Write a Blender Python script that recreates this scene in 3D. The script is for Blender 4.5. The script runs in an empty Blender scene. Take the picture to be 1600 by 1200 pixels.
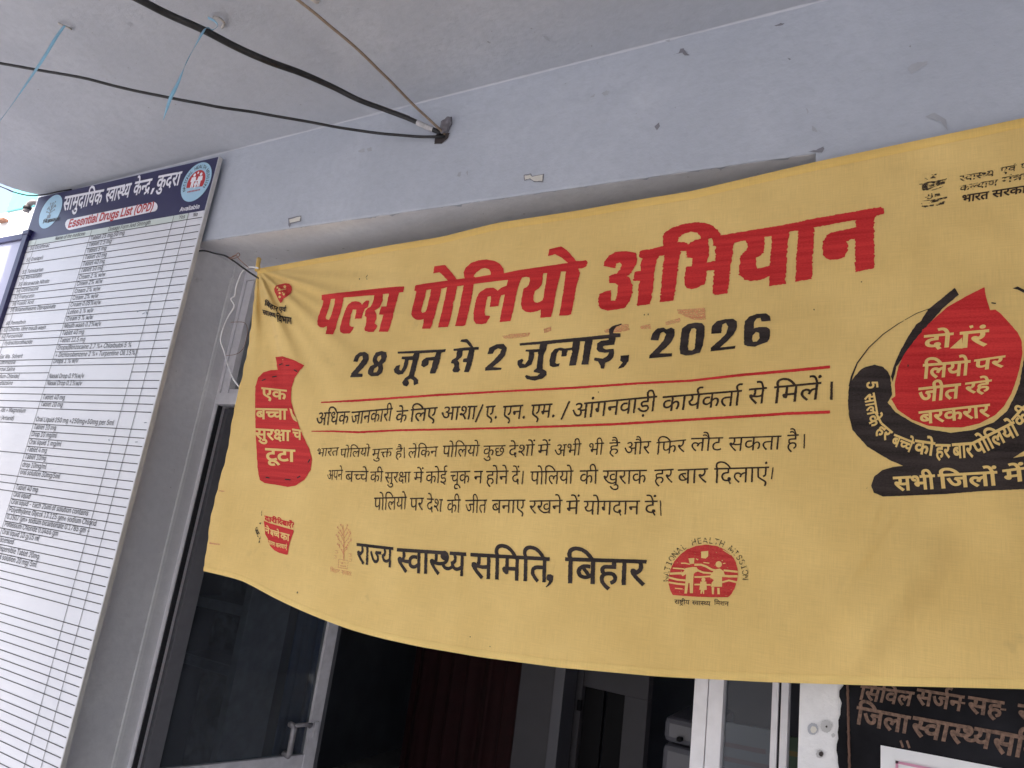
# Porch of a clinic: cloth banner across the door, drugs board on the pier, cables under the ceiling.
import bpy, bmesh, math, random
from mathutils import Vector as _V, Matrix, noise
from mathutils.geometry import delaunay_2d_cdt
R = math.radians
scene = bpy.context.scene
COL = scene.collection
random.seed(7)

# ------------------------------------------------------------------ camera
# x runs along the facade, y into the building, z up; the camera stands at x = y = 0, 1.6 m above the porch floor.
AX = _V((0.88013831, 0.00264041, -0.47471))      # facade, up and inward directions seen in camera axes (right, down, forward)
AU = _V((0.13035688, -0.96288824, 0.23633305))
AY = _V((0.45646866, 0.26988749, 0.84781903))
FPX, CX, CY, EYE = 1078.717, 800.0, 600.0, 1.6
cam = bpy.data.cameras.new('camera'); cam.sensor_width = 36; cam.lens = FPX / 1600 * 36
cam.clip_start = 0.02; cam.clip_end = 500
camo = bpy.data.objects.new('camera', cam); COL.objects.link(camo)
right = _V((AX[0], AY[0], AU[0])); down = _V((AX[1], AY[1], AU[1])); fwd = _V((AX[2], AY[2], AU[2]))
M = Matrix((right, -down, -fwd)).transposed().to_4x4(); M.translation = (0, 0, EYE)
camo.matrix_world = M
scene.camera = camo

# ------------------------------------------------------------------ light
SUN_EL, SUN_ROT = R(58), R(186)
w = bpy.data.worlds.new('World'); scene.world = w; w.use_nodes = True
nt = w.node_tree; bg = nt.nodes['Background']
sky = nt.nodes.new('ShaderNodeTexSky'); sky.sky_type = 'NISHITA'; sky.sun_disc = False
sky.sun_elevation = SUN_EL; sky.sun_rotation = SUN_ROT; sky.dust_density = 6.0; sky.air_density = 1.0; sky.ozone_density = 0.6
nt.links.new(sky.outputs[0], bg.inputs[0]); bg.inputs[1].default_value = 0.15
sun = bpy.data.lights.new('sun', 'SUN'); sun.energy = 2.0; sun.angle = R(0.5); sun.color = (1, .95, .88)
so = bpy.data.objects.new('sun', sun); COL.objects.link(so)
sd = _V((math.sin(SUN_ROT) * math.cos(SUN_EL), math.cos(SUN_ROT) * math.cos(SUN_EL), math.sin(SUN_EL)))
so.rotation_euler = sd.to_track_quat('Z', 'Y').to_euler(); so.location = sd * 30
vs = scene.view_settings; vs.view_transform = 'Standard'; vs.look = 'None'; vs.gamma = 1; vs.use_curve_mapping = False
vs.exposure = 1.78
scene.cycles.max_bounces = 10; scene.cycles.diffuse_bounces = 6; scene.cycles.transparent_max_bounces = 12

# ------------------------------------------------------------------ helpers
def ray(px, py):
    v = _V((px - CX, py - CY, FPX))
    return v.dot(AX), v.dot(AY), v.dot(AU)
def ab(px, py):
    x, y, z = ray(px, py); return x / y, z / y
def at(px, py, y):
    "point of the upright plane at depth y that the photograph shows at (px, py)"
    a, b = ab(px, py); return _V((a * y, y, EYE + b * y))
D = 1.45                                              # depth of the facade
def link(o, parent=None):
    COL.objects.link(o)
    if parent: o.parent = parent
    return o
def tag(o, label=None, cat=None, group=None, kind=None):
    if label: o['label'] = label
    if cat: o['category'] = cat
    if group: o['group'] = group
    if kind: o['kind'] = kind
    return o
def thing(name, label, cat, loc=(0, 0, 0), group=None):
    o = bpy.data.objects.new(name, None); o.empty_display_size = .05; o.location = loc
    link(o); return tag(o, label, cat, group)
def mesh(name, V, F, m, parent=None, smooth=False, uv=None):
    off = _V(parent_loc(parent)) if parent else _V((0, 0, 0))
    me = bpy.data.meshes.new(name); me.from_pydata([_V(v) - off for v in V], [], F)
    if uv:
        l = me.uv_layers.new(name='UVMap')
        for p in me.polygons:
            for li in p.loop_indices: l.data[li].uv = uv[me.loops[li].vertex_index]
    if smooth: me.polygons.foreach_set('use_smooth', [True] * len(me.polygons))
    if m: me.materials.append(m)
    me.update()
    return link(bpy.data.objects.new(name, me), parent)
def parent_loc(p):
    v = _V(p.location)
    return v + parent_loc(p.parent) if p.parent else v
class MB:
    def __init__(s): s.V = []; s.F = []
    def add(s, V, F):
        k = len(s.V); s.V += [_V(v) for v in V]; s.F += [tuple(i + k for i in f) for f in F]; return s
    def box(s, x0, x1, y0, y1, z0, z1, bev=0):
        bm = bmesh.new(); bmesh.ops.create_cube(bm, size=1)
        for v in bm.verts: v.co = _V(((x0 + x1) / 2 + v.co.x * (x1 - x0), (y0 + y1) / 2 + v.co.y * (y1 - y0), (z0 + z1) / 2 + v.co.z * (z1 - z0)))
        if bev: bmesh.ops.bevel(bm, geom=bm.edges[:], offset=bev, segments=2, affect='EDGES', profile=.5)
        bm.verts.index_update()
        s.add([v.co.copy() for v in bm.verts], [[v.index for v in f.verts] for f in bm.faces]); bm.free(); return s
    def tube(s, pts, r, n=10, caps=True):
        pts = [_V(p) for p in pts]; rs = r if isinstance(r, (list, tuple)) else [r] * len(pts)
        k = len(s.V); N = None
        for i, p in enumerate(pts):
            t = (pts[min(i + 1, len(pts) - 1)] - pts[max(i - 1, 0)]).normalized()
            if N is None: N = t.orthogonal().normalized()
            N = (N - t * N.dot(t)).normalized(); B = t.cross(N)
            for j in range(n):
                a = 2 * math.pi * j / n; s.V.append(p + (N * math.cos(a) + B * math.sin(a)) * rs[i])
        for i in range(len(pts) - 1):
            for j in range(n):
                s.F.append((k + i * n + j, k + i * n + (j + 1) % n, k + (i + 1) * n + (j + 1) % n, k + (i + 1) * n + j))
        if caps:
            s.F.append(tuple(k + j for j in range(n))[::-1]); s.F.append(tuple(k + (len(pts) - 1) * n + j for j in range(n)))
        return s
    def build(s, name, m, parent=None, smooth=False): return mesh(name, s.V, s.F, m, parent, smooth)
def spline(P, n=8):
    P = [_V(p) for p in P]; out = []
    for i in range(len(P) - 1):
        p0, p1, p2, p3 = P[max(i - 1, 0)], P[i], P[i + 1], P[min(i + 2, len(P) - 1)]
        for j in range(n):
            t = j / n
            out.append(.5 * ((2 * p1) + (p2 - p0) * t + (2 * p0 - 5 * p1 + 4 * p2 - p3) * t * t + (3 * p1 - p0 - 3 * p2 + p3) * t ** 3))
    return out + [P[-1]]
def smooth01(x): x = max(0, min(1, x)); return x * x * (3 - 2 * x)

# ------------------------------------------------------------------ materials
class N:
    def __init__(s, name):
        s.m = bpy.data.materials.new(name); s.m.use_nodes = True; s.t = s.m.node_tree
        s.b = s.t.nodes['Principled BSDF']; s.out = s.t.nodes['Material Output']
    def n(s, typ, **k):
        o = s.t.nodes.new(typ)
        for a, v in k.items(): setattr(o, a, v)
        return o
    def l(s, a, b): s.t.links.new(a, b)
    def coord(s, uv=False, scale=(1, 1, 1), rot=(0, 0, 0)):
        c = s.n('ShaderNodeTexCoord'); mp = s.n('ShaderNodeMapping')
        mp.inputs['Scale'].default_value = scale; mp.inputs['Rotation'].default_value = rot
        s.l(c.outputs['UV' if uv else 'Object'], mp.inputs[0]); return mp.outputs[0]
    def noise(s, co, scale, detail=4, rough=.55):
        o = s.n('ShaderNodeTexNoise'); o.inputs['Scale'].default_value = scale; o.inputs['Detail'].default_value = detail; o.inputs['Roughness'].default_value = rough
        if co is not None: s.l(co, o.inputs['Vector'])
        return o.outputs['Fac']
    def ramp(s, f, stops):
        o = s.n('ShaderNodeValToRGB'); e = o.color_ramp.elements
        while len(e) < len(stops): e.new(.5)
        for q, (p, c) in zip(e, stops): q.position = p; q.color = (*c, 1) if len(c) == 3 else c
        s.l(f, o.inputs[0]); return o.outputs[0]
    def mix(s, f, a, b, mode='MIX'):
        o = s.n('ShaderNodeMix', data_type='RGBA', blend_type=mode)
        for i, v in ((0, f), (6, a), (7, b)):
            if hasattr(v, 'node'): s.l(v, o.inputs[i])
            else: o.inputs[i].default_value = v if i == 0 else (*v, 1)
        return o.outputs[2]
    def bump(s, h, strength=.3, dist=.002):
        o = s.n('ShaderNodeBump'); o.inputs['Strength'].default_value = strength; o.inputs['Distance'].default_value = dist
        s.l(h, o.inputs['Height']); s.l(o.outputs[0], s.b.inputs['Normal'])
    def col(s, c):
        if hasattr(c, 'node'): s.l(c, s.b.inputs['Base Color'])
        else: s.b.inputs['Base Color'].default_value = (*c, 1)
    def set(s, rough=.6, metal=0, spec=.5):
        s.b.inputs['Roughness'].default_value = rough; s.b.inputs['Metallic'].default_value = metal; s.b.inputs['Specular IOR Level'].default_value = spec; return s
def plaster(name, c1, c2, dirt=(.25, .24, .24), amount=.62):
    k = N(name); co = k.coord()
    base = k.ramp(k.noise(co, 2.4, 8, .62), [(.36, tuple(x * .95 for x in c1)), (.52, c1), (.66, c2)])
    fine = k.ramp(k.noise(co, 38, 4), [(.42, (0, 0, 0)), (.75, (.5, .5, .5))])
    c = k.mix(fine, base, tuple(x * .86 for x in c1))
    spots = k.ramp(k.noise(co, 9, 5, .62), [(amount, (0, 0, 0)), (amount + .1, (.55, .55, .55))])
    c = k.mix(spots, c, dirt)
    fleck = k.ramp(k.noise(co, 55, 2, .5), [(.74, (0, 0, 0)), (.78, (.7, .7, .7))])
    c = k.mix(fleck, c, dirt)
    k.col(c); k.set(.75, 0, .3); hsum = k.n('ShaderNodeMath', operation='MULTIPLY_ADD'); k.l(k.noise(k.coord(False, (1, 1, 2.2)), 7, 5, .6), hsum.inputs[0]); hsum.inputs[1].default_value = 1.4; k.l(k.noise(co, 60, 6, .65), hsum.inputs[2])
    k.bump(hsum.outputs[0], .42, .0035); return k.m
def paint(name, c, rough=.5, metal=0, var=.12, scale=14, spec=.5, bump=0):
    k = N(name); co = k.coord()
    k.col(k.ramp(k.noise(co, scale, 5), [(.3, tuple(x * (1 - var) for x in c)), (.7, tuple(min(1, x * (1 + var)) for x in c))])); k.set(rough, metal, spec)
    if bump: k.bump(k.noise(co, scale * 5, 4), bump, .002)
    return k.m
# ------------------------------------------------------------------ setting
MAT = {}
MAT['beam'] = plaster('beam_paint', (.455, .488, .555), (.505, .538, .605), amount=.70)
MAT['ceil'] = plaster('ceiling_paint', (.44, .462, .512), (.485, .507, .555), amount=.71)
MAT['fillet'] = paint('fillet_highlight', (.51, .53, .585), .8, 0, .05, 20)
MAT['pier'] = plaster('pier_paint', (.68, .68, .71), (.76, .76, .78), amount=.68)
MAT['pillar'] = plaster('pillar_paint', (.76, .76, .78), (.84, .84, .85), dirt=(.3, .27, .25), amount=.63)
MAT['ground'] = paint('dusty_ground', (.20, .205, .22), .95, 0, .2, 2, .1)
MAT['floor'] = paint('porch_floor', (.45, .44, .425), .6, 0, .15, 5)
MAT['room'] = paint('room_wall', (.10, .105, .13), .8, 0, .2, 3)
MAT['alu'] = paint('painted_aluminium', (.80, .79, .83), .45, .0, .06, 30)
MAT['alu_dark'] = paint('shaded_aluminium', (.10, .10, .115), .5, .0, .1, 30)  # dark copy of the painted aluminium, shade put into its colour
MAT['alu_in'] = paint('grey_aluminium', (.52, .51, .55), .5, 0, .12, 30)
MAT['groove'] = paint('dark_gasket', (.02, .02, .025), .7)
g = N('door_glass'); g.t.nodes.remove(g.b)
tr = g.n('ShaderNodeBsdfTransparent'); tr.inputs[0].default_value = (.72, .76, .78, 1)
gl = g.n('ShaderNodeBsdfGlossy'); gl.inputs['Roughness'].default_value = .03; fr = g.n('ShaderNodeFresnel'); fr.inputs[0].default_value = 1.45
mx = g.n('ShaderNodeMixShader'); g.l(fr.outputs[0], mx.inputs[0]); g.l(tr.outputs[0], mx.inputs[1]); g.l(gl.outputs[0], mx.inputs[2]); df = g.n('ShaderNodeBsdfDiffuse'); df.inputs[0].default_value = (.30, .33, .40, 1); m2 = g.n('ShaderNodeMixShader')
g.l(g.ramp(g.noise(g.coord(False, (3, 3, 1.2)), 2.2, 6, .65), [(.35, (.05, .05, .05)), (.70, (.15, .15, .15))]), m2.inputs[0]); g.l(mx.outputs[0], m2.inputs[1]); g.l(df.outputs[0], m2.inputs[2])
g.l(m2.outputs[0], g.out.inputs[0])
MAT['glass'] = g.m

tag(mesh('ground', [(-120, -120, -.3), (120, -120, -.3), (120, 120, -.3), (-120, 120, -.3)], [(0, 1, 2, 3)], MAT['ground']), kind='structure')

XL, XJ, XP = -2.34 * D, -1.52 * D, -.092 * D           # left end of the facade, door jamb, right side of the opening
ZB = EYE + .645 * D                                    # underside of the beam
def zc(x): return EYE + D * (.894 + .019 * (x / D + 1.369))   # ceiling height
BLD = thing('clinic_building', 'white painted clinic porch with a deep beam over an open glazed door', 'building', (0, D, 0))

def strip_box(name, m, xs, y0, y1, zlo, zhi, jit=0, parent=BLD):
    "long box cut along x, lower and upper edge given as functions, arris slightly uneven"
    V = []; F = []
    for i, x in enumerate(xs):
        j = jit * (noise.noise(_V((x * 22, 3.1, 0))) + .6 * noise.noise(_V((x * 70, 9.1, 0))))
        k = jit * (noise.noise(_V((x * 25, 7.7, 0))) + .5 * noise.noise(_V((x * 61, 1.1, 0))))
        zl, zh = zlo(x), zhi(x)
        V += [(x, y0, zh), (x, y0, zl + .0025 + abs(k)), (x, y0 + .002 + .4 * abs(j), zl - .0025 + j * .6), (x, y1, zl + .03), (x, y1, zh)]
        if i:
            b = (i - 1) * 5
            for q in range(5): F.append((b + q, b + (q + 1) % 5, b + 5 + (q + 1) % 5, b + 5 + q))
    F.append((4, 3, 2, 1, 0)); n = (len(xs) - 1) * 5; F.append((n, n + 1, n + 2, n + 3, n + 4))
    return mesh(name, V, F, m, parent)
xs = [XL + i * (XP - XL) / 330 for i in range(331)]
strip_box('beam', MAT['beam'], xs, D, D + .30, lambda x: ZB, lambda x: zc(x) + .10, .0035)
MB().box(XL + .01, XP - .001, D + .0052, D + .299, ZB - .0025, ZB + .01).build('beam_soffit', MAT['pier'], BLD)  # underside takes the paler pier coat in place of bounced light
# ceiling slab with a rounded corner at its free end
plan = [(-2.355 * D, -2.6)] + [(-2.355 * D + .10 * (1 - math.cos(R(a))) * D, .88 * D + .115 * D * math.sin(R(a))) for a in range(0, 91, 15)] + [(-2.2 * D, D), (-1.4 * D, D - .002), (0, D - .002), (7.6, D - .002), (7.6, -2.6)]
V = [(x, y, zc(x)) for x, y in plan] + [(x, y, zc(x) + .12) for x, y in plan]; n = len(plan)
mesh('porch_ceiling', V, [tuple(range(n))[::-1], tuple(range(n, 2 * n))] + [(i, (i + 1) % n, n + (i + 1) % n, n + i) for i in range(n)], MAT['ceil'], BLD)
Y1, Y2 = 1.134 * D, 1.165 * D
MB().box(XL, XJ, D + .001, Y1, 0, ZB - .003).box(XL + .002, XJ + .006, Y1, Y2 + .09, 0, ZB - .003).build('left_pier', MAT['pier'], BLD)
mesh('reveal_edge', [(XJ + .0065, Y1 - .004, 0), (XJ + .0065, Y1 + .008, 0), (XJ + .0065, Y1 + .008, ZB - .06), (XJ + .0065, Y1 - .004, ZB - .06), (XJ + .001, Y1 - .006, 0), (XJ + .001, Y1 - .006, ZB - .06)], [(0, 1, 2, 3), (4, 0, 3, 5)], MAT['pillar'], BLD)
zm = 1.85
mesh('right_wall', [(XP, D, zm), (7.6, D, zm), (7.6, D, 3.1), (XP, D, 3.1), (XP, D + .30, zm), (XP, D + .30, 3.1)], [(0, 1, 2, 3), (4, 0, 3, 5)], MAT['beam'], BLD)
mesh('lit_white_pillar', [(XP, D, 0), (7.6, D, 0), (7.6, D, zm), (XP, D, zm), (XP, D + .30, 0), (XP, D + .30, zm)], [(0, 1, 2, 3), (4, 0, 3, 5)], MAT['pillar'], BLD)  # lower wall painted whiter than above, standing in for stronger light there
# plaster fillet in the corner of ceiling and beam, painted paler as a highlight
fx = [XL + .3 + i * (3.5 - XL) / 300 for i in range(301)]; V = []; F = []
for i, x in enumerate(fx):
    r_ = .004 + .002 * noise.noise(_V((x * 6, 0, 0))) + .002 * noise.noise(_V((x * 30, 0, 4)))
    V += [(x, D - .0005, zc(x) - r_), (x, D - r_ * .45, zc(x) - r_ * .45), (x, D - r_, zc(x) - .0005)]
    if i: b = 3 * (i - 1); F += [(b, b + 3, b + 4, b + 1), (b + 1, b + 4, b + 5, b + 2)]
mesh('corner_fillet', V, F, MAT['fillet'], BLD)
MB().box(-2.6 * D, 7.6, -2.7, 6.2, -.3, 0).build('porch_floor', MAT['floor'], BLD)
MB().box(-2.355 * D, 7.6, -2.85, -2.6, 2.32, 3.1).build('light_blocking_beam', MAT['beam'], BLD)  # unseen beam, added to keep sky light off the upper surfaces
MB().box(7.6, 7.8, -2.85, 1.75, -.3, 3.1).build('light_blocking_wall', MAT['beam'], BLD)  # unseen wall, added to set how much light enters from the right
# room behind the door
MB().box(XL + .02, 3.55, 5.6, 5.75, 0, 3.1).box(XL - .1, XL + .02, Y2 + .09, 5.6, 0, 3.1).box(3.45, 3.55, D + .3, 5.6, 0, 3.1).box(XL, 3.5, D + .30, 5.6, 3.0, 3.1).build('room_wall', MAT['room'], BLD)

# black painted panel with ragged edge on the wall right of the pillar
MAT['blackpaint'] = paint('black_paint', (.013, .013, .016), .8, 0, .5, 9, .08, .3)
edge = []
for i in range(160):
    z = .35 + i * 1.55 / 159
    edge.append((-.046 * D + .010 * noise.noise(_V((z * 9, 0, 0))) + .010 * noise.noise(_V((z * 45, 2, 0))) + .006 * noise.noise(_V((z * 150, 2, 0))) - .008 * max(0, (1.42 - z) / .3), z))
V = []; F = []
for i, (x, z) in enumerate(edge):
    V += [(x, D - .0045, z), (.2, D - .0045, z), (2.6, D - .0045, z)]
    if i: b = 3 * (i - 1); F += [(b, b + 1, b + 4, b + 3), (b + 1, b + 2, b + 5, b + 4)]
mesh('painted_panel', V, F, MAT['blackpaint'], BLD)
MAT['rust'] = paint('brown_line', (.13, .07, .05), .8)
P0, P1 = at(1324, 1060, D - .006), at(1327.5, 1215, D - .006)
pts = [P0.lerp(P1, i / 40) + _V((.0012 * noise.noise(_V((i * .7, 0, 0))), 0, 0)) for i in range(41)]
MB().tube(pts, .0022, 6).build('panel_edge_line', MAT['rust'], BLD)

# ------------------------------------------------------------------ aluminium door in the opening
def bar(mb, x0, x1, z0, z1, y0=Y2, dep=.045, bev=.0015): return mb.box(x0, x1, y0, y0 + dep, z0, z1, bev)
ZH = ZB - .0035; ZT = EYE + .2435 * Y2
fr = MB()
bar(fr, -1.5165 * D, -1.5065 * D, 0, ZH, Y2 + .006)                            # left post
bar(fr, -1.5065 * D, XP + .0, ZH - .045, ZH - .001, Y2 + .002)                 # head
bar(fr, -1.5065 * D, XP - .004, ZT - .022, ZT + .022, Y2 - .004, .06)          # transom
bar(fr, -.2586 * D, -.2377 * D, 0, ZT - .0225); bar(fr, -.2365 * D, -.2144 * D, 0, ZT - .0225)   # post beside the side light
bar(fr, -.1468 * D, -.1375 * D, 0, ZT - .0225, Y2 + .02); bar(fr, -.134 * D, -.1235 * D, 0, ZT - .0225, Y2 + .02)
fr.build('door_frame', MAT['alu'], BLD)
for a_, b_, y_ in ((-.2377, -.2365, Y2 + .012), (-.1375, -.134, Y2 + .03), (-1.5065, -1.503, Y2 + .012)): MB().box(a_ * D, b_ * D, y_, y_ + .018, 0, ZT - .023).build('gasket', MAT['groove'], BLD)
fl = MB(); bar(fl, -1.503 * D, -1.478 * D, ZT + .0225, ZH - .046, Y2 + .008, .05); bar(fl, -1.478 * D, -.14 * D, ZT + .0225, ZT + .04, Y2 + .012, .04)
fan = fl.build('fanlight', MAT['alu'], BLD)
mesh('glass_pane', [(-1.478 * D, Y2 + .035, ZT + .04), (-.14 * D, Y2 + .035, ZT + .04), (-.14 * D, Y2 + .035, ZH - .046), (-1.478 * D, Y2 + .035, ZH - .046)], [(0, 1, 2, 3)], MAT['glass'], fan)
# left leaf stands open into the room
HX, HY, LU, LN = -1.474 * D, Y2 + .022, (.31, .951), (.951, -.31)
def lbox(mb, u0, u1, n0, n1, z0, z1, bev=.0015):
    t = MB().box(u0, u1, n0, n1, z0, z1, bev)
    return mb.add([(HX + v.x * LU[0] + v.y * LN[0], HY + v.x * LU[1] + v.y * LN[1], v.z) for v in t.V], [f[::-1] for f in t.F])
ZR = EYE + ab(487, 1181)[1] * (HY + .951 * .60)
LW = .633
lf = MB()
lbox(lf, .586, LW, -.035, 0, .02, ZT - .03)
lbox(lf, .05, .586, -.032, -.003, ZR - .055, ZR); lbox(lf, .05, .586, -.032, -.003, ZT - .09, ZT - .03); lbox(lf, .05, .586, -.032, -.003, .02, .12)
leaf = lf.build('door_leaf', MAT['alu_in'], BLD)
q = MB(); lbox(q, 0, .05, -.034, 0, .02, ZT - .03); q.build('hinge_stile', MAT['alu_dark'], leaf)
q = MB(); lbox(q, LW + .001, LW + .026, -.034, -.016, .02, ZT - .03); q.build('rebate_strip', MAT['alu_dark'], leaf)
q = MB(); lbox(q, .05, .586, -.02, -.016, ZR, ZT - .09, 0); q.build('glass_pane', MAT['glass'], leaf)
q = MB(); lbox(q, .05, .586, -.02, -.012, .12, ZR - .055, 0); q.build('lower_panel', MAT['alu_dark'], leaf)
def lp(u, n, z): return _V((HX + u * LU[0] + n * LN[0], HY + u * LU[1] + n * LN[1], z))
h = MB(); z1_, z0_ = ZR + .115, ZR + .012
h.tube([lp(.50, .0, z1_), lp(.50, .03, z1_), lp(.50, .034, z1_ - .01), lp(.50, .034, z0_ + .01), lp(.50, .03, z0_), lp(.50, -.004, z0_)], .011, 8).tube([lp(.50, .03, z1_), lp(.54, .034, z1_ + .004), lp(.578, .02, z1_ - .002), lp(.586, .0, z1_ - .014)], .008, 8)
h.build('door_handle', paint('dull_handle', (.27, .26, .28), .5, .3, .2, 60), leaf, True)
q = MB(); lbox(q, .60, .618, .0005, .012, ZR + .06, ZR + .12); q.build('latch', MAT['alu_in'], leaf)
mesh('side_light_glass', [(-.2144 * D, Y2 + .03, .05), (-.1468 * D, Y2 + .03, .05), (-.1468 * D, Y2 + .03, ZT - .024), (-.2144 * D, Y2 + .03, ZT - .024)], [(0, 1, 2, 3)], MAT['glass'], BLD)

# chips, scuffs and nail holes on beam, ceiling and pillar
MAT['chip'] = paint('bare_plaster', (.62, .60, .55), .9); MAT['scuff'] = paint('dark_scuff', (.21, .21, .24), .9); MAT['smudge'] = paint('grey_smudge', (.385, .40, .445), .9); MAT['hole'] = paint('nail_hole', (.05, .04, .04), .9); MAT['ring'] = paint('grey_washer_mark', (.46, .46, .47), .9)
def blob(poly, plane, off, sub=3, jit=.5):
    out = []
    for i in range(len(poly)):
        a, b = poly[i - 1], poly[i]
        for j in range(sub):
            t = j / sub; out.append((a[0] + (b[0] - a[0]) * t + random.uniform(-jit, jit), a[1] + (b[1] - a[1]) * t + random.uniform(-jit, jit)))
    return [plane(x, y, off) for x, y in out]
def on_wall(x, y, off): return at(x, y, D - off)
def on_ceil(x, y, off):
    a, b = ab(x, y); k = D * (.894 + .019 * 1.369)
    yy = (k - off) / (b - .019 * a); return _V((a * yy, yy, EYE + b * yy))
def mark(name, m, polys, plane, off=.0025, parent=BLD):
    for p in polys:
        q = blob(p, plane, off); o = mesh(name, q, [tuple(range(len(q)))], m, parent)
    return o
mark('paint_chip', MAT['scuff'], [[(450.5, 341), (471, 336.5), (470, 346), (455, 350), (452.5, 356), (450.5, 351)], [(818, 273), (829, 271), (832, 275), (850, 271.5), (848, 284.5), (834, 284), (828, 280), (819, 282.5)]], on_wall, .002)
mark('paint_chip', MAT['chip'], [[(452, 342.5), (469.5, 338), (468.5, 345), (453, 348.5)], [(819.5, 274.5), (828.5, 273), (831.5, 276.5), (848.5, 273), (847, 283), (834, 282.8), (828, 278.8), (820, 281)]], on_wall, .0035)
mark('scuff_mark', MAT['scuff'], [[(1210, 40), (1220, 36), (1226, 36), (1224, 39), (1214, 41)], [(1064, 76), (1068, 75), (1072, 82), (1078, 86), (1070, 87), (1066, 82), (1050, 86), (1060, 82)], [(1231, 90), (1236, 92), (1233, 94)], [(1023, 197), (1030, 191), (1031, 197), (1026, 204)]], on_wall, .002)
mark('paint_chip', MAT['scuff'], [[(1262, 236.5), (1275, 234), (1287, 229), (1288, 233), (1284, 238), (1276, 238)]], on_wall, .002)
mark('scuff_mark', MAT['smudge'], [[(1418, 108), (1424, 100), (1434, 97), (1442, 97), (1450, 95), (1448, 101), (1440, 104), (1434, 110), (1424, 116)], [(1038, 57), (1046, 55), (1046, 66), (1040, 64)], [(940, 146), (948, 141), (953, 143), (950, 148), (944, 149)], [(922, 152), (930, 147), (928, 152)], [(559, 236), (569, 231), (570, 237), (562, 238)], [(573, 232), (580, 230), (581, 236), (575, 237)], [(728, 269), (731, 266), (731, 275)], [(716, 270), (721, 268), (719, 276), (714, 275)], [(1258, 166), (1264, 174), (1262, 178)], [(1268, 196), (1274, 200), (1278, 206), (1270, 205)], [(1445, 182), (1460, 176), (1478, 187), (1481, 205), (1470, 190)]], on_wall, .002)
mark('scuff_mark', MAT['smudge'], [[(848, 56), (855, 57), (860, 65), (853, 62)], [(630, 102), (636, 104), (633, 107)], [(196, 35), (206, 36), (204, 43)]], on_ceil, .002)
for cx_, cy_, r_, mm in ((1270, 1139, 8.5, 'smudge'), (1271, 1140, 5, 'chip'), (1291, 1135, 9, 'ring'), (1291.5, 1135.5, 1.6, 'hole'), (1281, 1178, 6, 'ring'), (1283, 1178, 3.6, 'hole'), (1302, 1149, 3, 'ring'), (1318, 1126, 2.4, 'chip')):
    mark('nail_hole', MAT[mm], [[(cx_ + r_ * math.cos(t), cy_ + r_ * 1.1 * math.sin(t)) for t in [i * .4488 for i in range(14)]]], on_wall, {'smudge': .0022, 'chip': .0034, 'ring': .0028, 'hole': .0042}[mm])
# hole in the beam where the cables enter: broken plaster lump and dark mouth
mark('cable_hole', MAT['hole'], [[(679, 212), (690, 205), (703, 208), (699, 217), (690, 224), (679, 225)]], on_wall, .003)
bm = bmesh.new(); bmesh.ops.create_icosphere(bm, subdivisions=3, radius=1)
c0 = at(697, 196, D - .012); 
for v in bm.verts:
    d = 1 + .35 * noise.noise(v.co * 1.7); v.co = _V((v.co.x * .017 * d + v.co.z * .006, v.co.y * .014 * d, v.co.z * .026 * d)) + c0
bm.verts.index_update(); V = [v.co.copy() for v in bm.verts]; F = [[v.index for v in f.verts] for f in bm.faces]; bm.free()
mesh('broken_plaster', V, F, paint('grey_mortar', (.19, .18, .20), .95, 0, .4, 60, .2, .6), BLD, True)
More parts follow.
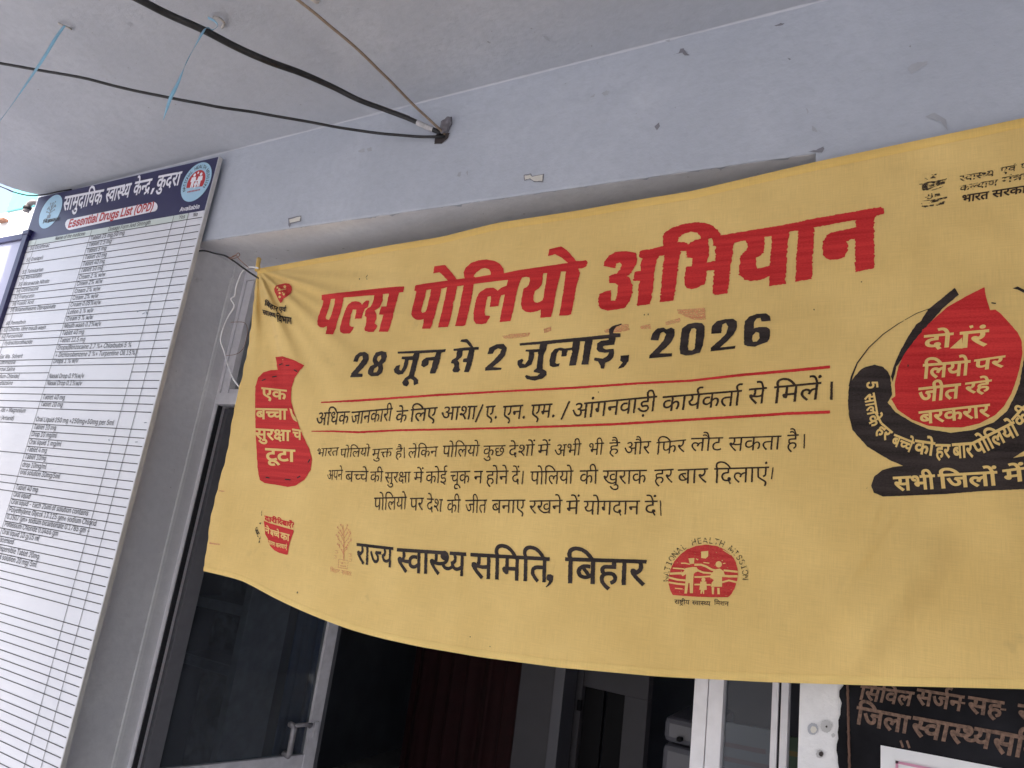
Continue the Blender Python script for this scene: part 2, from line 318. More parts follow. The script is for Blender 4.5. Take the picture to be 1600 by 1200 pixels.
# ------------------------------------------------------------------ lettering: letter outlines (x,y, q = off-curve) and shaped words
GLYPHS = {
'D9':'470,218 470,148q 379,80q 312,80 226,80q 92,208q 29,356 100,382 143,276q 243,153q 305,153 343,153q 391,188q 391,227 391,264q 350,322q 318,347 291,342q 260,341 255,411 323,413q 380,457q 380,494 380,530q 333,562q 302,562 265,562q 205,542q 171,525 146,594 172,608q 249,632q 298,632 376,632q 459,554q 459,495 459,417q 392,375 403,365q 412,355 450,350q 486,350 518,350q 568,356q 594,363 594,551 521,551 521,622 779,622 779,551 675,551 675,0 594,0 594,290 570,284q 524,279q 498,279 481,279q 455,282 470,252q',
'D67':'89,551 0,551 0,622 80,622 68,644q 53,694q 53,724 53,802q 169,896q 266,896 407,896q 625,743q 704,615 620,615 467,824q 283,824 213,824q 134,765q 134,714 134,684q 153,639q 165,622 273,622 273,551 170,551 170,0 89,0',
'D43':'630,551 526,551 526,0 445,0 445,150 414,130q 341,103q 283,103 206,103q 111,184q 111,251 111,278q 129,328q 148,348 101,366q 42,437q 42,493 42,553q 124,632q 187,632 240,632q 311,576q 311,531 311,484q 271,443 210,482 221,492q 230,515q 230,526 230,541q 210,568q 184,568 156,568q 116,524q 116,489 116,457q 147,418q 196,400q 223,397 253,405q 288,405 299,405q 326,403q 333,402 326,332 320,333q 303,333q 298,333 248,333q 191,292q 191,254 191,213q 248,173q 292,173 345,173q 419,216q 445,245 445,551 383,551 383,622 630,622',
'D25':'777,551 452,551 452,349 500,399q 569,399 634,399q 716,316q 716,239 716,193q 686,89q 651,39 579,80 604,112q 636,196q 636,237 636,284q 597,330q 562,330 508,330q 452,258 452,0 371,0 371,174 347,154q 276,118q 226,118 179,118q 96,156q 46,233q 46,290 46,370q 156,464q 244,464 267,464q 324,457q 339,454 333,381 317,385q 268,391q 249,391 191,391q 127,339q 127,292 127,239q 188,188q 228,188 272,188q 341,230q 371,260 371,551 0,551 0,622 777,622',
'D32':'653,551 653,0 572,0 572,370 435,370 394,370q 378,373 414,343q 458,263q 458,218 458,172q 417,110q 350,80q 310,80 257,80q 161,141q 73,282q 31,401 102,426 148,292q 248,153q 306,153 338,153q 379,187q 379,227 379,271q 318,349q 273,377 302,441 572,441 572,551 0,551 0,622 757,622 757,551',
'D66':'170,551 170,0 89,0 89,551 0,551 0,622 273,622 273,551',
'D44':'0,622 569,622 569,551 466,551 466,0 385,0 385,298 204,298 204,244 204,216q 176,188q 153,188 129,188q 75,230q 37,290q 37,318 37,341q 64,369q 98,369 385,369 385,551 0,551',
'D52':'395,42 341,-12 282,37q 178,137q 98,225q 75,256 53,287q 40,323q 40,340 40,359q 70,393q 104,393 129,393q 166,370q 181,349 220,369q 256,429q 256,468 256,491q 246,536q 239,551 0,551 0,622 424,622 424,551 320,551 336,516q 336,458 336,403q 292,327q 216,274q 167,254 212,202q 331,91q',
'D68':'-185,615 -202,650q -220,714q -220,748 -220,813q -136,896q -61,896 -1,896q 79,839q 137,718q 163,622 273,622 273,551 170,551 170,0 89,0 89,551 0,551 0,622 87,622 59,726q -2,825q -57,825 -97,825q -139,776q -139,733 -139,699q -119,644q -105,615',
'D75':'-169,615 -190,694q -231,785q -281,823q -315,823 -337,823q -371,814q -385,809 -409,882 -370,896q -318,896 -264,896q -185,845q -122,722q -94,615',
'D54':'0,551 0,622 693,622 693,551 589,551 589,0 508,0 508,355 502,356q 494,356 470,356q 420,332q 374,269q 356,208 279,232 291,278q 311,313 287,331q 239,353q 209,353 169,353q 126,307q 126,271 126,233q 169,164q 251,89q 309,40 255,-12 197,38q 101,129q 45,222q 45,275 45,328q 94,395q 168,426q 204,426 248,426q 321,397q 354,370 412,426q 499,426 504,426q 508,426 508,551',
'D19':'568,551 474,551 474,380 474,329q 459,269q 441,246 404,198q 323,192 307,266 329,270q 360,281q 370,292 382,304q 393,339q 393,380 393,551 160,551 160,353 160,307q 166,249q 186,211q 226,180q 260,160 370,98 433,62q 486,-3q 486,-53 486,-93q 453,-164q 439,-184 367,-142 380,-122q 403,-77q 403,-55 403,-36q 387,-7q 339,28q 290,56 203,106 164,129q 109,178q 95,212 79,248q 79,316 79,551 0,551 0,622 568,622',
'D10':'470,218 470,148q 379,80q 312,80 226,80q 92,208q 29,356 100,382 143,276q 243,153q 305,153 343,153q 391,188q 391,227 391,264q 350,322q 318,347 291,342q 260,341 255,411 323,413q 380,457q 380,494 380,530q 333,562q 302,562 265,562q 205,542q 171,525 146,594 172,608q 249,632q 298,632 376,632q 459,554q 459,495 459,417q 392,375 403,365q 412,355 450,350q 486,350 518,350q 568,356q 594,363 594,551 521,551 521,622 1038,622 1038,551 934,551 934,0 853,0 853,551 675,551 675,0 594,0 594,290 570,284q 524,279q 498,279 481,279q 455,282 470,252q',
'D58':'122,189 87,189q 40,224q 40,255 40,284q 76,314q 104,314 122,314q 161,299q 191,276 241,292q 305,378q 305,443 305,499q 246,566q 199,566 168,566q 138,539q 138,516 138,501q 157,466q 214,442q 270,440 253,370 159,376q 66,459q 66,517 66,568q 137,632q 204,632 251,632q 333,589q 384,504q 384,440 384,371q 315,254q 254,221 299,182q 383,87q 414,43 350,-1 299,71q 216,164q 179,194 152,189q;591,551 591,0 510,0 510,551 421,551 421,622 695,622 695,551',
'I1376':'136,-6 109,-6q 70,32q 70,60 70,87q 109,125q 136,125 164,125q 202,87q 202,60 202,32q 164,-6q',
'D50':'509,551 509,0 428,0 428,250 207,250 207,213 207,180q 178,151q 159,151 140,151q 98,176q 62,215q 39,259q 39,278 39,296q 66,321q 100,321 126,321 126,551 0,551 0,622 612,622 612,551;428,551 207,551 207,321 428,321',
'D6':'-185,772 -185,796q -152,830q -130,830 -107,830q -75,796q -75,772 -75,748q -107,714q -130,714 -152,714q -185,748q',
'D27':'208,551 208,234 208,208q 183,178q 160,178 134,178q 79,220q 41,280q 41,308 41,331q 68,359q 102,359 127,359 127,551 0,551 0,622 578,622 578,551 474,551 474,0 393,0 393,551',
'D57':'571,551 467,551 467,0 387,0 387,165 361,147q 286,118q 233,118 179,118q 95,160q 46,235q 46,286 46,372q 161,464q 255,464 268,464q 307,461q 344,457q 354,454 349,381 330,385q 282,391q 259,391 197,391q 127,337q 127,287 127,236q 190,188q 235,188 287,188q 362,233q 387,260 387,551 0,551 0,622 571,622',
'D96':'358,222 329,222q 271,208q 248,197 201,225q 137,301q 137,352 137,380q 157,420q 174,433 197,450q 259,465q 308,465 401,465 401,551 0,551 0,622 592,622 592,551 482,551 482,394 298,394 267,394q 241,388q 232,381 217,369q 217,347 217,323q 245,290q 261,277 307,294q 362,294 436,294q 534,219q 534,154 534,87q 436,0q 337,0 239,0q 84,88q 25,158 86,207 143,139q 262,74q 337,74 453,74q 453,152 453,187q 404,222q;257,-134 257,-110q 290,-76q 312,-76 335,-76q 367,-110q 367,-134 367,-159q 335,-192q 312,-192 290,-192q 257,-159q',
'D51':'595,622 595,551 491,551 491,0 410,0 410,179 382,161q 304,132q 253,132 163,132q 52,253q 38,353 100,366q 160,413q 160,457 160,485q 137,533q 123,551 0,551 0,622;129,301 149,252q 210,203q 259,203 309,203q 383,245q 410,274 410,551 211,551 240,499q 240,445 240,337q',
'D181':'-190,615 -211,650q -240,726q -240,762 -240,829q -151,896q -85,896 -53,896q 1,883q 21,872 -1,806 -18,815q -56,827q -78,827 -118,827q -160,782q -160,747 -160,714q -133,651q -108,615',
'D40':'481,551 481,0 400,0 400,328 291,328 230,328q 169,316q 150,299 126,280q 126,237 126,188q 200,97q 271,40 217,-12 171,28q 92,108q 45,194q 45,242 45,277q 72,333q 93,351 122,376q 204,399q 272,399 400,399 400,551 0,551 0,622 584,622 584,551',
'D60':'587,551 587,0 506,0 506,266 477,257q 419,251q 380,251 338,251q 245,266q 212,277 192,264q 167,253 208,201q 319,91q 380,42 326,-12 270,37q 171,137q 95,225q 73,256 51,287q 40,323q 40,340 40,359q 70,393q 104,393 129,393q 166,370q 181,350 202,369q 217,428q 217,458 217,488q 208,536q 201,551 0,551 0,622 691,622 691,551;369,322 408,322q 472,330q 506,339 506,551 281,551 288,534q 298,488q 298,458 298,416q 279,354q 262,333 314,322q',
'D449':'-169,615 -190,694q -231,785q -281,823q -315,823 -337,823q -371,814q -385,809 -409,882 -370,896q -318,896 -264,896q -185,845q -122,722q -94,615;-113,821 -113,845q -80,879q -58,879 -35,879q -2,845q -2,821 -2,797q -35,763q -58,763 -80,763q -113,797q',
'D49':'174,632 211,632q 269,611q 291,586 309,567q 332,499q 332,437 332,321 533,321 533,551 402,551 402,622 717,622 717,551 614,551 614,0 533,0 533,250 332,250 332,213 332,180q 303,151q 283,151 264,151q 222,176q 186,215q 164,259q 164,278 164,296q 191,321q 224,321 253,321 253,426 253,473q 243,523q 232,538 212,568q 169,568 142,568q 114,542q 114,521 114,493q 161,463q 218,460 210,389 135,395q 46,456q 46,520 46,579q 122,632q',
'D46':'479,551 479,0 398,0 398,191 369,172q 301,146q 254,146 214,146q 149,173q 128,194 103,221q 79,294q 79,358 79,551 0,551 0,622 583,622 583,551;398,551 160,551 160,369 160,328q 166,280q 179,251q 190,240 213,217q 263,217 303,217q 373,255q 398,280',
'D79':'170,551 170,0 89,0 89,551 0,551 0,622 273,622 273,551;90,615 69,694q 28,785q -22,823q -56,823 -78,823q -112,814q -126,809 -150,882 -111,896q -59,896 -5,896q 74,845q 137,722q 165,615',
'D69':'-248,-12 -194,11q -136,11 -61,11q 22,-66q 22,-129 22,-190q -71,-268q -157,-268 -254,-268q -395,-176q -455,-100 -394,-57 -355,-105q -285,-167q -206,-196q -157,-196 -51,-196q -51,-122 -51,-89q -100,-57q -131,-57 -158,-57q -201,-68q -222,-79',
'D494':'312,-12 266,28q 188,108q 141,193q 141,242 141,270q 166,316q 182,329 38,327 38,399 467,399 467,551 0,551 0,622 873,622 873,551 548,551 548,349 573,373q 630,399q 666,399 730,399q 813,316q 813,239 813,193q 782,89q 748,39 675,80 701,112q 732,196q 732,237 732,284q 693,330q 658,330 604,330q 548,257 548,0 467,0 467,328 366,328 317,328q 264,316q 245,299 222,280q 222,237 222,188q 295,97q 366,40',
'D61':'321,69 357,80q 403,116q 403,148 403,186q 345,229q 280,229 211,229q 138,172q 138,124 138,93q 161,35q 232,-36q 302,-89 248,-142 157,-71q 58,53q 58,130 58,168q 89,227q 115,248 96,266q 69,318q 69,352 69,380q 89,420q 106,433 129,450q 188,465q 229,465 361,465 361,551 0,551 0,622 546,622 546,551 442,551 442,394 230,394 199,394q 173,388q 164,381 149,369q 149,347 149,327q 169,296q 183,284 230,300q 284,300 353,300q 440,258q 481,191q 481,153 481,95q 413,19q 348,2',
'D76':'-179,615 -206,655q -251,692q -294,703q -320,703 -340,703q -382,691q -402,682 -428,751 -405,761q -355,773q -326,773 -281,773q -211,730q -187,692 -183,694 -203,746q -241,803q -285,827q -316,827 -340,827q -372,819q -386,813 -409,882 -370,896q -318,896 -264,896q -185,845q -122,722q -94,615',
'D31':'296,70 373,70q 499,133q 574,241q 574,310 574,357q 528,419q 487,419 453,419q 424,383q 424,358 424,326q 477,275q 535,261 502,198 421,221q 347,304q 347,356 347,404q 402,472q 455,481 455,551 0,551 0,622 715,622 715,551 535,551 535,477 586,464q 653,380q 653,308 653,250q 603,140q 510,52q 378,0q 296,0 199,0q 101,83q 101,147 101,168q 116,213q 132,231 90,251q 43,316q 43,359 43,419q 133,483q 206,483 223,483q 275,478q 288,473 282,404 268,408q 233,415q 212,415 124,415q 124,350 124,321q 168,289q 202,281 231,290q 266,290 277,290q 301,288q 308,287 302,217 296,218q 281,218q 276,218 182,218q 182,148 182,108q 244,70q',
'D42':'413,-58 392,-24q 354,46q 342,73 330,71q 302,68q 287,68 245,68q 160,89q 89,136q 46,215q 46,272 46,316q 77,379q 102,401 135,430q 231,456q 290,456 295,456 295,551 0,551 0,622 534,622 534,551 376,551 376,385 327,385 269,385q 198,371q 173,355 151,340q 126,294q 126,262 126,209q 205,140q 287,140 293,140q 305,140q 312,141 306,161q 306,176 306,211q 348,240q 373,240 416,240q 461,191q 461,162 461,130q 432,95q 410,86 422,62q 455,11q 480,-24',
'D461':'170,551 170,0 89,0 89,551 0,551 0,622 273,622 273,551;90,615 69,694q 28,785q -22,823q -56,823 -78,823q -112,814q -126,809 -150,882 -111,896q -59,896 -5,896q 74,845q 137,722q 165,615;146,821 146,845q 179,879q 201,879 224,879q 257,845q 257,821 257,797q 224,763q 201,763 179,763q 146,797q',
'D24':'470,218 470,148q 379,80q 312,80 226,80q 92,208q 29,356 100,382 143,276q 243,153q 305,153 343,153q 391,188q 391,227 391,264q 350,322q 318,347 291,342q 260,341 255,411 323,413q 380,457q 380,494 380,530q 333,562q 302,562 265,562q 205,542q 171,525 146,594 172,608q 249,632q 298,632 376,632q 459,554q 459,495 459,417q 392,375 403,365q 412,355 450,350q 486,350 518,350q 568,356q 594,363 594,551 521,551 521,622 1038,622 1038,551 934,551 934,0 853,0 853,551 675,551 675,0 594,0 594,290 570,284q 524,279q 498,279 481,279q 455,282 470,252q;844,615 817,655q 772,692q 729,703q 703,703 683,703q 641,691q 621,682 595,751 618,761q 668,773q 697,773 742,773q 812,730q 836,692 840,694 820,746q 782,803q 738,827q 707,827 683,827q 651,819q 637,813 614,882 653,896q 705,896 759,896q 838,845q 901,722q 929,615',
'D47':'460,551 460,349 485,373q 543,399q 578,399 643,399q 725,316q 725,239 725,193q 695,89q 660,39 588,80 613,112q 645,196q 645,237 645,284q 605,330q 570,330 517,330q 460,257 460,0 379,0 379,193 355,174q 291,146q 248,146 208,146q 144,175q 125,197 100,226q 79,297q 79,354 79,551 0,551 0,622 786,622 786,551;160,551 160,360 160,305q 172,257q 188,240 208,217q 248,217 289,217q 353,251q 379,278 379,551',
'D80':'170,551 170,0 89,0 89,551 0,551 0,622 273,622 273,551;80,615 53,655q 8,692q -35,703q -61,703 -81,703q -123,691q -143,682 -169,751 -146,761q -96,773q -67,773 -22,773q 48,730q 72,692 76,694 56,746q 18,803q -26,827q -57,827 -81,827q -113,819q -127,813 -150,882 -111,896q -59,896 -5,896q 74,845q 137,722q 165,615',
'D35':'519,551 371,551 371,349 316,349 268,349q 204,333q 181,318 126,280q 126,215 126,167q 170,104q 241,74q 283,74 337,74q 413,99q 455,121 482,47 438,27q 339,0q 286,0 217,0q 108,52q 46,150q 46,220 46,285q 114,374q 225,420q 288,420 290,420 290,551 0,551 0,622 519,622',
'D48':'585,551 482,551 482,0 401,0 401,165 374,147q 297,118q 241,118 185,118q 96,160q 46,235q 46,286 46,372q 167,464q 265,464 279,464q 319,461q 358,457q 369,454 363,385 343,389q 293,395q 268,395 248,395q 230,392 365,224 384,238q 401,256 401,551 0,551 0,622 585,622;127,287 127,235q 194,184q 242,184 260,184q 293,190q 308,195 168,370 127,342q',
'D500':'0,622 1013,622 1013,551 909,551 909,0 829,0 829,165 803,148q 731,118q 681,118 604,118q 505,204q 505,275 505,304q 530,355q 549,371 412,369 412,441 695,441 713,441q 749,440q 753,440 746,370 714,370 656,370q 585,321q 585,274 585,231q 643,188q 681,188 731,188q 802,231q 829,260 829,551 0,551;505,198 487,183q 434,145q 363,118q 317,118 240,118q 141,204q 141,275 141,304q 166,355q 185,371 38,369 38,441 320,441 338,441q 374,440q 378,440 371,370 350,370 292,370q 221,321q 221,274 221,231q 279,188q 317,188 367,188q 437,231q 465,260',
'D179':'623,551 623,0 542,0 542,325 511,310q 440,293q 390,293 340,293q 257,313q 225,326 178,297q 128,244q 128,208 128,188q 148,147q 200,120q 247,120 258,120q 269,121 263,139q 263,157 263,189q 303,216q 328,216 369,216q 413,164q 413,136 413,108q 388,76q 365,66 383,43q 421,2q 448,-24 390,-65 363,-34q 314,27q 298,53 286,51q 258,50q 245,50 186,50q 96,91q 46,162q 46,205 46,260q 115,333q 164,361 120,390q 74,461q 74,507 74,560q 155,632q 231,632 293,632q 382,574q 382,515 382,467q 336,401q 295,373 314,368q 357,364q 379,364 425,364q 504,385q 542,411 542,551 453,551 453,622 727,622 727,551;153,502 153,469q 195,416q 228,399 303,448q 303,506 303,530q 269,566q 229,566 195,566q 153,532q',
'D12':'271,222 242,222q 184,208q 161,197 114,225q 50,301q 50,352 50,380q 70,420q 87,433 110,450q 172,465q 221,465 314,465 314,551 0,551 0,622 505,622 505,551 395,551 395,394 211,394 180,394q 154,388q 145,381 130,369q 130,347 130,323q 158,290q 174,277 220,294q 275,294 349,294q 447,219q 447,154 447,89q 364,14q 289,4 318,-8q 381,-30q 415,-40 382,-110 325,-84q 221,-27q 176,1 117,4q 48,33q 48,65 48,87q 75,116q 101,116 121,116q 164,95q 194,70 208,68q 219,68 289,68q 366,109q 366,153 366,186q 317,222q;293,615 272,650q 243,726q 243,762 243,829q 332,896q 398,896 430,896q 484,883q 504,872 482,806 465,815q 427,827q 405,827 365,827q 323,782q 323,747 323,714q 350,651q 375,615',
'D30':'649,551 545,551 545,0 465,0 465,165 439,148q 367,118q 317,118 240,118q 141,204q 141,275 141,304q 166,355q 185,371 38,369 38,441 331,441 349,441q 385,440q 389,440 382,370 350,370 292,370q 221,321q 221,274 221,231q 279,188q 317,188 367,188q 438,231q 465,260 465,551 0,551 0,622 649,622',
'D70':'-63,-245 -88,-255q -145,-268q -173,-268 -248,-268q -333,-189q -333,-126 -333,-69q -241,11q -162,11 -87,11q 25,-45q 111,-136q 145,-189 83,-228 29,-145q -83,-57q -156,-57 -207,-57q -259,-96q -259,-128 -259,-166q -209,-196q -178,-196 -151,-196q -109,-185q -88,-175',
'D26':'729,551 729,0 648,0 648,45 613,26q 530,7q 488,7 380,7q 183,114q 85,239 58,274q 40,319q 40,338 40,359q 70,393q 104,393 129,393q 166,370q 181,350 202,369q 217,428q 217,458 217,484q 210,531q 201,551 0,551 0,622 833,622 833,551;534,232 569,232q 627,261q 648,280 648,551 281,551 298,514q 298,458 298,376q 228,280q 166,253 236,169q 391,79q 490,79 533,79q 611,99q 648,122 648,198 625,184q 561,164q 521,164 474,164q 399,203q 356,273q 356,319 356,392q 452,473q 531,473 548,473q 602,468q 616,463 610,394 595,398q 558,404q 540,404 492,404q 437,360q 437,316 437,273q 492,232q',
'D190':'0,622 587,622 587,551 0,551;572,370 435,370 394,370q 378,373 414,343q 458,263q 458,218 458,172q 417,110q 350,80q 310,80 257,80q 161,141q 73,282q 31,401 102,426 148,292q 248,153q 306,153 338,153q 379,187q 379,227 379,271q 318,349q 273,377 302,441 572,441',
'D215':'369,322 400,322q 450,327q 478,332 486,260 461,255q 409,251q 380,251 338,251q 245,266q 212,277 192,264q 167,253 208,201q 319,91q 380,42 326,-12 270,37q 171,137q 95,225q 73,256 51,287q 40,323q 40,340 40,359q 70,393q 104,393 129,393q 166,370q 181,350 202,369q 217,428q 217,458 217,488q 208,536q 201,551 0,551 0,622 403,622 403,551 281,551 288,534q 298,488q 298,458 298,416q 279,354q 262,333 314,322q',
'D569':'380,42 326,-12 270,37q 171,137q 95,225q 73,256 51,287q 40,323q 40,340 40,359q 70,393q 104,393 129,393q 166,370q 181,350 202,369q 217,428q 217,458 217,488q 208,536q 201,551 0,551 0,622 494,622 520,632q 552,632 593,632q 668,597q 716,525q 716,469 716,396q 636,302q 562,273 585,238q 643,203q 694,203 745,203q 821,243q 852,275 889,208 852,177q 755,132q 688,132 619,132q 513,197q 484,259 436,251q 380,251 338,251q 245,266q 212,277 192,264q 167,253 208,201q 319,91q;369,322 410,322q 479,328q 519,337 582,358q 635,422q 635,467 635,517q 588,568q 551,568 526,568q 494,544q 494,521 494,470q 575,461 567,391 502,400q 426,461q 426,519 426,536q 430,551 281,551 288,534q 298,488q 298,458 298,416q 279,354q 262,333 314,322q',
'D5':'-188,847 -188,868q -159,896q -139,896 -118,896q -89,868q -89,847 -89,826q -118,797q -139,797 -159,797q -188,826q;69,863 46,763q -61,680q -138,680 -210,680q -318,769q -352,863 -283,887 -257,817q -189,747q -135,747 -77,747q -21,822q -5,889',
'I1431':'187,219 187,225 187,292q 213,364q 262,407q 295,427 328,446q 372,506q 372,549 372,583q 340,632q 286,660q 253,660 224,660q 171,636q 136,585q 133,544 40,544 42,606q 101,692q 195,737q 253,737 316,737q 410,688q 461,601q 461,545 461,486q 410,402q 362,374 331,354q 292,319q 275,268q 275,225 275,219;232,-6 205,-6q 167,32q 167,59 167,86q 205,125q 232,125 260,125q 298,86q 298,59 298,32q 260,-6q',
'D39':'634,551 634,0 553,0 553,551 420,551 420,321 420,279q 403,221q 385,198 364,173q 298,146q 251,146 158,146q 114,205 97,228q 79,298q 79,352 79,551 0,551 0,622 737,622 737,551;249,217 301,217q 321,249 332,266q 339,310q 339,353 339,551 160,551 160,353 160,314q 168,268q 178,251 189,235q 222,217q',
'D564':'316,0 250,0q 144,35q 82,112q 82,175 82,244q 143,286 117,309q 84,373q 84,420 84,551 0,551 0,622 599,622 599,551 495,551 495,334 430,272 376,272 316,272q 240,262q 212,248 162,225q 162,171 162,133q 204,91q 273,75q 313,75 365,75q 452,102q 491,123 518,47 477,28q 369,0q;414,356 414,551 219,551;164,438 164,391q 187,336q 214,319 270,336q 346,337 164,521;67,-165 315,-12 355,-12 501,-192 442,-230 325,-85 114,-230',
'D210':'0,622 515,622 515,551 0,551;537,349 517,356q 494,356 470,356q 420,332q 374,269q 356,208 279,232 291,278q 311,313 288,331q 239,353q 209,353 169,353q 126,307q 126,271 126,233q 169,164q 251,89q 309,40 255,-12 197,38q 101,129q 45,222q 45,275 45,328q 94,395q 167,426q 204,426 248,426q 321,397q 354,370 413,426q 500,426 514,426q 545,422q 556,417',
'D269':'127,65 80,132 326,281 284,335q 223,380q 181,380 153,380q 96,364q 55,343 27,417 61,433q 135,456q 179,456 219,456q 283,431q 345,374q 382,326 382,551 0,551 0,622 566,622 566,551 463,551 463,0 382,0 382,234',
'I1364':'315,-10 251,-10q 150,41q 89,128q 87,184 177,184 180,151q 218,101q 279,72q 315,72 359,72q 428,113q 467,185q 467,231 467,278q 426,352q 355,395q 310,395 276,395q 207,373q 185,356 98,367 141,728 524,728 524,646 219,646 194,434 198,434 221,452q 289,476q 327,476 376,476q 461,440q 523,374q 558,285q 558,232 558,163q 495,53q 386,-10q',
'D202':'0,622 373,622 373,551 0,551;204,298 204,244 204,216q 176,188q 153,188 129,188q 75,230q 37,290q 37,318 37,341q 64,369q 98,369 385,369 385,298',
'D271':'42,4 213,81 169,90q 93,135q 46,213q 46,272 46,316q 77,379q 102,401 135,430q 231,456q 290,456 295,456 295,551 0,551 0,622 534,622 534,551 376,551 376,385 327,385 269,385q 198,371q 173,355 151,340q 126,294q 126,262 126,209q 205,140q 287,140 293,140q 305,140q 312,141 306,161q 306,176 306,211q 348,240q 373,240 416,240q 461,191q 461,162 461,130q 432,95q 410,86 422,62q 455,11q 480,-24 413,-58 392,-24q 354,46q 342,73 82,-66',
'I1375':'53,-175 96,102 196,102 120,-175',
'I1455':'338,762 104,-109 22,-109 257,762',
'I95':'88,0 88,728 531,728 531,646 181,646 181,408 507,408 507,326 181,326 181,82 536,82 536,0',
'I871':'263,-12 207,-12q 119,21q 62,85q 53,132 136,152 148,107q 213,65q 262,65 319,65q 387,114q 387,148 387,176q 347,214q 307,223 216,245 142,262q 69,336q 69,394 69,440q 122,512q 213,553q 271,553 328,553q 406,519q 456,460q 468,421 388,401 377,430q 325,478q 272,478 223,478q 158,433q 158,399 158,369q 202,332q 250,321 333,301 407,284q 478,210q 478,154 478,106q 424,31q 327,-12q',
'I614':'307,-12 228,-12q 113,59q 51,185q 51,269 51,353q 111,480q 222,553q 296,553 340,553q 424,524q 493,460q 534,355q 534,280 534,243 110,243 110,317 487,317 446,290 446,344q 412,427q 346,475q 296,475 247,475q 177,426q 140,349q 140,304 140,255 140,194q 182,110q 257,66q 307,66 339,66q 392,85q 430,123q 440,150 525,127 513,86q 452,23q 363,-12q',
'I773':'165,327 165,0 77,0 77,546 162,546 162,414 150,414 175,489q 267,553q 329,553 384,553q 467,507q 514,416q 514,347 514,0 426,0 426,339 426,402q 360,474q 303,474 264,474q 201,439q 165,374q',
'I889':'292,546 292,471 10,471 10,546;92,676 180,676 180,142 180,105q 209,71q 244,71 252,71q 278,75q 289,77 307,3 293,-2q 259,-7q 242,-7 171,-7q 92,68q 92,135',
'I689':'77,0 77,546 165,546 165,0;122,635 97,635q 61,669q 61,693 61,718q 97,751q 122,751 147,751q 183,718q 183,693 183,669q 147,635q',
'I507':'230,-13 178,-13q 94,26q 44,102q 44,155 44,202q 81,261q 143,294q 218,311q 256,316 305,322q 367,329q 396,346q 396,366 396,369 396,403q 371,450q 320,476q 282,476 243,476q 188,451q 153,415q 144,396 60,423 81,473q 152,529q 238,553q 280,553 307,553q 377,540q 442,500q 484,424q 484,360 484,0 398,0 398,74 392,74 383,55q 342,15q 276,-13q;245,65 294,65q 361,103q 396,164q 396,197 396,273 391,267q 355,256q 309,249q 265,243q 252,242 221,238q 166,219q 132,182q 132,151 132,123q 162,84q 212,65q',
'I751':'200,-4 138,-4q 77,62q 77,121 77,728 165,728 165,143 165,105q 183,75q 210,75 225,75q 239,77q 246,79 263,4 251,1q 217,-4q',
'I1422':'',
'I84':'315,0 139,0 139,82 309,82 398,82q 515,150q 572,277q 572,365 572,453q 515,578q 402,646q 318,646 135,646 135,728 324,728 431,728q 582,641q 662,478q 662,365 662,251q 581,88q 426,0q;181,728 181,0 88,0 88,728',
'I852':'77,0 77,546 162,546 162,462 168,462 183,503q 261,554q 310,554 319,554q 346,553q 354,552 354,464 350,465q 319,469q 301,469 262,469q 200,436q 165,379q 165,342 165,0',
'I915':'262,-7 207,-7q 124,39q 77,130q 77,199 77,546 165,546 165,207 165,144q 231,72q 289,72 328,72q 390,106q 426,172q 426,219 426,546 514,546 514,0 429,0 429,132 441,132 416,56q 322,-7q',
'I658':'298,-216 238,-216q 149,-185q 91,-134q 74,-104 145,-59 157,-74q 191,-112q 250,-139q 298,-139 364,-139q 448,-77q 448,-9 448,100 440,100 431,84q 397,42q 334,9q 281,9 216,9q 111,71q 51,190q 51,275 51,360q 110,484q 215,553q 283,553 336,553q 399,518q 433,473q 442,458 451,458 451,546 536,546 536,-14 536,-84q 473,-174q 365,-216q;296,87 346,87q 414,132q 449,218q 449,277 449,335q 415,424q 346,474q 296,474 244,474q 175,421q 140,332q 140,277 140,221q 175,135q 245,87q',
'I281':'88,0 88,728 181,728 181,82 518,82 518,0',
'I1380':'125,296 125,376q 157,550q 214,712q 250,772 336,772 298,695q 243,529q 214,368q 214,296 214,231q 240,99q 294,-49q 336,-136 250,-136 188,-30q 125,189q',
'I321':'383,-10 290,-10q 144,81q 60,248q 60,363 60,479q 144,646q 290,737q 383,737 476,737q 622,646q 705,479q 705,363 705,248q 622,81q 476,-10q;383,76 448,76q 553,142q 615,271q 615,363 615,457q 553,585q 448,651q 383,651 317,651q 212,585q 150,457q 150,363 150,271q 212,143q 317,76q',
'I375':'88,0 88,728 337,728 422,728q 532,666q 585,561q 585,496 585,431q 532,326q 422,263q 337,263 161,263 161,345 333,345 391,345q 461,384q 493,453q 493,496 493,539q 461,607q 390,646q 332,646 181,646 181,0',
'I1381':'55,-136 98,-47q 152,102q 177,234q 177,296 177,368q 147,529q 93,695q 55,772 140,772 177,712q 234,550q 266,375q 266,296 266,188q 201,-32q 140,-136',
'I2':'25,0 290,728 397,728 665,0 567,0 413,432 398,472q 361,591q 334,684 352,684 325,590q 287,469q 274,432 124,0;158,203 158,284 532,284 532,203',
'I980':'235,0 26,546 123,546 239,222 257,172q 283,72q 297,25 265,25 279,72q 305,172q 323,222 439,546 536,546 327,0',
'I578':'331,-12 279,-12q 215,24q 181,69q 172,84 162,84 162,0 77,0 77,728 165,728 165,458 172,458 181,473q 214,518q 277,553q 330,553 398,553q 502,484q 562,358q 562,271 562,185q 503,58q 399,-12q;317,67 369,67q 438,122q 472,215q 472,272 472,329q 438,420q 369,474q 317,474 267,474q 199,423q 164,333q 164,272 164,212q 199,119q 268,67q',
'I472':'293,0 293,298 25,728 133,728 277,493 301,453q 339,381q 359,327 322,327 342,382q 380,455q 403,493 546,728 653,728 386,298 386,0',
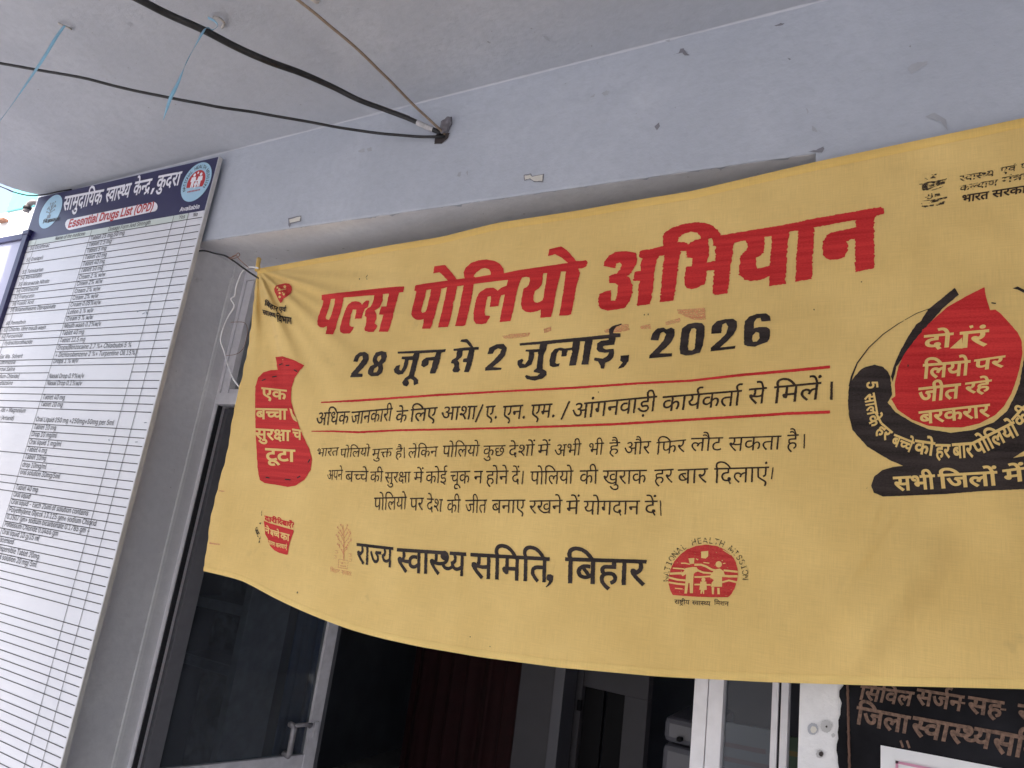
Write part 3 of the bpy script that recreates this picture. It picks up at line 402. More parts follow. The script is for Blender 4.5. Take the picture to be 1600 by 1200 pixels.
'I300':'88,0 88,728 197,728 493,262 505,244q 538,188q 577,116q 595,76 582,76 578,118q 574,194q 573,259q 573,281 573,728 666,728 666,0 555,0 292,414 273,443q 237,504q 190,587q 155,649 172,649 175,595q 179,503q 181,435q 181,415 181,0',
'I790':'299,-12 225,-12q 113,59q 51,186q 51,270 51,355q 113,482q 225,553q 299,553 374,553q 486,482q 549,355q 549,270 549,186q 486,59q 374,-12q;299,67 354,67q 426,124q 460,216q 460,270 460,324q 426,417q 354,474q 299,474 245,474q 174,417q 140,324q 140,270 140,216q 174,124q 245,67q',
'I766':'77,0 77,546 163,546 163,424 156,424 167,468q 216,526q 281,556q 316,556 375,556q 449,482q 460,423 448,423 458,464q 510,523q 583,556q 627,556 674,556q 752,515q 799,432q 799,368 799,0 711,0 711,366 711,425q 645,476q 601,476 564,476q 511,445q 482,391q 482,356 482,0 394,0 394,375 394,420q 333,476q 287,476 255,476q 199,446q 165,387q 165,344 165,0',
'I647':'331,546 331,471 10,471 10,546;117,0 117,619 117,666q 162,729q 233,762q 272,762 304,762q 345,751q 354,747 330,672 323,674q 301,680q 283,680 242,680q 205,639q 205,599 205,0',
'I670':'165,327 165,0 77,0 77,728 165,728 165,414 150,414 175,489q 267,553q 329,553 384,553q 468,507q 514,416q 514,347 514,0 426,0 426,339 426,402q 360,474q 303,474 264,474q 201,439q 165,374q',
'I597':'282,-12 214,-12q 109,58q 51,185q 51,271 51,358q 110,484q 214,553q 282,553 335,553q 398,518q 432,473q 440,458 447,458 447,728 535,728 535,0 450,0 450,84 440,84 432,69q 397,24q 334,-12q;295,67 345,67q 413,119q 448,212q 448,272 448,333q 414,423q 345,474q 295,474 243,474q 174,420q 140,329q 140,272 140,215q 175,122q 244,67q',
'I586':'299,-12 225,-12q 113,59q 51,186q 51,270 51,355q 113,482q 225,553q 299,553 339,553q 409,532q 467,494q 509,438q 521,402 436,378 430,399q 406,434q 371,460q 326,474q 299,474 245,474q 174,417q 140,324q 140,270 140,216q 174,124q 245,67q 299,67 327,67q 373,82q 408,108q 433,146q 438,167 522,144 512,107q 469,50q 411,9q 339,-12q',
'I137':'88,0 88,728 528,728 528,646 181,646 181,396 495,396 495,314 181,314 181,0',
'I397':'321,-13 242,-13q 126,38q 61,129q 57,190 152,190 156,149q 204,96q 278,70q 321,70 370,70q 449,103q 495,161q 495,200 495,235q 455,279q 390,307q 351,318 263,343 175,368q 77,460q 77,533 77,594q 144,687q 257,737q 327,737 399,737q 509,687q 573,599q 575,544 484,544 478,597q 389,655q 324,655 277,655q 207,625q 167,571q 167,537 167,499q 215,453q 280,427q 306,419 379,399 408,392q 479,364q 543,319q 585,249q 585,198 585,139q 523,43q 405,-13q',
'I411':'48,646 48,728 598,728 598,646 370,646 370,0 277,0 277,646',
'I1361':'92,0 92,67 334,329 375,373q 428,439q 456,500q 456,533 456,571q 419,627q 358,657q 319,657 277,657q 216,623q 183,562q 183,521 94,521 94,585q 154,683q 256,737q 321,737 386,737q 486,683q 543,591q 543,534 543,495q 515,420q 444,325q 379,257 220,87 220,82 556,82 556,0',
'I1359':'324,-10 243,-10q 129,78q 69,245q 69,363 69,481q 130,648q 244,737q 324,737 405,737q 519,648q 579,481q 579,363 579,245q 520,78q 406,-10q;324,71 377,71q 452,140q 490,271q 490,363 490,457q 452,587q 377,657q 324,657 271,657q 197,587q 158,457q 158,363 158,271q 197,140q 271,71q',
'I843':'77,-204 77,546 162,546 162,458 172,458 181,473q 214,518q 277,553q 330,553 398,553q 502,484q 562,358q 562,271 562,185q 503,58q 399,-12q 331,-12 279,-12q 215,24q 181,69q 172,84 165,84 165,-204;317,67 369,67q 438,122q 472,215q 472,272 472,329q 438,420q 369,474q 317,474 267,474q 199,423q 164,333q 164,272 164,212q 199,119q 268,67q',
'I1372':'59,148 59,224 349,728 440,728 157,235 157,229 589,229 589,148;402,0 402,170 402,206 402,454 490,454 490,0',
'I1360':'110,0 110,78 560,78 560,0;396,728 396,0 305,0 305,642 300,642 124,511 124,611 282,728',
'I73':'382,-10 289,-10q 143,81q 60,248q 60,363 60,479q 143,646q 289,737q 382,737 438,737q 536,705q 614,643q 666,555q 676,499 583,499 575,536q 538,593q 483,632q 418,651q 382,651 317,651q 211,585q 150,457q 150,363 150,271q 212,142q 317,76q 382,76 418,76q 483,96q 538,135q 575,192q 583,229 676,229 667,173q 614,85q 536,23q 438,-10q',
'I1744':'255,406 209,406q 145,446q 112,514q 112,554 112,592 112,632q 146,699q 209,739q 255,739 302,739q 365,699q 397,632q 397,592 397,554 397,514q 365,446q 302,406q;255,470 292,470q 323,521q 323,554 323,592 323,624q 293,676q 255,676 219,676q 187,624q 187,592 187,554 187,521q 218,470q;728,-14 681,-14q 617,26q 584,94q 584,134 584,172 584,212q 618,279q 682,319q 728,319 774,319q 838,279q 870,212q 870,172 870,134 870,94q 837,26q 774,-14q;728,50 765,50q 795,101q 795,134 795,172 795,204q 766,256q 728,256 691,256q 659,204q 659,172 659,134 659,101q 690,50q;197,0 697,728 780,728 280,0',
'I984':'200,0 34,546 127,546 194,308 208,259q 239,135q 254,57 239,57 253,132q 284,256q 298,308 363,546 457,546 521,308 535,257q 565,134q 580,57 564,57 580,133q 610,256q 625,308 691,546 784,546 619,0 531,0 460,247 450,285q 429,363q 410,445q 399,487 419,487 409,445q 389,363q 369,284q 358,247 287,0',
'I292':'88,0 88,728 220,728 399,269 405,252q 421,204q 439,147q 456,91q 462,67 442,67 449,90q 465,145q 483,202q 500,252q 506,269 683,728 815,728 815,0 724,0 724,416 724,438q 725,496q 726,559q 728,625q 728,655 736,655 726,622q 703,552q 681,487q 661,433q 654,416 492,0 411,0 246,416 239,433q 221,485q 199,549q 175,620q 163,655 172,655 173,628q 174,564q 175,500q 176,439q 176,416 176,0',
'I1022':'62,0 62,65 368,459 368,464 71,464 71,546 481,546 481,476 184,87 184,82 491,82 491,0',
'I998':'68,-198 91,-122 100,-124 127,-131q 171,-125q 206,-87q 219,-48 235,-3 26,546 123,546 239,222 257,171q 283,72q 297,25 265,25 279,72q 305,172q 323,222 440,546 536,546 296,-82 279,-125q 233,-181q 171,-208q 133,-208 109,-208q 75,-201q',
'I65':'88,0 88,728 346,728 422,728q 521,675q 569,588q 569,535 569,488q 536,427q 482,391q 450,382 450,375 484,373q 552,330q 598,251q 598,194 598,139q 547,51q 440,0q 354,0;181,82 352,82 437,82q 508,147q 508,195 508,231q 471,293q 403,330q 356,330 181,330;181,408 341,408 380,408q 443,439q 480,495q 480,533 480,580q 415,646q 344,646 181,646',
'I993':'32,0 247,314 247,247 43,546 146,546 213,440 240,399q 278,328q 299,294 253,294 274,328q 309,399q 335,440 405,546 505,546 301,243 301,308 514,0 412,0 332,123 306,163q 269,231q 249,263 295,263 275,231q 241,163q 214,123 133,0',
'I161':'88,0 88,728 181,728 181,413 562,413 562,728 655,728 655,0 562,0 562,331 181,331 181,0',
'I1366':'139,0 462,640 462,646 89,646 89,728 559,728 559,641 236,0',
'I1400':'282,49 282,521 365,521 365,49;88,246 88,324 559,324 559,246',
'I459':'224,0 25,728 120,728 235,281 245,246q 261,172q 277,96q 284,56 272,56 280,96q 295,172q 313,246q 322,281 440,728 545,728 662,281 672,246q 689,172q 706,96q 713,56 700,56 708,96q 723,172q 741,246q 750,281 864,728 960,728 761,0 653,0 528,461 516,506q 493,612q 482,681 502,681 491,616q 471,513q 457,461 332,0',
'I1374':'324,737 391,737q 496,676q 555,567q 555,497 555,445q 510,329q 452,243 287,0 187,0 430,355 439,355 429,334q 392,301q 341,281q 312,281 246,281q 147,336q 93,436q 93,504 93,572q 153,677q 257,737q;324,658 282,658q 218,618q 181,548q 181,504 181,458q 218,389q 282,350q 324,350 366,350q 431,389q 467,458q 467,502 467,547q 431,618q 366,658q',
'I466':'28,0 312,407 312,338 44,728 151,728 256,573 280,539q 310,492q 334,447q 350,416 334,416 350,447q 375,492q 405,539q 429,573 536,728 641,728 373,342 373,410 654,0 547,0 420,185 399,215q 371,258q 347,302q 332,332 352,332 337,303q 312,260q 283,215q 262,185 133,0',
'I849':'535,-204 447,-204 447,84 440,84 432,69q 397,24q 334,-12q 282,-12 214,-12q 109,58q 51,185q 51,271 51,358q 110,484q 214,553q 282,553 335,553q 398,518q 432,473q 440,458 450,458 450,546 535,546;295,67 345,67q 413,119q 448,212q 448,272 448,333q 414,423q 345,474q 295,474 243,474q 174,420q 140,329q 140,272 140,215q 175,122q 244,67q',
'I1371':'310,-10 244,-10q 134,36q 65,123q 61,184 156,184 160,147q 202,97q 270,72q 311,72 355,72q 427,102q 468,162q 468,206 468,245q 432,311q 352,352q 286,352 226,352 226,426 410,640 410,646 97,646 97,728 532,728 532,660 303,396 303,411 382,419q 498,365q 561,266q 561,205 561,143q 496,45q 383,-10q',
'I1392':'482,351 482,270 163,270 163,351',
'I141':'385,-10 288,-10q 142,81q 60,249q 60,363 60,479q 142,646q 286,737q 379,737 437,737q 537,703q 616,640q 668,552q 678,500 583,500 571,535q 534,590q 483,630q 418,651q 380,651 316,651q 211,585q 150,457q 150,363 150,271q 212,143q 318,76q 385,76 447,76q 541,128q 593,225q 593,290 621,285 404,285 404,366 684,366 684,286 684,196q 606,63q 472,-10q',
'I1367':'324,-10 250,-10q 137,42q 74,134q 74,193 74,239q 111,318q 176,371q 216,378 216,382 163,396q 101,486q 101,544 101,600q 158,687q 259,737q 324,737 388,737q 488,687q 546,600q 546,544 546,486q 483,396q 432,382 432,378 471,371q 536,318q 574,239q 574,193 574,134q 510,42q 397,-10q;324,71 372,71q 442,103q 481,160q 481,198 481,239q 440,301q 369,336q 324,336 278,336q 207,301q 166,239q 166,198 166,160q 204,103q 275,71q;324,414 362,414q 422,445q 457,500q 457,537 457,574q 423,627q 363,657q 324,657 284,657q 224,627q 190,574q 190,537 190,500q 224,445q 285,414q',
'I1373':'324,-10 257,-10q 152,52q 93,161q 93,231 93,283q 138,398q 196,485 361,728 461,728 218,373 209,373 219,393q 256,427q 307,447q 336,447 402,447q 500,392q 555,292q 555,224 555,156q 495,51q 391,-10q;324,70 366,70q 430,110q 467,179q 467,224 467,270q 430,338q 366,377q 324,377 282,377q 217,339q 181,271q 181,226 181,180q 217,110q 282,70q',
'I234':'45,0 45,82 174,82 174,646 45,646 45,728 396,728 396,646 267,646 267,82 396,82 396,0',
}
WORDS = {
'अधिक':(2400,'D9:0:0 D67:764:0 D43:1023:0 D25:1638:0'),
'जानकारी':(3245,'D32:0:0 D66:742:0 D44:1001:0 D25:1556:0 D66:2318:0 D52:2577:0 D68:2986:0'),
'के':(762,'D25:0:0 D75:541:0'),
'लिए':(1490,'D67:0:0 D54:259:0 D19:937:0'),
'आशा':(1962,'D10:0:0 D58:1023:0 D66:1703:0'),
'ए.':(822,'D19:0:0 I1376:553:0'),
'एन.':(1377,'D19:0:0 D44:553:0 I1376:1108:0'),
'एम.':(1420,'D19:0:0 D50:553:0 I1376:1151:0'),
'आंगनवाड़ी':(3792,'D10:0:0 D6:1023:0 D27:1023:0 D44:1586:0 D57:2141:0 D66:2697:0 D96:2956:0 D68:3533:0'),
'कार्यकर्ता':(3192,'D25:0:0 D66:762:0 D51:1021:0 D181:1601:0 D25:1601:0 D40:2363:0 D66:2933:0 D181:3192:0'),
'से':(676,'D60:0:0 D75:676:0'),
'मिलें':(1535,'D67:0:0 D50:259:0 D54:857:0 D449:1535:0'),
'भारत':(1941,'D49:0:0 D66:703:0 D52:962:0 D40:1371:0'),
'पोलियो':(2603,'D46:0:0 D79:568:0 D67:827:0 D54:1086:0 D51:1764:0 D79:2344:0'),
'मुक्त':(1457,'D50:0:0 D69:598:0 D494:598:0'),
'है':(531,'D61:0:0 D76:531:0'),
'लेकिन':(2254,'D54:0:0 D75:678:0 D67:678:0 D25:937:0 D44:1699:0'),
'कुछ':(1463,'D25:0:0 D69:541:0 D31:762:0'),
'देशों':(1459,'D42:0:0 D75:465:0 D58:520:0 D461:1200:0'),
'में':(598,'D50:0:0 D449:598:0'),
'अभी':(1726,'D9:0:0 D49:764:0 D68:1467:0'),
'भी':(962,'D49:0:0 D68:703:0'),
'और':(1432,'D24:0:0 D52:1023:0'),
'फिर':(1439,'D67:0:0 D47:259:0 D52:1030:0'),
'लौट':(1441,'D54:0:0 D80:678:0 D35:937:0'),
'सकता':(2267,'D60:0:0 D25:676:0 D40:1438:0 D66:2008:0'),
'अपने':(1887,'D9:0:0 D46:764:0 D44:1332:0 D75:1887:0'),
'बच्चे':(1569,'D48:0:0 D500:571:0 D75:1569:0'),
'की':(1021,'D25:0:0 D68:762:0'),
'सुरक्षा':(2056,'D60:0:0 D69:676:0 D52:676:0 D179:1085:0 D66:1797:0'),
'कोई':(1512,'D25:0:0 D79:762:0 D12:1021:0'),
'चूक':(1396,'D30:0:0 D70:634:0 D25:634:0'),
'न':(555,'D44:0:0'),
'होने':(1345,'D61:0:0 D79:531:0 D44:790:0 D75:1345:0'),
'दें':(520,'D42:0:0 D449:465:0'),
'खुराक':(2248,'D26:0:0 D69:818:0 D52:818:0 D66:1227:0 D25:1486:0'),
'हर':(940,'D61:0:0 D52:531:0'),
'बार':(1239,'D48:0:0 D66:571:0 D52:830:0'),
'दिलाएं':(2269,'D67:0:0 D42:259:0 D54:779:0 D66:1457:0 D19:1716:0 D6:2281:0'),
'पर':(977,'D46:0:0 D52:568:0'),
'देश':(1200,'D42:0:0 D75:465:0 D58:520:0'),
'जीत':(1571,'D32:0:0 D68:742:0 D40:1001:0'),
'बनाए':(1938,'D48:0:0 D44:571:0 D66:1126:0 D19:1385:0'),
'रखने':(1782,'D52:0:0 D26:409:0 D44:1227:0 D75:1782:0'),
'योगदान':(2736,'D51:0:0 D79:580:0 D27:839:0 D42:1402:0 D66:1922:0 D44:2181:0'),
'राज्य':(1820,'D52:0:0 D66:409:0 D190:668:0 D51:1240:0'),
'स्वास्थ्य':(2553,'D215:0:0 D57:389:0 D66:945:0 D569:1204:0 D51:1973:0'),
'समिति':(2362,'D60:0:0 D67:676:0 D50:935:0 D67:1533:0 D40:1792:0'),
'बिहार':(2029,'D67:0:0 D48:259:0 D61:830:0 D66:1361:0 D52:1620:0'),
'एक':(1315,'D19:0:0 D25:553:0'),
'बच्चा':(1828,'D48:0:0 D500:571:0 D66:1569:0'),
'छू':(701,'D31:0:0 D70:566:0'),
'च':(634,'D30:0:0'),
'टूटा':(1267,'D35:0:0 D70:460:0 D35:504:0 D66:1008:0'),
'एवं':(1109,'D19:0:0 D57:553:0 D6:1109:0'),
'विभाग':(2340,'D67:0:0 D57:259:0 D49:815:0 D66:1518:0 D27:1777:0'),
'दारी':(1447,'D42:0:0 D66:520:0 D52:779:0 D68:1188:0'),
'दिखाएँ?':(2920,'D67:0:0 D42:259:0 D26:779:0 D66:1597:0 D19:1856:0 D5:2431:0 I1431:2409:0'),
'ने':(555,'D44:0:0 D75:555:0'),
'का':(1021,'D25:0:0 D66:762:0'),
'करण':(1894,'D25:0:0 D52:762:0 D39:1171:0'),
'करवाएं':(2539,'D25:0:0 D52:762:0 D57:1171:0 D66:1727:0 D19:1986:0 D6:2551:0'),
'सरकार':(2515,'D60:0:0 D52:676:0 D25:1085:0 D66:1847:0 D52:2106:0'),
'राष्ट्रीय':(2091,'D52:0:0 D66:409:0 D564:668:0 D68:1252:0 D51:1511:0'),
'मिशन':(2092,'D67:0:0 D50:259:0 D58:857:0 D44:1537:0'),
'कल्याण':(2824,'D25:0:0 D210:762:0 D51:1262:0 D66:1842:0 D39:2101:0'),
'मंत्रालय':(2667,'D50:0:0 D6:598:0 D269:598:0 D66:1150:0 D54:1409:0 D51:2087:0'),
'परिवार':(2460,'D46:0:0 D67:568:0 D52:827:0 D57:1236:0 D66:1792:0 D52:2051:0'),
'दो':(779,'D42:0:0 D79:520:0'),
'ारं':(668,'D66:0:0 D52:259:0 D6:668:0'),
'लियो':(1776,'D67:0:0 D54:259:0 D51:937:0 D79:1517:0'),
'रहे':(940,'D52:0:0 D61:409:0 D75:940:0'),
'बरकरार':(2819,'D48:0:0 D52:571:0 D25:980:0 D52:1742:0 D66:2151:0 D52:2410:0'),
'5':(648,'I1364:0:0'),
'साल':(1613,'D60:0:0 D66:676:0 D54:935:0'),
'को':(1021,'D25:0:0 D79:762:0'),
'सभी':(1638,'D60:0:0 D49:676:0 D68:1379:0'),
'जिलों':(1938,'D67:0:0 D32:259:0 D54:1001:0 D461:1679:0'),
'सामुदायिक':(3913,'D60:0:0 D66:676:0 D50:935:0 D69:1533:0 D42:1533:0 D66:2053:0 D67:2312:0 D51:2571:0 D25:3151:0'),
'केन्द्र':(1640,'D25:0:0 D75:541:0 D202:762:0 D271:1120:0'),
'कुदरा':(1950,'D25:0:0 D69:541:0 D42:762:0 D52:1282:0 D66:1691:0'),
'सिविल':(2428,'D67:0:0 D60:259:0 D67:935:0 D57:1194:0 D54:1750:0'),
'सर्जन':(1973,'D60:0:0 D32:676:0 D181:1418:0 D44:1418:0'),
'सह':(1207,'D60:0:0 D61:676:0'),
'जिला':(1938,'D67:0:0 D32:259:0 D54:1001:0 D66:1679:0'),
'समि':(1533,'D60:0:0 D67:676:0 D50:935:0'),
'स':(676,'D60:0:0'),
',':(269,'I1375:0:0'),
'/':(360,'I1455:0:0'),
'Essential Drugs List (OPD)':(12442,'I95:0:0 I871:601:0 I871:1129:0 I614:1657:0 I773:2240:0 I889:2831:0 I689:3158:0 I507:3400:0 I751:3961:0 I1422:4237:0 I84:4505:0 I852:5227:0 I915:5604:0 I658:6195:0 I871:6808:0 I1422:7336:0 I281:7604:0 I689:8170:0 I871:8412:0 I889:8940:0 I1422:9267:0 I1380:9536:0 I321:9926:0 I375:10691:0 I84:11330:0 I1381:12051:0'),
'Available':(4363,'I2:0:0 I980:690:0 I507:1252:0 I689:1813:0 I751:2056:0 I507:2331:0 I578:2893:0 I751:3505:0 I614:3780:0'),
'Yes':(1790,'I472:0:0 I614:679:0 I871:1262:0'),
'No':(1353,'I300:0:0 I790:753:0'),
'Name of the medicine':(10352,'I300:0:0 I507:753:0 I766:1315:0 I614:2191:0 I1422:2774:0 I790:3042:0 I647:3642:0 I1422:4012:0 I889:4281:0 I670:4608:0 I614:5199:0 I1422:5782:0 I766:6051:0 I614:6927:0 I597:7510:0 I689:8122:0 I586:8364:0 I689:8936:0 I773:9178:0 I614:9769:0'),
'Dosage Form And Strength':(12799,'I84:0:0 I790:722:0 I871:1321:0 I507:1849:0 I658:2411:0 I614:3024:0 I1422:3607:0 I137:3875:0 I790:4466:0 I852:5065:0 I766:5442:0 I1422:6318:0 I2:6586:0 I773:7276:0 I597:7867:0 I1422:8479:0 I397:8748:0 I889:9390:0 I852:9717:0 I614:10093:0 I773:10676:0 I658:11267:0 I889:11880:0 I670:12208:0'),
'Sl':(917,'I397:0:0 I751:642:0'),
'Diclofenac':(5087,'I84:0:0 I689:722:0 I586:964:0 I751:1535:0 I790:1811:0 I647:2410:0 I614:2780:0 I773:3363:0 I507:3954:0 I586:4516:0'),
'Tablet 25 mg,50 mg':(9651,'I411:0:0 I507:646:0 I578:1207:0 I751:1819:0 I614:2095:0 I889:2678:0 I1422:3005:0 I1361:3273:0 I1364:3922:0 I1422:4570:0 I766:4839:0 I658:5715:0 I1375:6328:0 I1364:6597:0 I1359:7245:0 I1422:7894:0 I766:8162:0 I658:9038:0'),
'Tablet 2.5 mg':(6597,'I411:0:0 I507:646:0 I578:1207:0 I751:1819:0 I614:2095:0 I889:2678:0 I1422:3005:0 I1361:3273:0 I1376:3922:0 I1364:4190:0 I1422:4839:0 I766:5107:0 I658:5983:0'),
'Tablet 5 mg':(5680,'I411:0:0 I507:646:0 I578:1207:0 I751:1819:0 I614:2095:0 I889:2678:0 I1422:3005:0 I1364:3273:0 I1422:3922:0 I766:4190:0 I658:5066:0'),
'Enalapril':(4097,'I95:0:0 I773:601:0 I507:1192:0 I751:1753:0 I507:2029:0 I843:2590:0 I852:3203:0 I689:3579:0 I751:3821:0'),
'Tablet 20 mg':(6328,'I411:0:0 I507:646:0 I578:1207:0 I751:1819:0 I614:2095:0 I889:2678:0 I1422:3005:0 I1361:3273:0 I1359:3922:0 I1422:4570:0 I766:4839:0 I658:5715:0'),
'Tablet 40 mg':(6328,'I411:0:0 I507:646:0 I578:1207:0 I751:1819:0 I614:2095:0 I889:2678:0 I1422:3005:0 I1372:3273:0 I1359:3922:0 I1422:4570:0 I766:4839:0 I658:5715:0'),
'Tablet 10 mg':(6328,'I411:0:0 I507:646:0 I578:1207:0 I751:1819:0 I614:2095:0 I889:2678:0 I1422:3005:0 I1360:3273:0 I1359:3922:0 I1422:4570:0 I766:4839:0 I658:5715:0'),
'Telmisartan':(5567,'I411:0:0 I614:646:0 I751:1229:0 I766:1504:0 I689:2380:0 I871:2622:0 I507:3150:0 I852:3711:0 I889:4088:0 I507:4415:0 I773:4977:0'),
'Atorvastatin':(5693,'I2:0:0 I889:690:0 I790:1017:0 I852:1617:0 I980:1993:0 I507:2555:0 I871:3117:0 I889:3645:0 I507:3972:0 I889:4533:0 I689:4860:0 I773:5103:0'),
'Cream 2 % w/w':(7561,'I73:0:0 I852:730:0 I614:1107:0 I507:1690:0 I766:2251:0 I1422:3127:0 I1361:3396:0 I1422:4044:0 I1744:4313:0 I1422:5295:0 I984:5563:0 I1455:6382:0 I984:6742:0'),
'Miconazole Nitrate':(8918,'I292:0:0 I689:903:0 I586:1146:0 I790:1717:0 I773:2316:0 I507:2907:0 I1022:3469:0 I790:4021:0 I751:4621:0 I614:4896:0 I1422:5479:0 I300:5748:0 I689:6501:0 I889:6743:0 I852:7070:0 I507:7447:0 I889:8008:0 I614:8335:0'),
'Cream 2% w/w':(7292,'I73:0:0 I852:730:0 I614:1107:0 I507:1690:0 I766:2251:0 I1422:3127:0 I1361:3396:0 I1744:4044:0 I1422:5026:0 I984:5295:0 I1455:6113:0 I984:6474:0'),
'Clotrimazole':(5999,'I73:0:0 I751:730:0 I790:1006:0 I889:1605:0 I852:1933:0 I689:2309:0 I766:2551:0 I507:3427:0 I1022:3989:0 I790:4541:0 I751:5141:0 I614:5416:0'),
'Framycetin':(5281,'I137:0:0 I852:590:0 I507:967:0 I766:1528:0 I998:2404:0 I586:2966:0 I614:3538:0 I889:4121:0 I689:4448:0 I773:4690:0'),
'Fusidic Acid':(5762,'I137:0:0 I915:590:0 I871:1182:0 I689:1709:0 I597:1952:0 I689:2564:0 I586:2806:0 I1422:3377:0 I2:3646:0 I586:4336:0 I689:4907:0 I597:5149:0'),
'Cream 0.05%w/w':(8589,'I73:0:0 I852:730:0 I614:1107:0 I507:1690:0 I766:2251:0 I1422:3127:0 I1359:3396:0 I1376:4044:0 I1359:4313:0 I1364:4961:0 I1744:5610:0 I984:6592:0 I1455:7410:0 I984:7771:0'),
'Betamethasone Dipropionate':(13704,'I65:0:0 I614:654:0 I889:1237:0 I507:1564:0 I766:2126:0 I614:3002:0 I889:3585:0 I670:3912:0 I507:4503:0 I871:5065:0 I790:5593:0 I773:6192:0 I614:6783:0 I1422:7366:0 I84:7635:0 I689:8356:0 I843:8599:0 I852:9211:0 I790:9587:0 I843:10187:0 I689:10799:0 I790:11042:0 I773:11641:0 I507:12232:0 I889:12793:0 I614:13121:0'),
'Lotion 1 % w/v':(7102,'I281:0:0 I790:565:0 I889:1165:0 I689:1492:0 I790:1734:0 I773:2334:0 I1422:2925:0 I1360:3193:0 I1422:3842:0 I1744:4110:0 I1422:5092:0 I984:5361:0 I1455:6179:0 I980:6540:0'),
'Cream 5 % w/w':(7561,'I73:0:0 I852:730:0 I614:1107:0 I507:1690:0 I766:2251:0 I1422:3127:0 I1364:3396:0 I1422:4044:0 I1744:4313:0 I1422:5295:0 I984:5563:0 I1455:6382:0 I984:6742:0'),
'Permethrin':(5185,'I375:0:0 I614:639:0 I852:1222:0 I766:1598:0 I614:2474:0 I889:3057:0 I670:3384:0 I852:3976:0 I689:4352:0 I773:4594:0'),
'Mouth wash 0.2%w/v':(10337,'I292:0:0 I790:903:0 I915:1503:0 I889:2094:0 I670:2421:0 I1422:3013:0 I984:3281:0 I507:4100:0 I871:4661:0 I670:5189:0 I1422:5780:0 I1359:6049:0 I1376:6697:0 I1361:6966:0 I1744:7614:0 I984:8596:0 I1455:9415:0 I980:9775:0'),
'Chlorhexidine mouth wash':(12585,'I73:0:0 I670:730:0 I751:1322:0 I790:1597:0 I852:2197:0 I670:2573:0 I614:3165:0 I993:3748:0 I689:4293:0 I597:4536:0 I689:5148:0 I773:5390:0 I614:5981:0 I1422:6564:0 I766:6833:0 I790:7708:0 I915:8308:0 I889:8899:0 I670:9227:0 I1422:9818:0 I984:10086:0 I507:10905:0 I871:11466:0 I670:11994:0'),
'Furosemide':(5582,'I137:0:0 I915:590:0 I852:1182:0 I790:1558:0 I871:2158:0 I614:2686:0 I766:3269:0 I689:4145:0 I597:4387:0 I614:4999:0'),
'Tablet 12.5 mg':(7245,'I411:0:0 I507:646:0 I578:1207:0 I751:1819:0 I614:2095:0 I889:2678:0 I1422:3005:0 I1360:3273:0 I1361:3922:0 I1376:4570:0 I1364:4839:0 I1422:5487:0 I766:5756:0 I658:6632:0'),
'Hydrochlorothiazide':(9619,'I161:0:0 I998:743:0 I597:1305:0 I852:1917:0 I790:2294:0 I586:2894:0 I670:3465:0 I751:4056:0 I790:4332:0 I852:4931:0 I790:5308:0 I889:5907:0 I670:6234:0 I689:6826:0 I507:7068:0 I1022:7629:0 I689:8182:0 I597:8424:0 I614:9036:0'),
'Drops(Benzocaine 2.7 %+ Chlorbutol 5 %':(19905,'I84:0:0 I852:722:0 I790:1098:0 I843:1698:0 I871:2310:0 I1380:2838:0 I65:3229:0 I614:3883:0 I773:4466:0 I1022:5057:0 I790:5609:0 I586:6208:0 I507:6780:0 I689:7341:0 I773:7583:0 I614:8174:0 I1422:8757:0 I1361:9026:0 I1376:9674:0 I1366:9943:0 I1422:10591:0 I1744:10860:0 I1400:11842:0 I1422:12490:0 I73:12759:0 I670:13489:0 I751:14081:0 I790:14356:0 I852:14956:0 I578:15332:0 I915:15944:0 I889:16536:0 I790:16863:0 I751:17462:0 I1422:17738:0 I1364:18006:0 I1422:18655:0 I1744:18923:0'),
'+ Dichlorobenzene 2 %+ Turpentine Oil 15%)':(21706,'I1400:0:0 I1422:648:0 I84:917:0 I689:1639:0 I586:1881:0 I670:2452:0 I751:3043:0 I790:3319:0 I852:3918:0 I790:4295:0 I578:4895:0 I614:5507:0 I773:6090:0 I1022:6681:0 I614:7233:0 I773:7816:0 I614:8407:0 I1422:8990:0 I1361:9258:0 I1422:9907:0 I1744:10175:0 I1400:11157:0 I1422:11806:0 I411:12074:0 I915:12720:0 I852:13311:0 I843:13688:0 I614:14300:0 I773:14883:0 I889:15474:0 I689:15801:0 I773:16043:0 I614:16634:0 I1422:17217:0 I321:17485:0 I689:18250:0 I751:18492:0 I1422:18768:0 I1360:19036:0 I1364:19685:0 I1744:20333:0 I1381:21315:0'),
'Ear Wax Solvent':(7749,'I95:0:0 I507:601:0 I852:1163:0 I1422:1539:0 I459:1808:0 I507:2793:0 I993:3354:0 I1422:3900:0 I397:4169:0 I790:4811:0 I751:5410:0 I980:5686:0 I614:6248:0 I773:6831:0 I889:7421:0'),
'Drops 1 % w/v':(7015,'I84:0:0 I852:722:0 I790:1098:0 I843:1698:0 I871:2310:0 I1422:2838:0 I1360:3106:0 I1422:3755:0 I1744:4023:0 I1422:5005:0 I984:5274:0 I1455:6092:0 I980:6453:0'),
'Clotrimazole ':(6268,'I73:0:0 I751:730:0 I790:1006:0 I889:1605:0 I852:1933:0 I689:2309:0 I766:2551:0 I507:3427:0 I1022:3989:0 I790:4541:0 I751:5141:0 I614:5416:0 I1422:5999:0'),
'Normal Saline':(6605,'I300:0:0 I790:753:0 I852:1353:0 I766:1729:0 I507:2605:0 I751:3167:0 I1422:3442:0 I397:3711:0 I507:4353:0 I751:4914:0 I689:5189:0 I773:5432:0 I614:6022:0'),
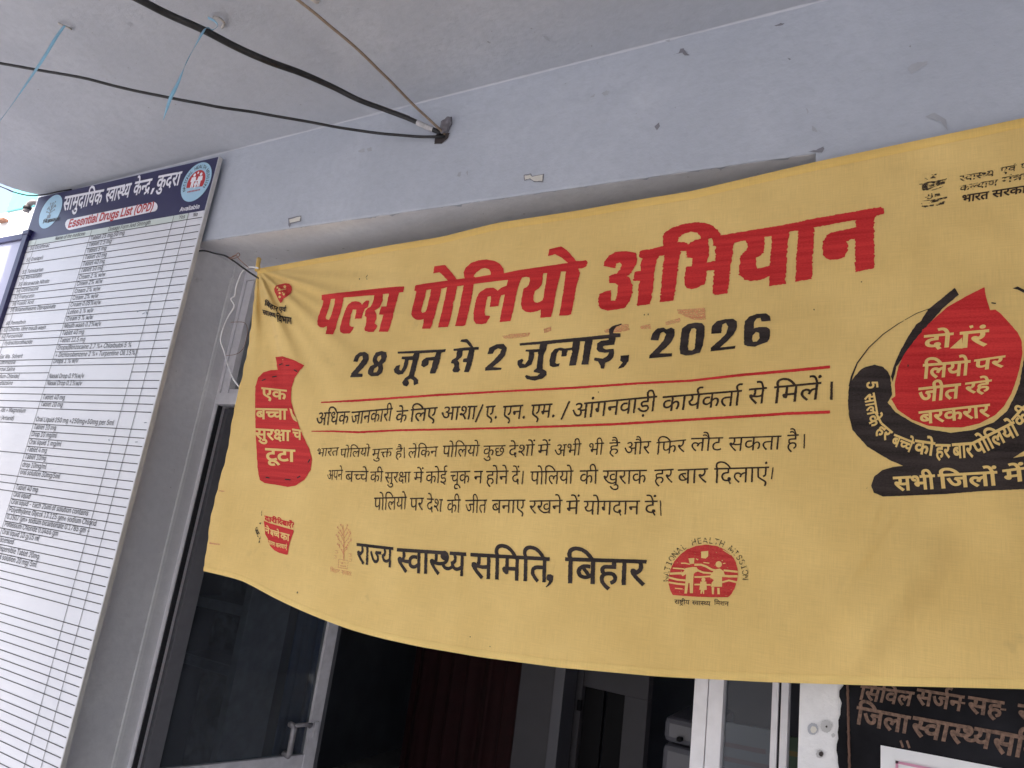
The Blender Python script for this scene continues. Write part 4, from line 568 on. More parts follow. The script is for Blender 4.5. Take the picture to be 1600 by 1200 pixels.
'( Sodium Chloride)':(8892,'I1380:0:0 I1422:391:0 I397:659:0 I790:1301:0 I597:1900:0 I689:2513:0 I915:2755:0 I766:3346:0 I1422:4222:0 I73:4491:0 I670:5221:0 I751:5812:0 I790:6088:0 I852:6688:0 I689:7064:0 I597:7306:0 I614:7918:0 I1381:8501:0'),
'Nasal Drop 0.9%w/v':(9815,'I300:0:0 I507:753:0 I871:1315:0 I507:1843:0 I751:2404:0 I1422:2680:0 I84:2948:0 I852:3670:0 I790:4046:0 I843:4646:0 I1422:5258:0 I1359:5527:0 I1376:6175:0 I1374:6444:0 I1744:7092:0 I984:8074:0 I1455:8893:0 I980:9253:0'),
'Nasal Drop 0.1%w/v':(9815,'I300:0:0 I507:753:0 I871:1315:0 I507:1843:0 I751:2404:0 I1422:2680:0 I84:2948:0 I852:3670:0 I790:4046:0 I843:4646:0 I1422:5258:0 I1359:5527:0 I1376:6175:0 I1360:6444:0 I1744:7092:0 I984:8074:0 I1455:8893:0 I980:9253:0'),
'Xylometazoline':(7310,'I466:0:0 I998:682:0 I751:1244:0 I790:1520:0 I766:2119:0 I614:2995:0 I889:3578:0 I507:3905:0 I1022:4467:0 I790:5019:0 I751:5619:0 I689:5894:0 I773:6136:0 I614:6727:0'),
'Sodium':(3563,'I397:0:0 I790:642:0 I597:1241:0 I689:1854:0 I915:2096:0 I766:2687:0'),
'Hydroxide + Magnesium':(11552,'I161:0:0 I998:743:0 I597:1305:0 I852:1917:0 I790:2294:0 I993:2894:0 I689:3439:0 I597:3682:0 I614:4294:0 I1422:4877:0 I1400:5146:0 I1422:5794:0 I292:6062:0 I507:6966:0 I658:7527:0 I773:8141:0 I614:8731:0 I871:9314:0 I689:9842:0 I915:10084:0 I766:10676:0'),
'+ dimethicone (Antacid)':(11381,'I1400:0:0 I1422:648:0 I597:917:0 I689:1529:0 I766:1771:0 I614:2647:0 I889:3230:0 I670:3558:0 I689:4149:0 I586:4391:0 I790:4962:0 I773:5562:0 I614:6153:0 I1422:6736:0 I1380:7004:0 I2:7395:0 I773:8085:0 I889:8676:0 I507:9003:0 I586:9564:0 I689:10136:0 I597:10378:0 I1381:10990:0'),
'Oral Liquid 250 mg +250mg+50mg per 5ml':(20779,'I321:0:0 I852:765:0 I507:1141:0 I751:1703:0 I1422:1978:0 I281:2247:0 I689:2812:0 I849:3054:0 I915:3667:0 I689:4258:0 I597:4500:0 I1422:5112:0 I1361:5381:0 I1364:6029:0 I1359:6678:0 I1422:7326:0 I766:7595:0 I658:8471:0 I1422:9084:0 I1400:9353:0 I1361:10001:0 I1364:10649:0 I1359:11298:0 I766:11946:0 I658:12822:0 I1400:13436:0 I1364:14084:0 I1359:14732:0 I766:15381:0 I658:16257:0 I1422:16870:0 I843:17139:0 I614:17751:0 I852:18334:0 I1422:18710:0 I1364:18979:0 I766:19627:0 I751:20503:0'),
'Drop 10 mg/ml':(7145,'I84:0:0 I852:722:0 I790:1098:0 I843:1698:0 I1422:2310:0 I1360:2579:0 I1359:3227:0 I1422:3875:0 I766:4144:0 I658:5020:0 I1455:5633:0 I766:5994:0 I751:6870:0'),
'Oral liquid 1 mg/ml':(9009,'I321:0:0 I852:765:0 I507:1141:0 I751:1703:0 I1422:1978:0 I751:2247:0 I689:2522:0 I849:2764:0 I915:3376:0 I689:3968:0 I597:4210:0 I1422:4822:0 I1360:5091:0 I1422:5739:0 I766:6008:0 I658:6884:0 I1455:7497:0 I766:7857:0 I751:8733:0'),
'Tablet 4 mg':(5680,'I411:0:0 I507:646:0 I578:1207:0 I751:1819:0 I614:2095:0 I889:2678:0 I1422:3005:0 I1372:3273:0 I1422:3922:0 I766:4190:0 I658:5066:0'),
'Tablet 10mg':(6060,'I411:0:0 I507:646:0 I578:1207:0 I751:1819:0 I614:2095:0 I889:2678:0 I1422:3005:0 I1360:3273:0 I1359:3922:0 I766:4570:0 I658:5446:0'),
'drop 10mg/ml':(6767,'I597:0:0 I852:612:0 I790:989:0 I843:1588:0 I1422:2201:0 I1360:2469:0 I1359:3118:0 I766:3766:0 I658:4642:0 I1455:5255:0 I766:5616:0 I751:6492:0'),
'oral solution 30mg/5ml':(11050,'I790:0:0 I852:600:0 I507:976:0 I751:1538:0 I1422:1813:0 I871:2082:0 I790:2609:0 I751:3209:0 I915:3484:0 I889:4076:0 I689:4403:0 I790:4645:0 I773:5245:0 I1422:5835:0 I1371:6104:0 I1359:6752:0 I766:7401:0 I658:8277:0 I1455:8890:0 I1364:9250:0 I766:9899:0 I751:10775:0'),
'Oral liquid':(4822,'I321:0:0 I852:765:0 I507:1141:0 I751:1703:0 I1422:1978:0 I751:2247:0 I689:2522:0 I849:2764:0 I915:3376:0 I689:3968:0 I597:4210:0'),
'Oral liquid - Each 25ml of solution contains':(20590,'I321:0:0 I852:765:0 I507:1141:0 I751:1703:0 I1422:1978:0 I751:2247:0 I689:2522:0 I849:2764:0 I915:3376:0 I689:3968:0 I597:4210:0 I1422:4822:0 I1392:5091:0 I1422:5739:0 I95:6008:0 I507:6609:0 I586:7170:0 I670:7742:0 I1422:8333:0 I1361:8602:0 I1364:9250:0 I766:9898:0 I751:10774:0 I1422:11050:0 I790:11318:0 I647:11918:0 I1422:12288:0 I871:12557:0 I790:13084:0 I751:13684:0 I915:13959:0 I889:14551:0 I689:14878:0 I790:15120:0 I773:15720:0 I1422:16311:0 I586:16579:0 I790:17150:0 I773:17750:0 I889:18341:0 I507:18668:0 I689:19229:0 I773:19472:0 I871:20062:0'),
'Polyethylene Glycol 13.125 gm+ sodium Chlorid':(23069,'I375:0:0 I790:639:0 I751:1238:0 I998:1514:0 I614:2076:0 I889:2659:0 I670:2986:0 I998:3577:0 I751:4139:0 I614:4415:0 I773:4998:0 I614:5588:0 I1422:6171:0 I141:6440:0 I751:7186:0 I998:7461:0 I586:8023:0 I790:8595:0 I751:9194:0 I1422:9470:0 I1360:9738:0 I1371:10387:0 I1376:11035:0 I1360:11304:0 I1361:11952:0 I1364:12601:0 I1422:13249:0 I658:13518:0 I766:14131:0 I1400:15007:0 I1422:15655:0 I871:15924:0 I790:16452:0 I597:17051:0 I689:17664:0 I915:17906:0 I766:18497:0 I1422:19373:0 I73:19642:0 I670:20372:0 I751:20963:0 I790:21239:0 I852:21838:0 I689:22215:0 I597:22457:0'),
'0.3507 gm+ sodium bicarbonate 0.1785 gm +':(21996,'I1359:0:0 I1376:648:0 I1371:917:0 I1364:1565:0 I1359:2214:0 I1366:2862:0 I1422:3511:0 I658:3779:0 I766:4393:0 I1400:5269:0 I1422:5917:0 I871:6186:0 I790:6713:0 I597:7313:0 I689:7925:0 I915:8167:0 I766:8759:0 I1422:9635:0 I578:9903:0 I689:10516:0 I586:10758:0 I507:11329:0 I852:11891:0 I578:12267:0 I790:12879:0 I773:13479:0 I507:14070:0 I889:14631:0 I614:14958:0 I1422:15542:0 I1359:15810:0 I1376:16458:0 I1360:16727:0 I1366:17375:0 I1367:18024:0 I1364:18672:0 I1422:19321:0 I658:19589:0 I766:20203:0 I1422:21079:0 I1400:21347:0'),
'Potassium Chloride 0.0466 gm':(14708,'I375:0:0 I790:639:0 I889:1238:0 I507:1565:0 I871:2127:0 I871:2655:0 I689:3183:0 I915:3425:0 I766:4016:0 I1422:4892:0 I73:5161:0 I670:5891:0 I751:6482:0 I790:6758:0 I852:7357:0 I689:7734:0 I597:7976:0 I614:8588:0 I1422:9171:0 I1359:9440:0 I1376:10088:0 I1359:10357:0 I1372:11005:0 I1373:11654:0 I1373:12302:0 I1422:12951:0 I658:13219:0 I766:13833:0'),
'Oral liquid 10 g/15 ml':(10347,'I321:0:0 I852:765:0 I507:1141:0 I751:1703:0 I1422:1978:0 I751:2247:0 I689:2522:0 I849:2764:0 I915:3376:0 I689:3968:0 I597:4210:0 I1422:4822:0 I1360:5091:0 I1359:5739:0 I1422:6388:0 I658:6656:0 I1455:7270:0 I1360:7630:0 I1364:8278:0 I1422:8927:0 I766:9195:0 I751:10071:0'),
'Dispersible Tablet 20mg':(11632,'I84:0:0 I689:722:0 I871:964:0 I843:1492:0 I614:2104:0 I852:2687:0 I871:3063:0 I689:3591:0 I578:3833:0 I751:4446:0 I614:4721:0 I1422:5304:0 I411:5573:0 I507:6218:0 I578:6780:0 I751:7392:0 I614:7667:0 I889:8250:0 I1422:8578:0 I1361:8846:0 I1359:9495:0 I766:10143:0 I658:11019:0'),
'oral solution 20 mg/ 5ml':(11587,'I790:0:0 I852:600:0 I507:976:0 I751:1538:0 I1422:1813:0 I871:2082:0 I790:2609:0 I751:3209:0 I915:3484:0 I889:4076:0 I689:4403:0 I790:4645:0 I773:5245:0 I1422:5835:0 I1361:6104:0 I1359:6752:0 I1422:7401:0 I766:7669:0 I658:8545:0 I1455:9159:0 I1422:9519:0 I1364:9788:0 I766:10436:0 I751:11312:0'),
'licensed':(3986,'I751:0:0 I689:275:0 I586:518:0 I614:1089:0 I773:1672:0 I871:2263:0 I614:2791:0 I597:3374:0'),
'51':(1297,'I1364:0:0 I1360:648:0'),
'52':(1297,'I1364:0:0 I1361:648:0'),
'53':(1297,'I1364:0:0 I1371:648:0'),
'54':(1297,'I1364:0:0 I1372:648:0'),
'55':(1297,'I1364:0:0 I1364:648:0'),
'56':(1297,'I1364:0:0 I1373:648:0'),
'57':(1297,'I1364:0:0 I1366:648:0'),
'58':(1297,'I1364:0:0 I1367:648:0'),
'59':(1297,'I1364:0:0 I1374:648:0'),
'60':(1297,'I1373:0:0 I1359:648:0'),
'61':(1297,'I1373:0:0 I1360:648:0'),
'62':(1297,'I1373:0:0 I1361:648:0'),
'N':(753,'I300:0:0'),
'A':(690,'I2:0:0'),
'T':(646,'I411:0:0'),
'I':(441,'I234:0:0'),
'O':(765,'I321:0:0'),
'L':(565,'I281:0:0'),
'H':(743,'I161:0:0'),
'E':(601,'I95:0:0'),
'M':(903,'I292:0:0'),
'S':(642,'I397:0:0'),
}
def qcontour(c,n=4):
    pts=[]
    for t in c.split(' '):
        q=t.endswith('q'); a,b=t.rstrip('q').split(','); pts.append((float(a),float(b),not q))
    # expand implied on-curve points
    e=[]
    for i,p in enumerate(pts):
        e.append(p); r=pts[(i+1)%len(pts)]
        if not p[2] and not r[2]: e.append(((p[0]+r[0])/2,(p[1]+r[1])/2,True))
    k=next(i for i,p in enumerate(e) if p[2]); e=e[k:]+e[:k]
    out=[]; i=0
    while i<len(e):
        p=e[i]
        if p[2]: out.append((p[0],p[1])); i+=1
        else:
            a=e[i-1]; b=e[(i+1)%len(e)]
            for j in range(1,n):
                t=j/n; out.append(((1-t)**2*a[0]+2*t*(1-t)*p[0]+t*t*b[0],(1-t)**2*a[1]+2*t*(1-t)*p[1]+t*t*b[1]))
            i+=1
    return out
def area(p): return sum(p[i-1][0]*p[i][1]-p[i][0]*p[i-1][1] for i in range(len(p)))/2
def embolden(p,d):
    n=len(p); o=[]
    for i in range(n):
        ax,ay=p[i-1]; bx,by=p[i]; cx,cy=p[(i+1)%n]
        u=(bx-ax,by-ay); v=(cx-bx,cy-by)
        lu=(u[0]**2+u[1]**2)**.5 or 1; lv=(v[0]**2+v[1]**2)**.5 or 1
        # outside is left of a clockwise outer contour (TrueType)
        n1=(-u[1]/lu,u[0]/lu); n2=(-v[1]/lv,v[0]/lv)
        mx,my=n1[0]+n2[0],n1[1]+n2[1]; l=mx*mx+my*my
        if l<.6: l=.6
        o.append((bx+2*d*mx/l,by+2*d*my/l))
    return o
def word_polys(w,bold=0,n=4):
    adv,g=WORDS[w]; P=[]
    for t in g.split(' '):
        k,x,y=t.split(':')
        if not GLYPHS[k]: continue
        for c in GLYPHS[k].split(';'):
            q=qcontour(c,n)
            if bold: q=embolden(q,bold)
            P.append([(a+int(x),b+int(y)) for a,b in q])
    return P,adv
def fill(polys,step=None):
    """union of outlines (nonzero winding), optionally cut along a grid; outer outlines clockwise in y-up"""
    pts=[];edges=[];faces=[];sgn=[]
    for p in polys:
        # drop repeated points
        q=[p[0]]
        for t in p[1:]:
            if abs(t[0]-q[-1][0])+abs(t[1]-q[-1][1])>1e-3: q.append(t)
        if abs(q[0][0]-q[-1][0])+abs(q[0][1]-q[-1][1])<1e-3: q.pop()
        if len(q)<3: continue
        a=area(q)
        if a<0: q=q[::-1]
        k=len(pts); pts+=[_V(t) for t in q]; faces.append(list(range(k,k+len(q)))); sgn.append(1 if a<0 else -1)
    if step:
        xs=[p[0] for p in pts]; ys=[p[1] for p in pts]
        x0,x1,y0,y1=min(xs),max(xs),min(ys),max(ys)
        import math
        for i in range(math.ceil(x0/step),math.floor(x1/step)+1):
            k=len(pts); pts+=[_V((i*step,y0-1)),_V((i*step,y1+1))]; edges.append((k,k+1))
        for i in range(math.ceil(y0/step),math.floor(y1/step)+1):
            k=len(pts); pts+=[_V((x0-1,i*step)),_V((x1+1,i*step))]; edges.append((k,k+1))
    v,e,f,ov,oe,of=delaunay_2d_cdt(pts,edges,faces,0,1e-4)
    keep=[tuple(t) for t,ids in zip(f,of) if sum(sgn[i] for i in ids)>0]
    use=sorted({i for t in keep for i in t}); m={i:j for j,i in enumerate(use)}
    return [(v[i][0],v[i][1]) for i in use],[tuple(m[i] for i in t) for t in keep]
# ------------------------------------------------------------------ cloth banner
# All outlines below were measured on the photograph (pixels) and are laid onto the hanging cloth surface.
TIE = (403, 420)
def lerp(a, b, t): return a + (b - a) * t
def cloth_y(px, py):
    "depth of the cloth: drawn back to the door at the tied corner, in front of the beam at the right, with its pleats"
    a, b = ab(px, py)
    y = D * lerp(1.055, .962, smooth01((a + 1.30) / 1.0))
    t = (py - 400) / 600
    y -= .030 * math.sin(math.pi * max(0, min(1, (px - 330) / 1500))) * max(0, min(1.2, t + .15))      # belly of the hanging cloth
    dx, dy = px - TIE[0], py - TIE[1]; r = math.hypot(dx, dy)
    fade = math.exp(-r / 260) * smooth01(r / 30)
    xf = 403 + (py - 420) * .235 + 3 * math.sin((py - 420) / 60)                                   # line of the main pleat
    env = smooth01((py - 424) / 40) * (1 - smooth01((py - 560) / 95))
    y -= .017 * env * smooth01((px - xf + 3) / 7) * math.exp(-max(0, px - xf) / 55)
    y += .012 * env * math.exp(-((px - xf + 10) / 10) ** 2)
    ph = math.atan2(dx, max(dy, 1e-3))
    y += fade * .007 * math.sin(ph * 13 + .6) * smooth01((ph + .1) / .5)
    y += fade * .004 * math.sin(ph * 29)
    # slack diagonal folds
    for (x0, y0, x1, y1, wd, am) in ((1540, 830, 1400, 1010, 42, .012), (1470, 860, 1330, 1030, 32, -.012), (1374, 785, 1350, 860, 5, -.0040), (1412, 778, 1312, 930, 6, -.0055), (1400, 900, 1180, 1010, 34, -.009), (1560, 640, 1420, 470, 60, .010), (1250, 840, 1120, 1000, 40, .006), (900, 560, 760, 960, 60, .006), (560, 560, 500, 820, 30, -.004), (1600, 690, 1530, 880, 46, -.008), (600, 895, 500, 975, 16, .004), (640, 900, 545, 985, 20, -.004), (450, 700, 420, 900, 30, .004), (1330, 330, 1200, 420, 60, .004), (1000, 905, 760, 985, 34, .003), (360, 640, 335, 880, 14, -.005)):
        ux, uy = x1 - x0, y1 - y0; L = math.hypot(ux, uy); ux /= L; uy /= L
        s = (px - x0) * ux + (py - y0) * uy; q = (px - x0) * -uy + (py - y0) * ux
        y += am * math.exp(-(q / wd) ** 2) * smooth01((s + 40) / 80) * (1 - smooth01((s - L + 40) / 80))
    y += .0095 * noise.noise(_V((px / 190, py / 130, .3))) + .0034 * noise.noise(_V((px / 75, py / 55, 4.3)))
    # creases from folding the cloth for storage
    for xc, sl in ((735, -.10), (1085, -.06), (1418, -.02)): q = px - (xc + (py - 700) * sl); y -= .0034 * math.exp(-math.sqrt(q * q + 16) / 8)
    for yc, sl in ((705, -.10), (545, -.13)): q = py - (yc + (px - 900) * sl); y -= .0028 * math.exp(-math.sqrt(q * q + 16) / 7)
    # pull wrinkles below the taut upper edge
    top = pl(TOP, max(px, 404)); y += .0040 * math.exp(-max(0, py - top) / 55) * math.sin(px / 27 + 2.2 * noise.noise(_V((px / 90, 3, 1)))) * smooth01((px - 430) / 120)
    return y
def on_cloth(px, py, off=0):
    y = cloth_y(px, py); p = at(px, py, y); p.y -= off; return p
def cloth_uv(px, py): a, b = ab(px, py); return (a * D, b * D)
def pl(P, x):
    "polyline height at x"
    for (a, b), (c, d) in zip(P, P[1:]):
        if x <= c: return b + (d - b) * (x - a) / (c - a)
    (a, b), (c, d) = P[-2:]; return b + (d - b) * (x - a) / (c - a)
TOP = [(403, 421), (420, 418.5), (440, 415), (500, 404), (540, 397.5), (600, 386.5), (690, 372), (775, 350.6), (900, 331.6), (1000, 314), (1080, 301), (1272, 256), (1600, 187), (2080, 90)]
BOT = [(318, 891), (330, 893.5), (345, 897), (380, 906), (430, 933.5), (472, 953), (510, 968.5), (550, 983), (600, 996.5), (658, 1009), (700, 1016), (750, 1024.7), (875, 1041), (1031, 1055), (1200, 1063.5), (1400, 1069.5), (1600, 1074), (2040, 1082)]
LEFT = [(421, 403), (440, 399), (460, 397), (496, 393.5), (539, 389), (595, 376.5), (640, 366), (677, 359), (712, 354), (740, 346), (765, 340), (805, 330), (860, 322), (891, 318)]
def soften(P, s):
    return lambda x: (pl(P, x - s) + 2 * pl(P, x) + pl(P, x + s)) / 4
topf, botf = soften(TOP, 10), soften(BOT, 14)
NS, NT = 420, 190
def grid(s, t):
    "s, t in 0..1 to photograph coordinates (ruled patch between the four measured edges)"
    xt = lerp(403, 2080, s); xb = lerp(318, 2040, s)
    yt = topf(max(xt, 404)); yb = botf(max(xb, 319))
    x = lerp(xt, xb, t); y = lerp(yt, yb, t)
    yl = lerp(421, 891, t); x += (pl(LEFT, yl) - lerp(403, 318, t)) * (1 - s) ** 6
    x += (1 - s) ** 30 * 1.6 * noise.noise(_V((y / 16, 1.7, 0)))
    return x, y
S = [(i / NS) ** 1.25 for i in range(NS + 1)]

def cloth_mat(name, c, ink=False):
    k = N(name)
    uvl = k.coord(True, (22, 640, 1)); uvw = k.coord(True, (640, 22, 1)); uv = k.coord(True)
    weave = k.mix(.5, k.noise(uvl, 1, 3), k.noise(uvw, 1, 3))
    c0 = k.ramp(weave, [(.34, tuple(x * .925 for x in c)), (.62, tuple(min(1, x * 1.06) for x in c))])
    big = k.ramp(k.noise(uv, 3.2, 5), [(.32, (.89, .87, .82)), (.66, (1.04, 1.045, 1.06))])
    c1 = k.mix(1, c0, big, 'MULTIPLY')
    stain = k.ramp(k.noise(uv, 7.5, 6, .6), [(.66, (0, 0, 0)), (.80, (.45, .45, .45))])
    c2 = k.mix(stain, c1, (.33, .24, .11))
    k.col(c2); k.set(.92, 0, .15); k.bump(weave, .35, .0012)
    k.b.inputs['Sheen Weight'].default_value = .15
    tl = k.n('ShaderNodeBsdfTranslucent'); k.l(c2, tl.inputs[0]); m = k.n('ShaderNodeMixShader'); m.inputs[0].default_value = .05
    k.l(k.b.outputs[0], m.inputs[1]); k.l(tl.outputs[0], m.inputs[2]); k.l(m.outputs[0], k.out.inputs[0])
    return k.m
def ink_mat(name, c, c2, sx=3, sy=90, worn=None, rough=.7):
    "printed ink: streaks along the weft; worn ink lets the cloth show through where it did not take"
    k = N(name); uv = k.coord(True, (sx, sy, 1), (0, 0, 0)); uvf = k.coord(True, (260, 420, 1))
    st = k.noise(uv, 1, 4, .6); f = k.mix(.35, st, k.noise(uvf, 1, 2))
    k.col(k.ramp(f, [(.38, c), (.60, c2)])); k.set(rough, 0, .25); k.bump(k.noise(uvf, 1, 2), .3, .001)
    if worn:
        wn = k.noise(k.coord(True, worn[1]), 1, 5, .65); al = k.ramp(wn, [(worn[0] - .04, (0, 0, 0)), (worn[0] + .04, (1, 1, 1))])
        k.l(al, k.b.inputs['Alpha'])
    return k.m
MAT['cloth'] = cloth_mat('yellow_cotton', (.77, .55, .208))
MAT['red'] = ink_mat('red_ink', (.42, .014, .016), (.60, .036, .034))
MAT['red_worn'] = ink_mat('worn_red_ink', (.42, .02, .02), (.58, .06, .05), worn=(.36, (150, 260, 1)))
MAT['pink'] = ink_mat('thin_red_ink', (.58, .21, .11), (.70, .39, .17), worn=(.46, (200, 330, 1)))
MAT['black'] = ink_mat('black_ink', (.014, .010, .009), (.045, .033, .030), 5, 60)
MAT['brown'] = ink_mat('thin_black_ink', (.020, .012, .008), (.060, .036, .020), 30, 60)
MAT['black_worn'] = ink_mat('worn_black_ink', (.030, .022, .014), (.07, .05, .03), worn=(.47, (120, 200, 1)))

def layer(name, polys, m, parent, off=.0012, step=8, surf=on_cloth, uvf=cloth_uv, crop=None):
    "lay filled outlines (photograph coordinates) on a surface"
    fl = [[(x, -y) for x, y in p] for p in polys]
    V, F = fill(fl, step)
    return mesh(name, [surf(x, -y, off) for x, y in V], [f[::-1] if False else f for f in F], m, parent, True, [uvf(x, -y) for x, y in V] if uvf else None)
def each(name, polys, m, parent, off=.0012, step=8, **k):
    for p in polys: o = layer(name, [p], m, parent, off, step, **k)
    return o
def cw(p):
    "outer outlines must run clockwise when y points up"
    return p if area([(x, -y) for x, y in p]) < 0 else p[::-1]
def ccw(p): return cw(p)[::-1]
def place(wd, P0, P1, dv, bold=0, n=3):
    "a word with its head line from P0 to P1 and dv leading from head line to foot line"
    polys, adv = word_polys(wd, bold, n); o = []
    for p in polys:
        o.append([(P0[0] + (P1[0] - P0[0]) * x / adv + dv[0] * (622 - y) / 622, P0[1] + (P1[1] - P0[1]) * x / adv + dv[1] * (622 - y) / 622) for x, y in p])
    return o
def latin(wd, P0, P1, uv_, bold=0, n=3):
    "a latin text with its foot line from P0 to P1 and uv_ leading up to cap height"
    polys, adv = word_polys(wd, bold, n)
    return [[(P0[0] + (P1[0] - P0[0]) * x / adv + uv_[0] * y / 727, P0[1] + (P1[1] - P0[1]) * x / adv + uv_[1] * y / 727) for x, y in p] for p in polys]
def tr_(pts, x0, y0, s): return [(x0 + x / s, y0 + y / s) for x, y in pts]
def rough(p, amp, step=3.0, side=None):
    "uneven screen-print edge: densify an outline and jitter it"
    o = []
    for i in range(len(p)):
        a, b = p[i - 1], p[i]; L = math.hypot(b[0] - a[0], b[1] - a[1]); k = max(1, int(L / step))
        for j in range(k):
            t = j / k; x, y = lerp(a[0], b[0], t), lerp(a[1], b[1], t); am = amp
            if side: am = amp * side(x)
            o.append((x + am * noise.noise(_V((x * .23, y * .55, 1.2))) + (am * .8 * noise.noise(_V((x * .05, y * 1.1, 5.2)))), y + am * .5 * noise.noise(_V((x * .4, y * .4, 8.1)))))
    return o
def stroke(P, wd):
    "outline of a brush stroke along points"
    L = []; Rr = []
    for i, p in enumerate(P):
        a, b = P[max(i - 1, 0)], P[min(i + 1, len(P) - 1)]; dx, dy = b[0] - a[0], b[1] - a[1]; l = math.hypot(dx, dy) or 1
        ww = wd[i] if isinstance(wd, (list, tuple)) else wd
        L.append((p[0] - dy / l * ww / 2, p[1] + dx / l * ww / 2)); Rr.append((p[0] + dy / l * ww / 2, p[1] - dx / l * ww / 2))
    return cw(L + Rr[::-1])
def disc(cx, cy, rx, ry=None, n=14): return cw([(cx + rx * math.cos(2 * math.pi * i / n), cy + (ry or rx) * math.sin(2 * math.pi * i / n)) for i in range(n)])

BAN = thing('cloth_banner', 'yellow cotton banner printed in red and black, strung across the doorway', 'banner', on_cloth(800, 700))
V = []; F = []; UV = []
for j in range(NT + 1):
    for i in range(NS + 1):
        x, y = grid(S[i], j / NT); V.append(on_cloth(x, y)); UV.append(cloth_uv(x, y))
for j in range(NT):
    for i in range(NS): b = j * (NS + 1) + i; F.append((b, b + NS + 1, b + NS + 2, b + 1))
mesh('cloth', V, F, MAT['cloth'], BAN, True, UV)
MAT['hem'] = cloth_mat('hem_cotton', (.78, .535, .17)); MAT['hem2'] = cloth_mat('hem_cotton_light', (.81, .59, .22))
def hem(name, ts, m, off):
    V = []; F = []; UV = []
    for k, t in enumerate(ts):
        for i in range(NS + 1):
            x, y = grid(S[i], t); e = off * (1 if 0 < k < len(ts) - 1 else .25); V.append(on_cloth(x, y, e)); UV.append(cloth_uv(x, y))
    for k in range(len(ts) - 1):
        for i in range(NS): b = k * (NS + 1) + i; F.append((b, b + NS + 1, b + NS + 2, b + 1))
    mesh(name, V, F, m, BAN, True, UV)
hem('top_hem', [-.003, .003, .009, .014], MAT['hem'], .0032)
hem('bottom_hem', [.9855, .990, .996, 1.003], MAT['hem2'], .0022)
# gathered stub of cloth where the corner is knotted
MB().tube([on_cloth(404, 424, .004), on_cloth(405, 415, .006), on_cloth(406, 405, .004)], [.010, .007, .008], 8).build('corner_knot', MAT['hem'], BAN, True)

# --- red headline, traced letter by letter
H1 = tr_([(130,310),(400,275),(700,245),(1000,210),(1300,180),(1420,178),(1405,265),(1335,275),(1300,420),(1250,600),(1235,680),(1200,800),(1165,885),(1022,885),(1060,740),(1095,622),(1022,617),(1040,560),(1062,490),(1140,488),(1160,400),(1180,290),(1085,297),(1080,400),(1060,450),(1040,500),(1000,530),(955,553),(985,610),(990,680),(965,720),(958,755),(1000,790),(975,840),(940,888),(860,888),(805,870),(797,840),(815,780),(830,720),(830,655),(800,640),(815,560),(850,515),(890,500),(915,460),(940,390),(955,315),(800,322),(640,338),(470,352),(462,420),(440,520),(400,640),(370,740),(350,830),(320,900),(305,928),(188,922),(205,850),(215,795),(160,822),(100,812),(65,775),(60,720),(80,640),(110,560),(140,470),(155,400),(130,385)], 490, 430, 10)
H1h = tr_([(275,375),(340,370),(330,450),(300,560),(270,650),(245,700),(200,690),(190,665),(215,600),(240,520),(260,440)], 490, 430, 10)
H1b = tr_([(555,450),(600,418),(650,408),(710,415),(745,440),(760,465),(790,425),(830,397),(870,400),(865,440),(845,510),(800,525),(775,600),(750,678),(645,685),(660,620),(672,540),(615,538),(595,600),(575,680),(560,760),(565,795),(600,808),(635,808),(610,860),(570,912),(470,915),(420,890),(412,840),(430,760),(460,660),(495,560),(530,480)], 490, 430, 10)
H2 = tr_([(75,545),(95,460),(300,425),(600,385),(540,320),(470,255),(370,275),(390,165),(555,142),(660,260),(740,365),(860,350),(850,260),(880,185),(960,110),(1080,70),(1200,58),(1320,75),(1410,120),(1470,200),(1475,270),(1600,245),(1700,225),(2100,165),(2475,110),(2380,30),(2280,-25),(2165,5),(2185,-105),(2370,-148),(2460,-90),(2530,-10),(2605,80),(2680,80),(2760,65),(2785,95),(2765,160),(2710,192),(2635,202),(2665,270),(2640,370),(2605,490),(2580,650),(2550,800),(2530,910),(2480,930),(2340,935),(2380,700),(2415,480),(2445,245),(2365,245),(2340,360),(2305,500),(2290,570),(2265,720),(2235,880),(2215,955),(2045,968),(2055,840),(2000,865),(1900,885),(1820,875),(1760,830),(1740,760),(1755,660),(1770,570),(1785,510),(1830,490),(1865,450),(1885,390),(1875,340),(1830,328),(1765,340),(1735,390),(1700,480),(1670,600),(1640,760),(1580,1020),(1410,1035),(1440,850),(1465,740),(1490,605),(1430,620),(1405,700),(1390,785),(1255,800),(1270,720),(1275,630),(1220,640),(1200,720),(1185,800),(1175,880),(1190,930),(1270,940),(1230,1000),(1200,1055),(1120,1070),(1040,1062),(1005,1010),(1000,900),(1025,760),(1050,650),(1110,560),(1200,505),(1310,495),(1345,515),(1380,545),(1430,500),(1520,465),(1540,375),(1400,390),(1200,415),(1005,440),(990,540),(960,700),(930,850),(900,980),(870,1085),(840,1098),(710,1097),(750,950),(790,780),(820,600),(850,462),(745,475),(730,560),(705,690),(685,720),(675,830),(650,950),(620,1060),(600,1110),(445,1118),(480,980),(520,820),(560,640),(590,490),(495,515),(480,620),(440,760),(410,880),(385,970),(365,1010),(350,1090),(325,1138),(200,1140),(220,1040),(225,985),(180,1000),(110,1000),(50,960),(30,910),(45,820),(80,680),(100,600),(110,550)], 640, 400, 10)
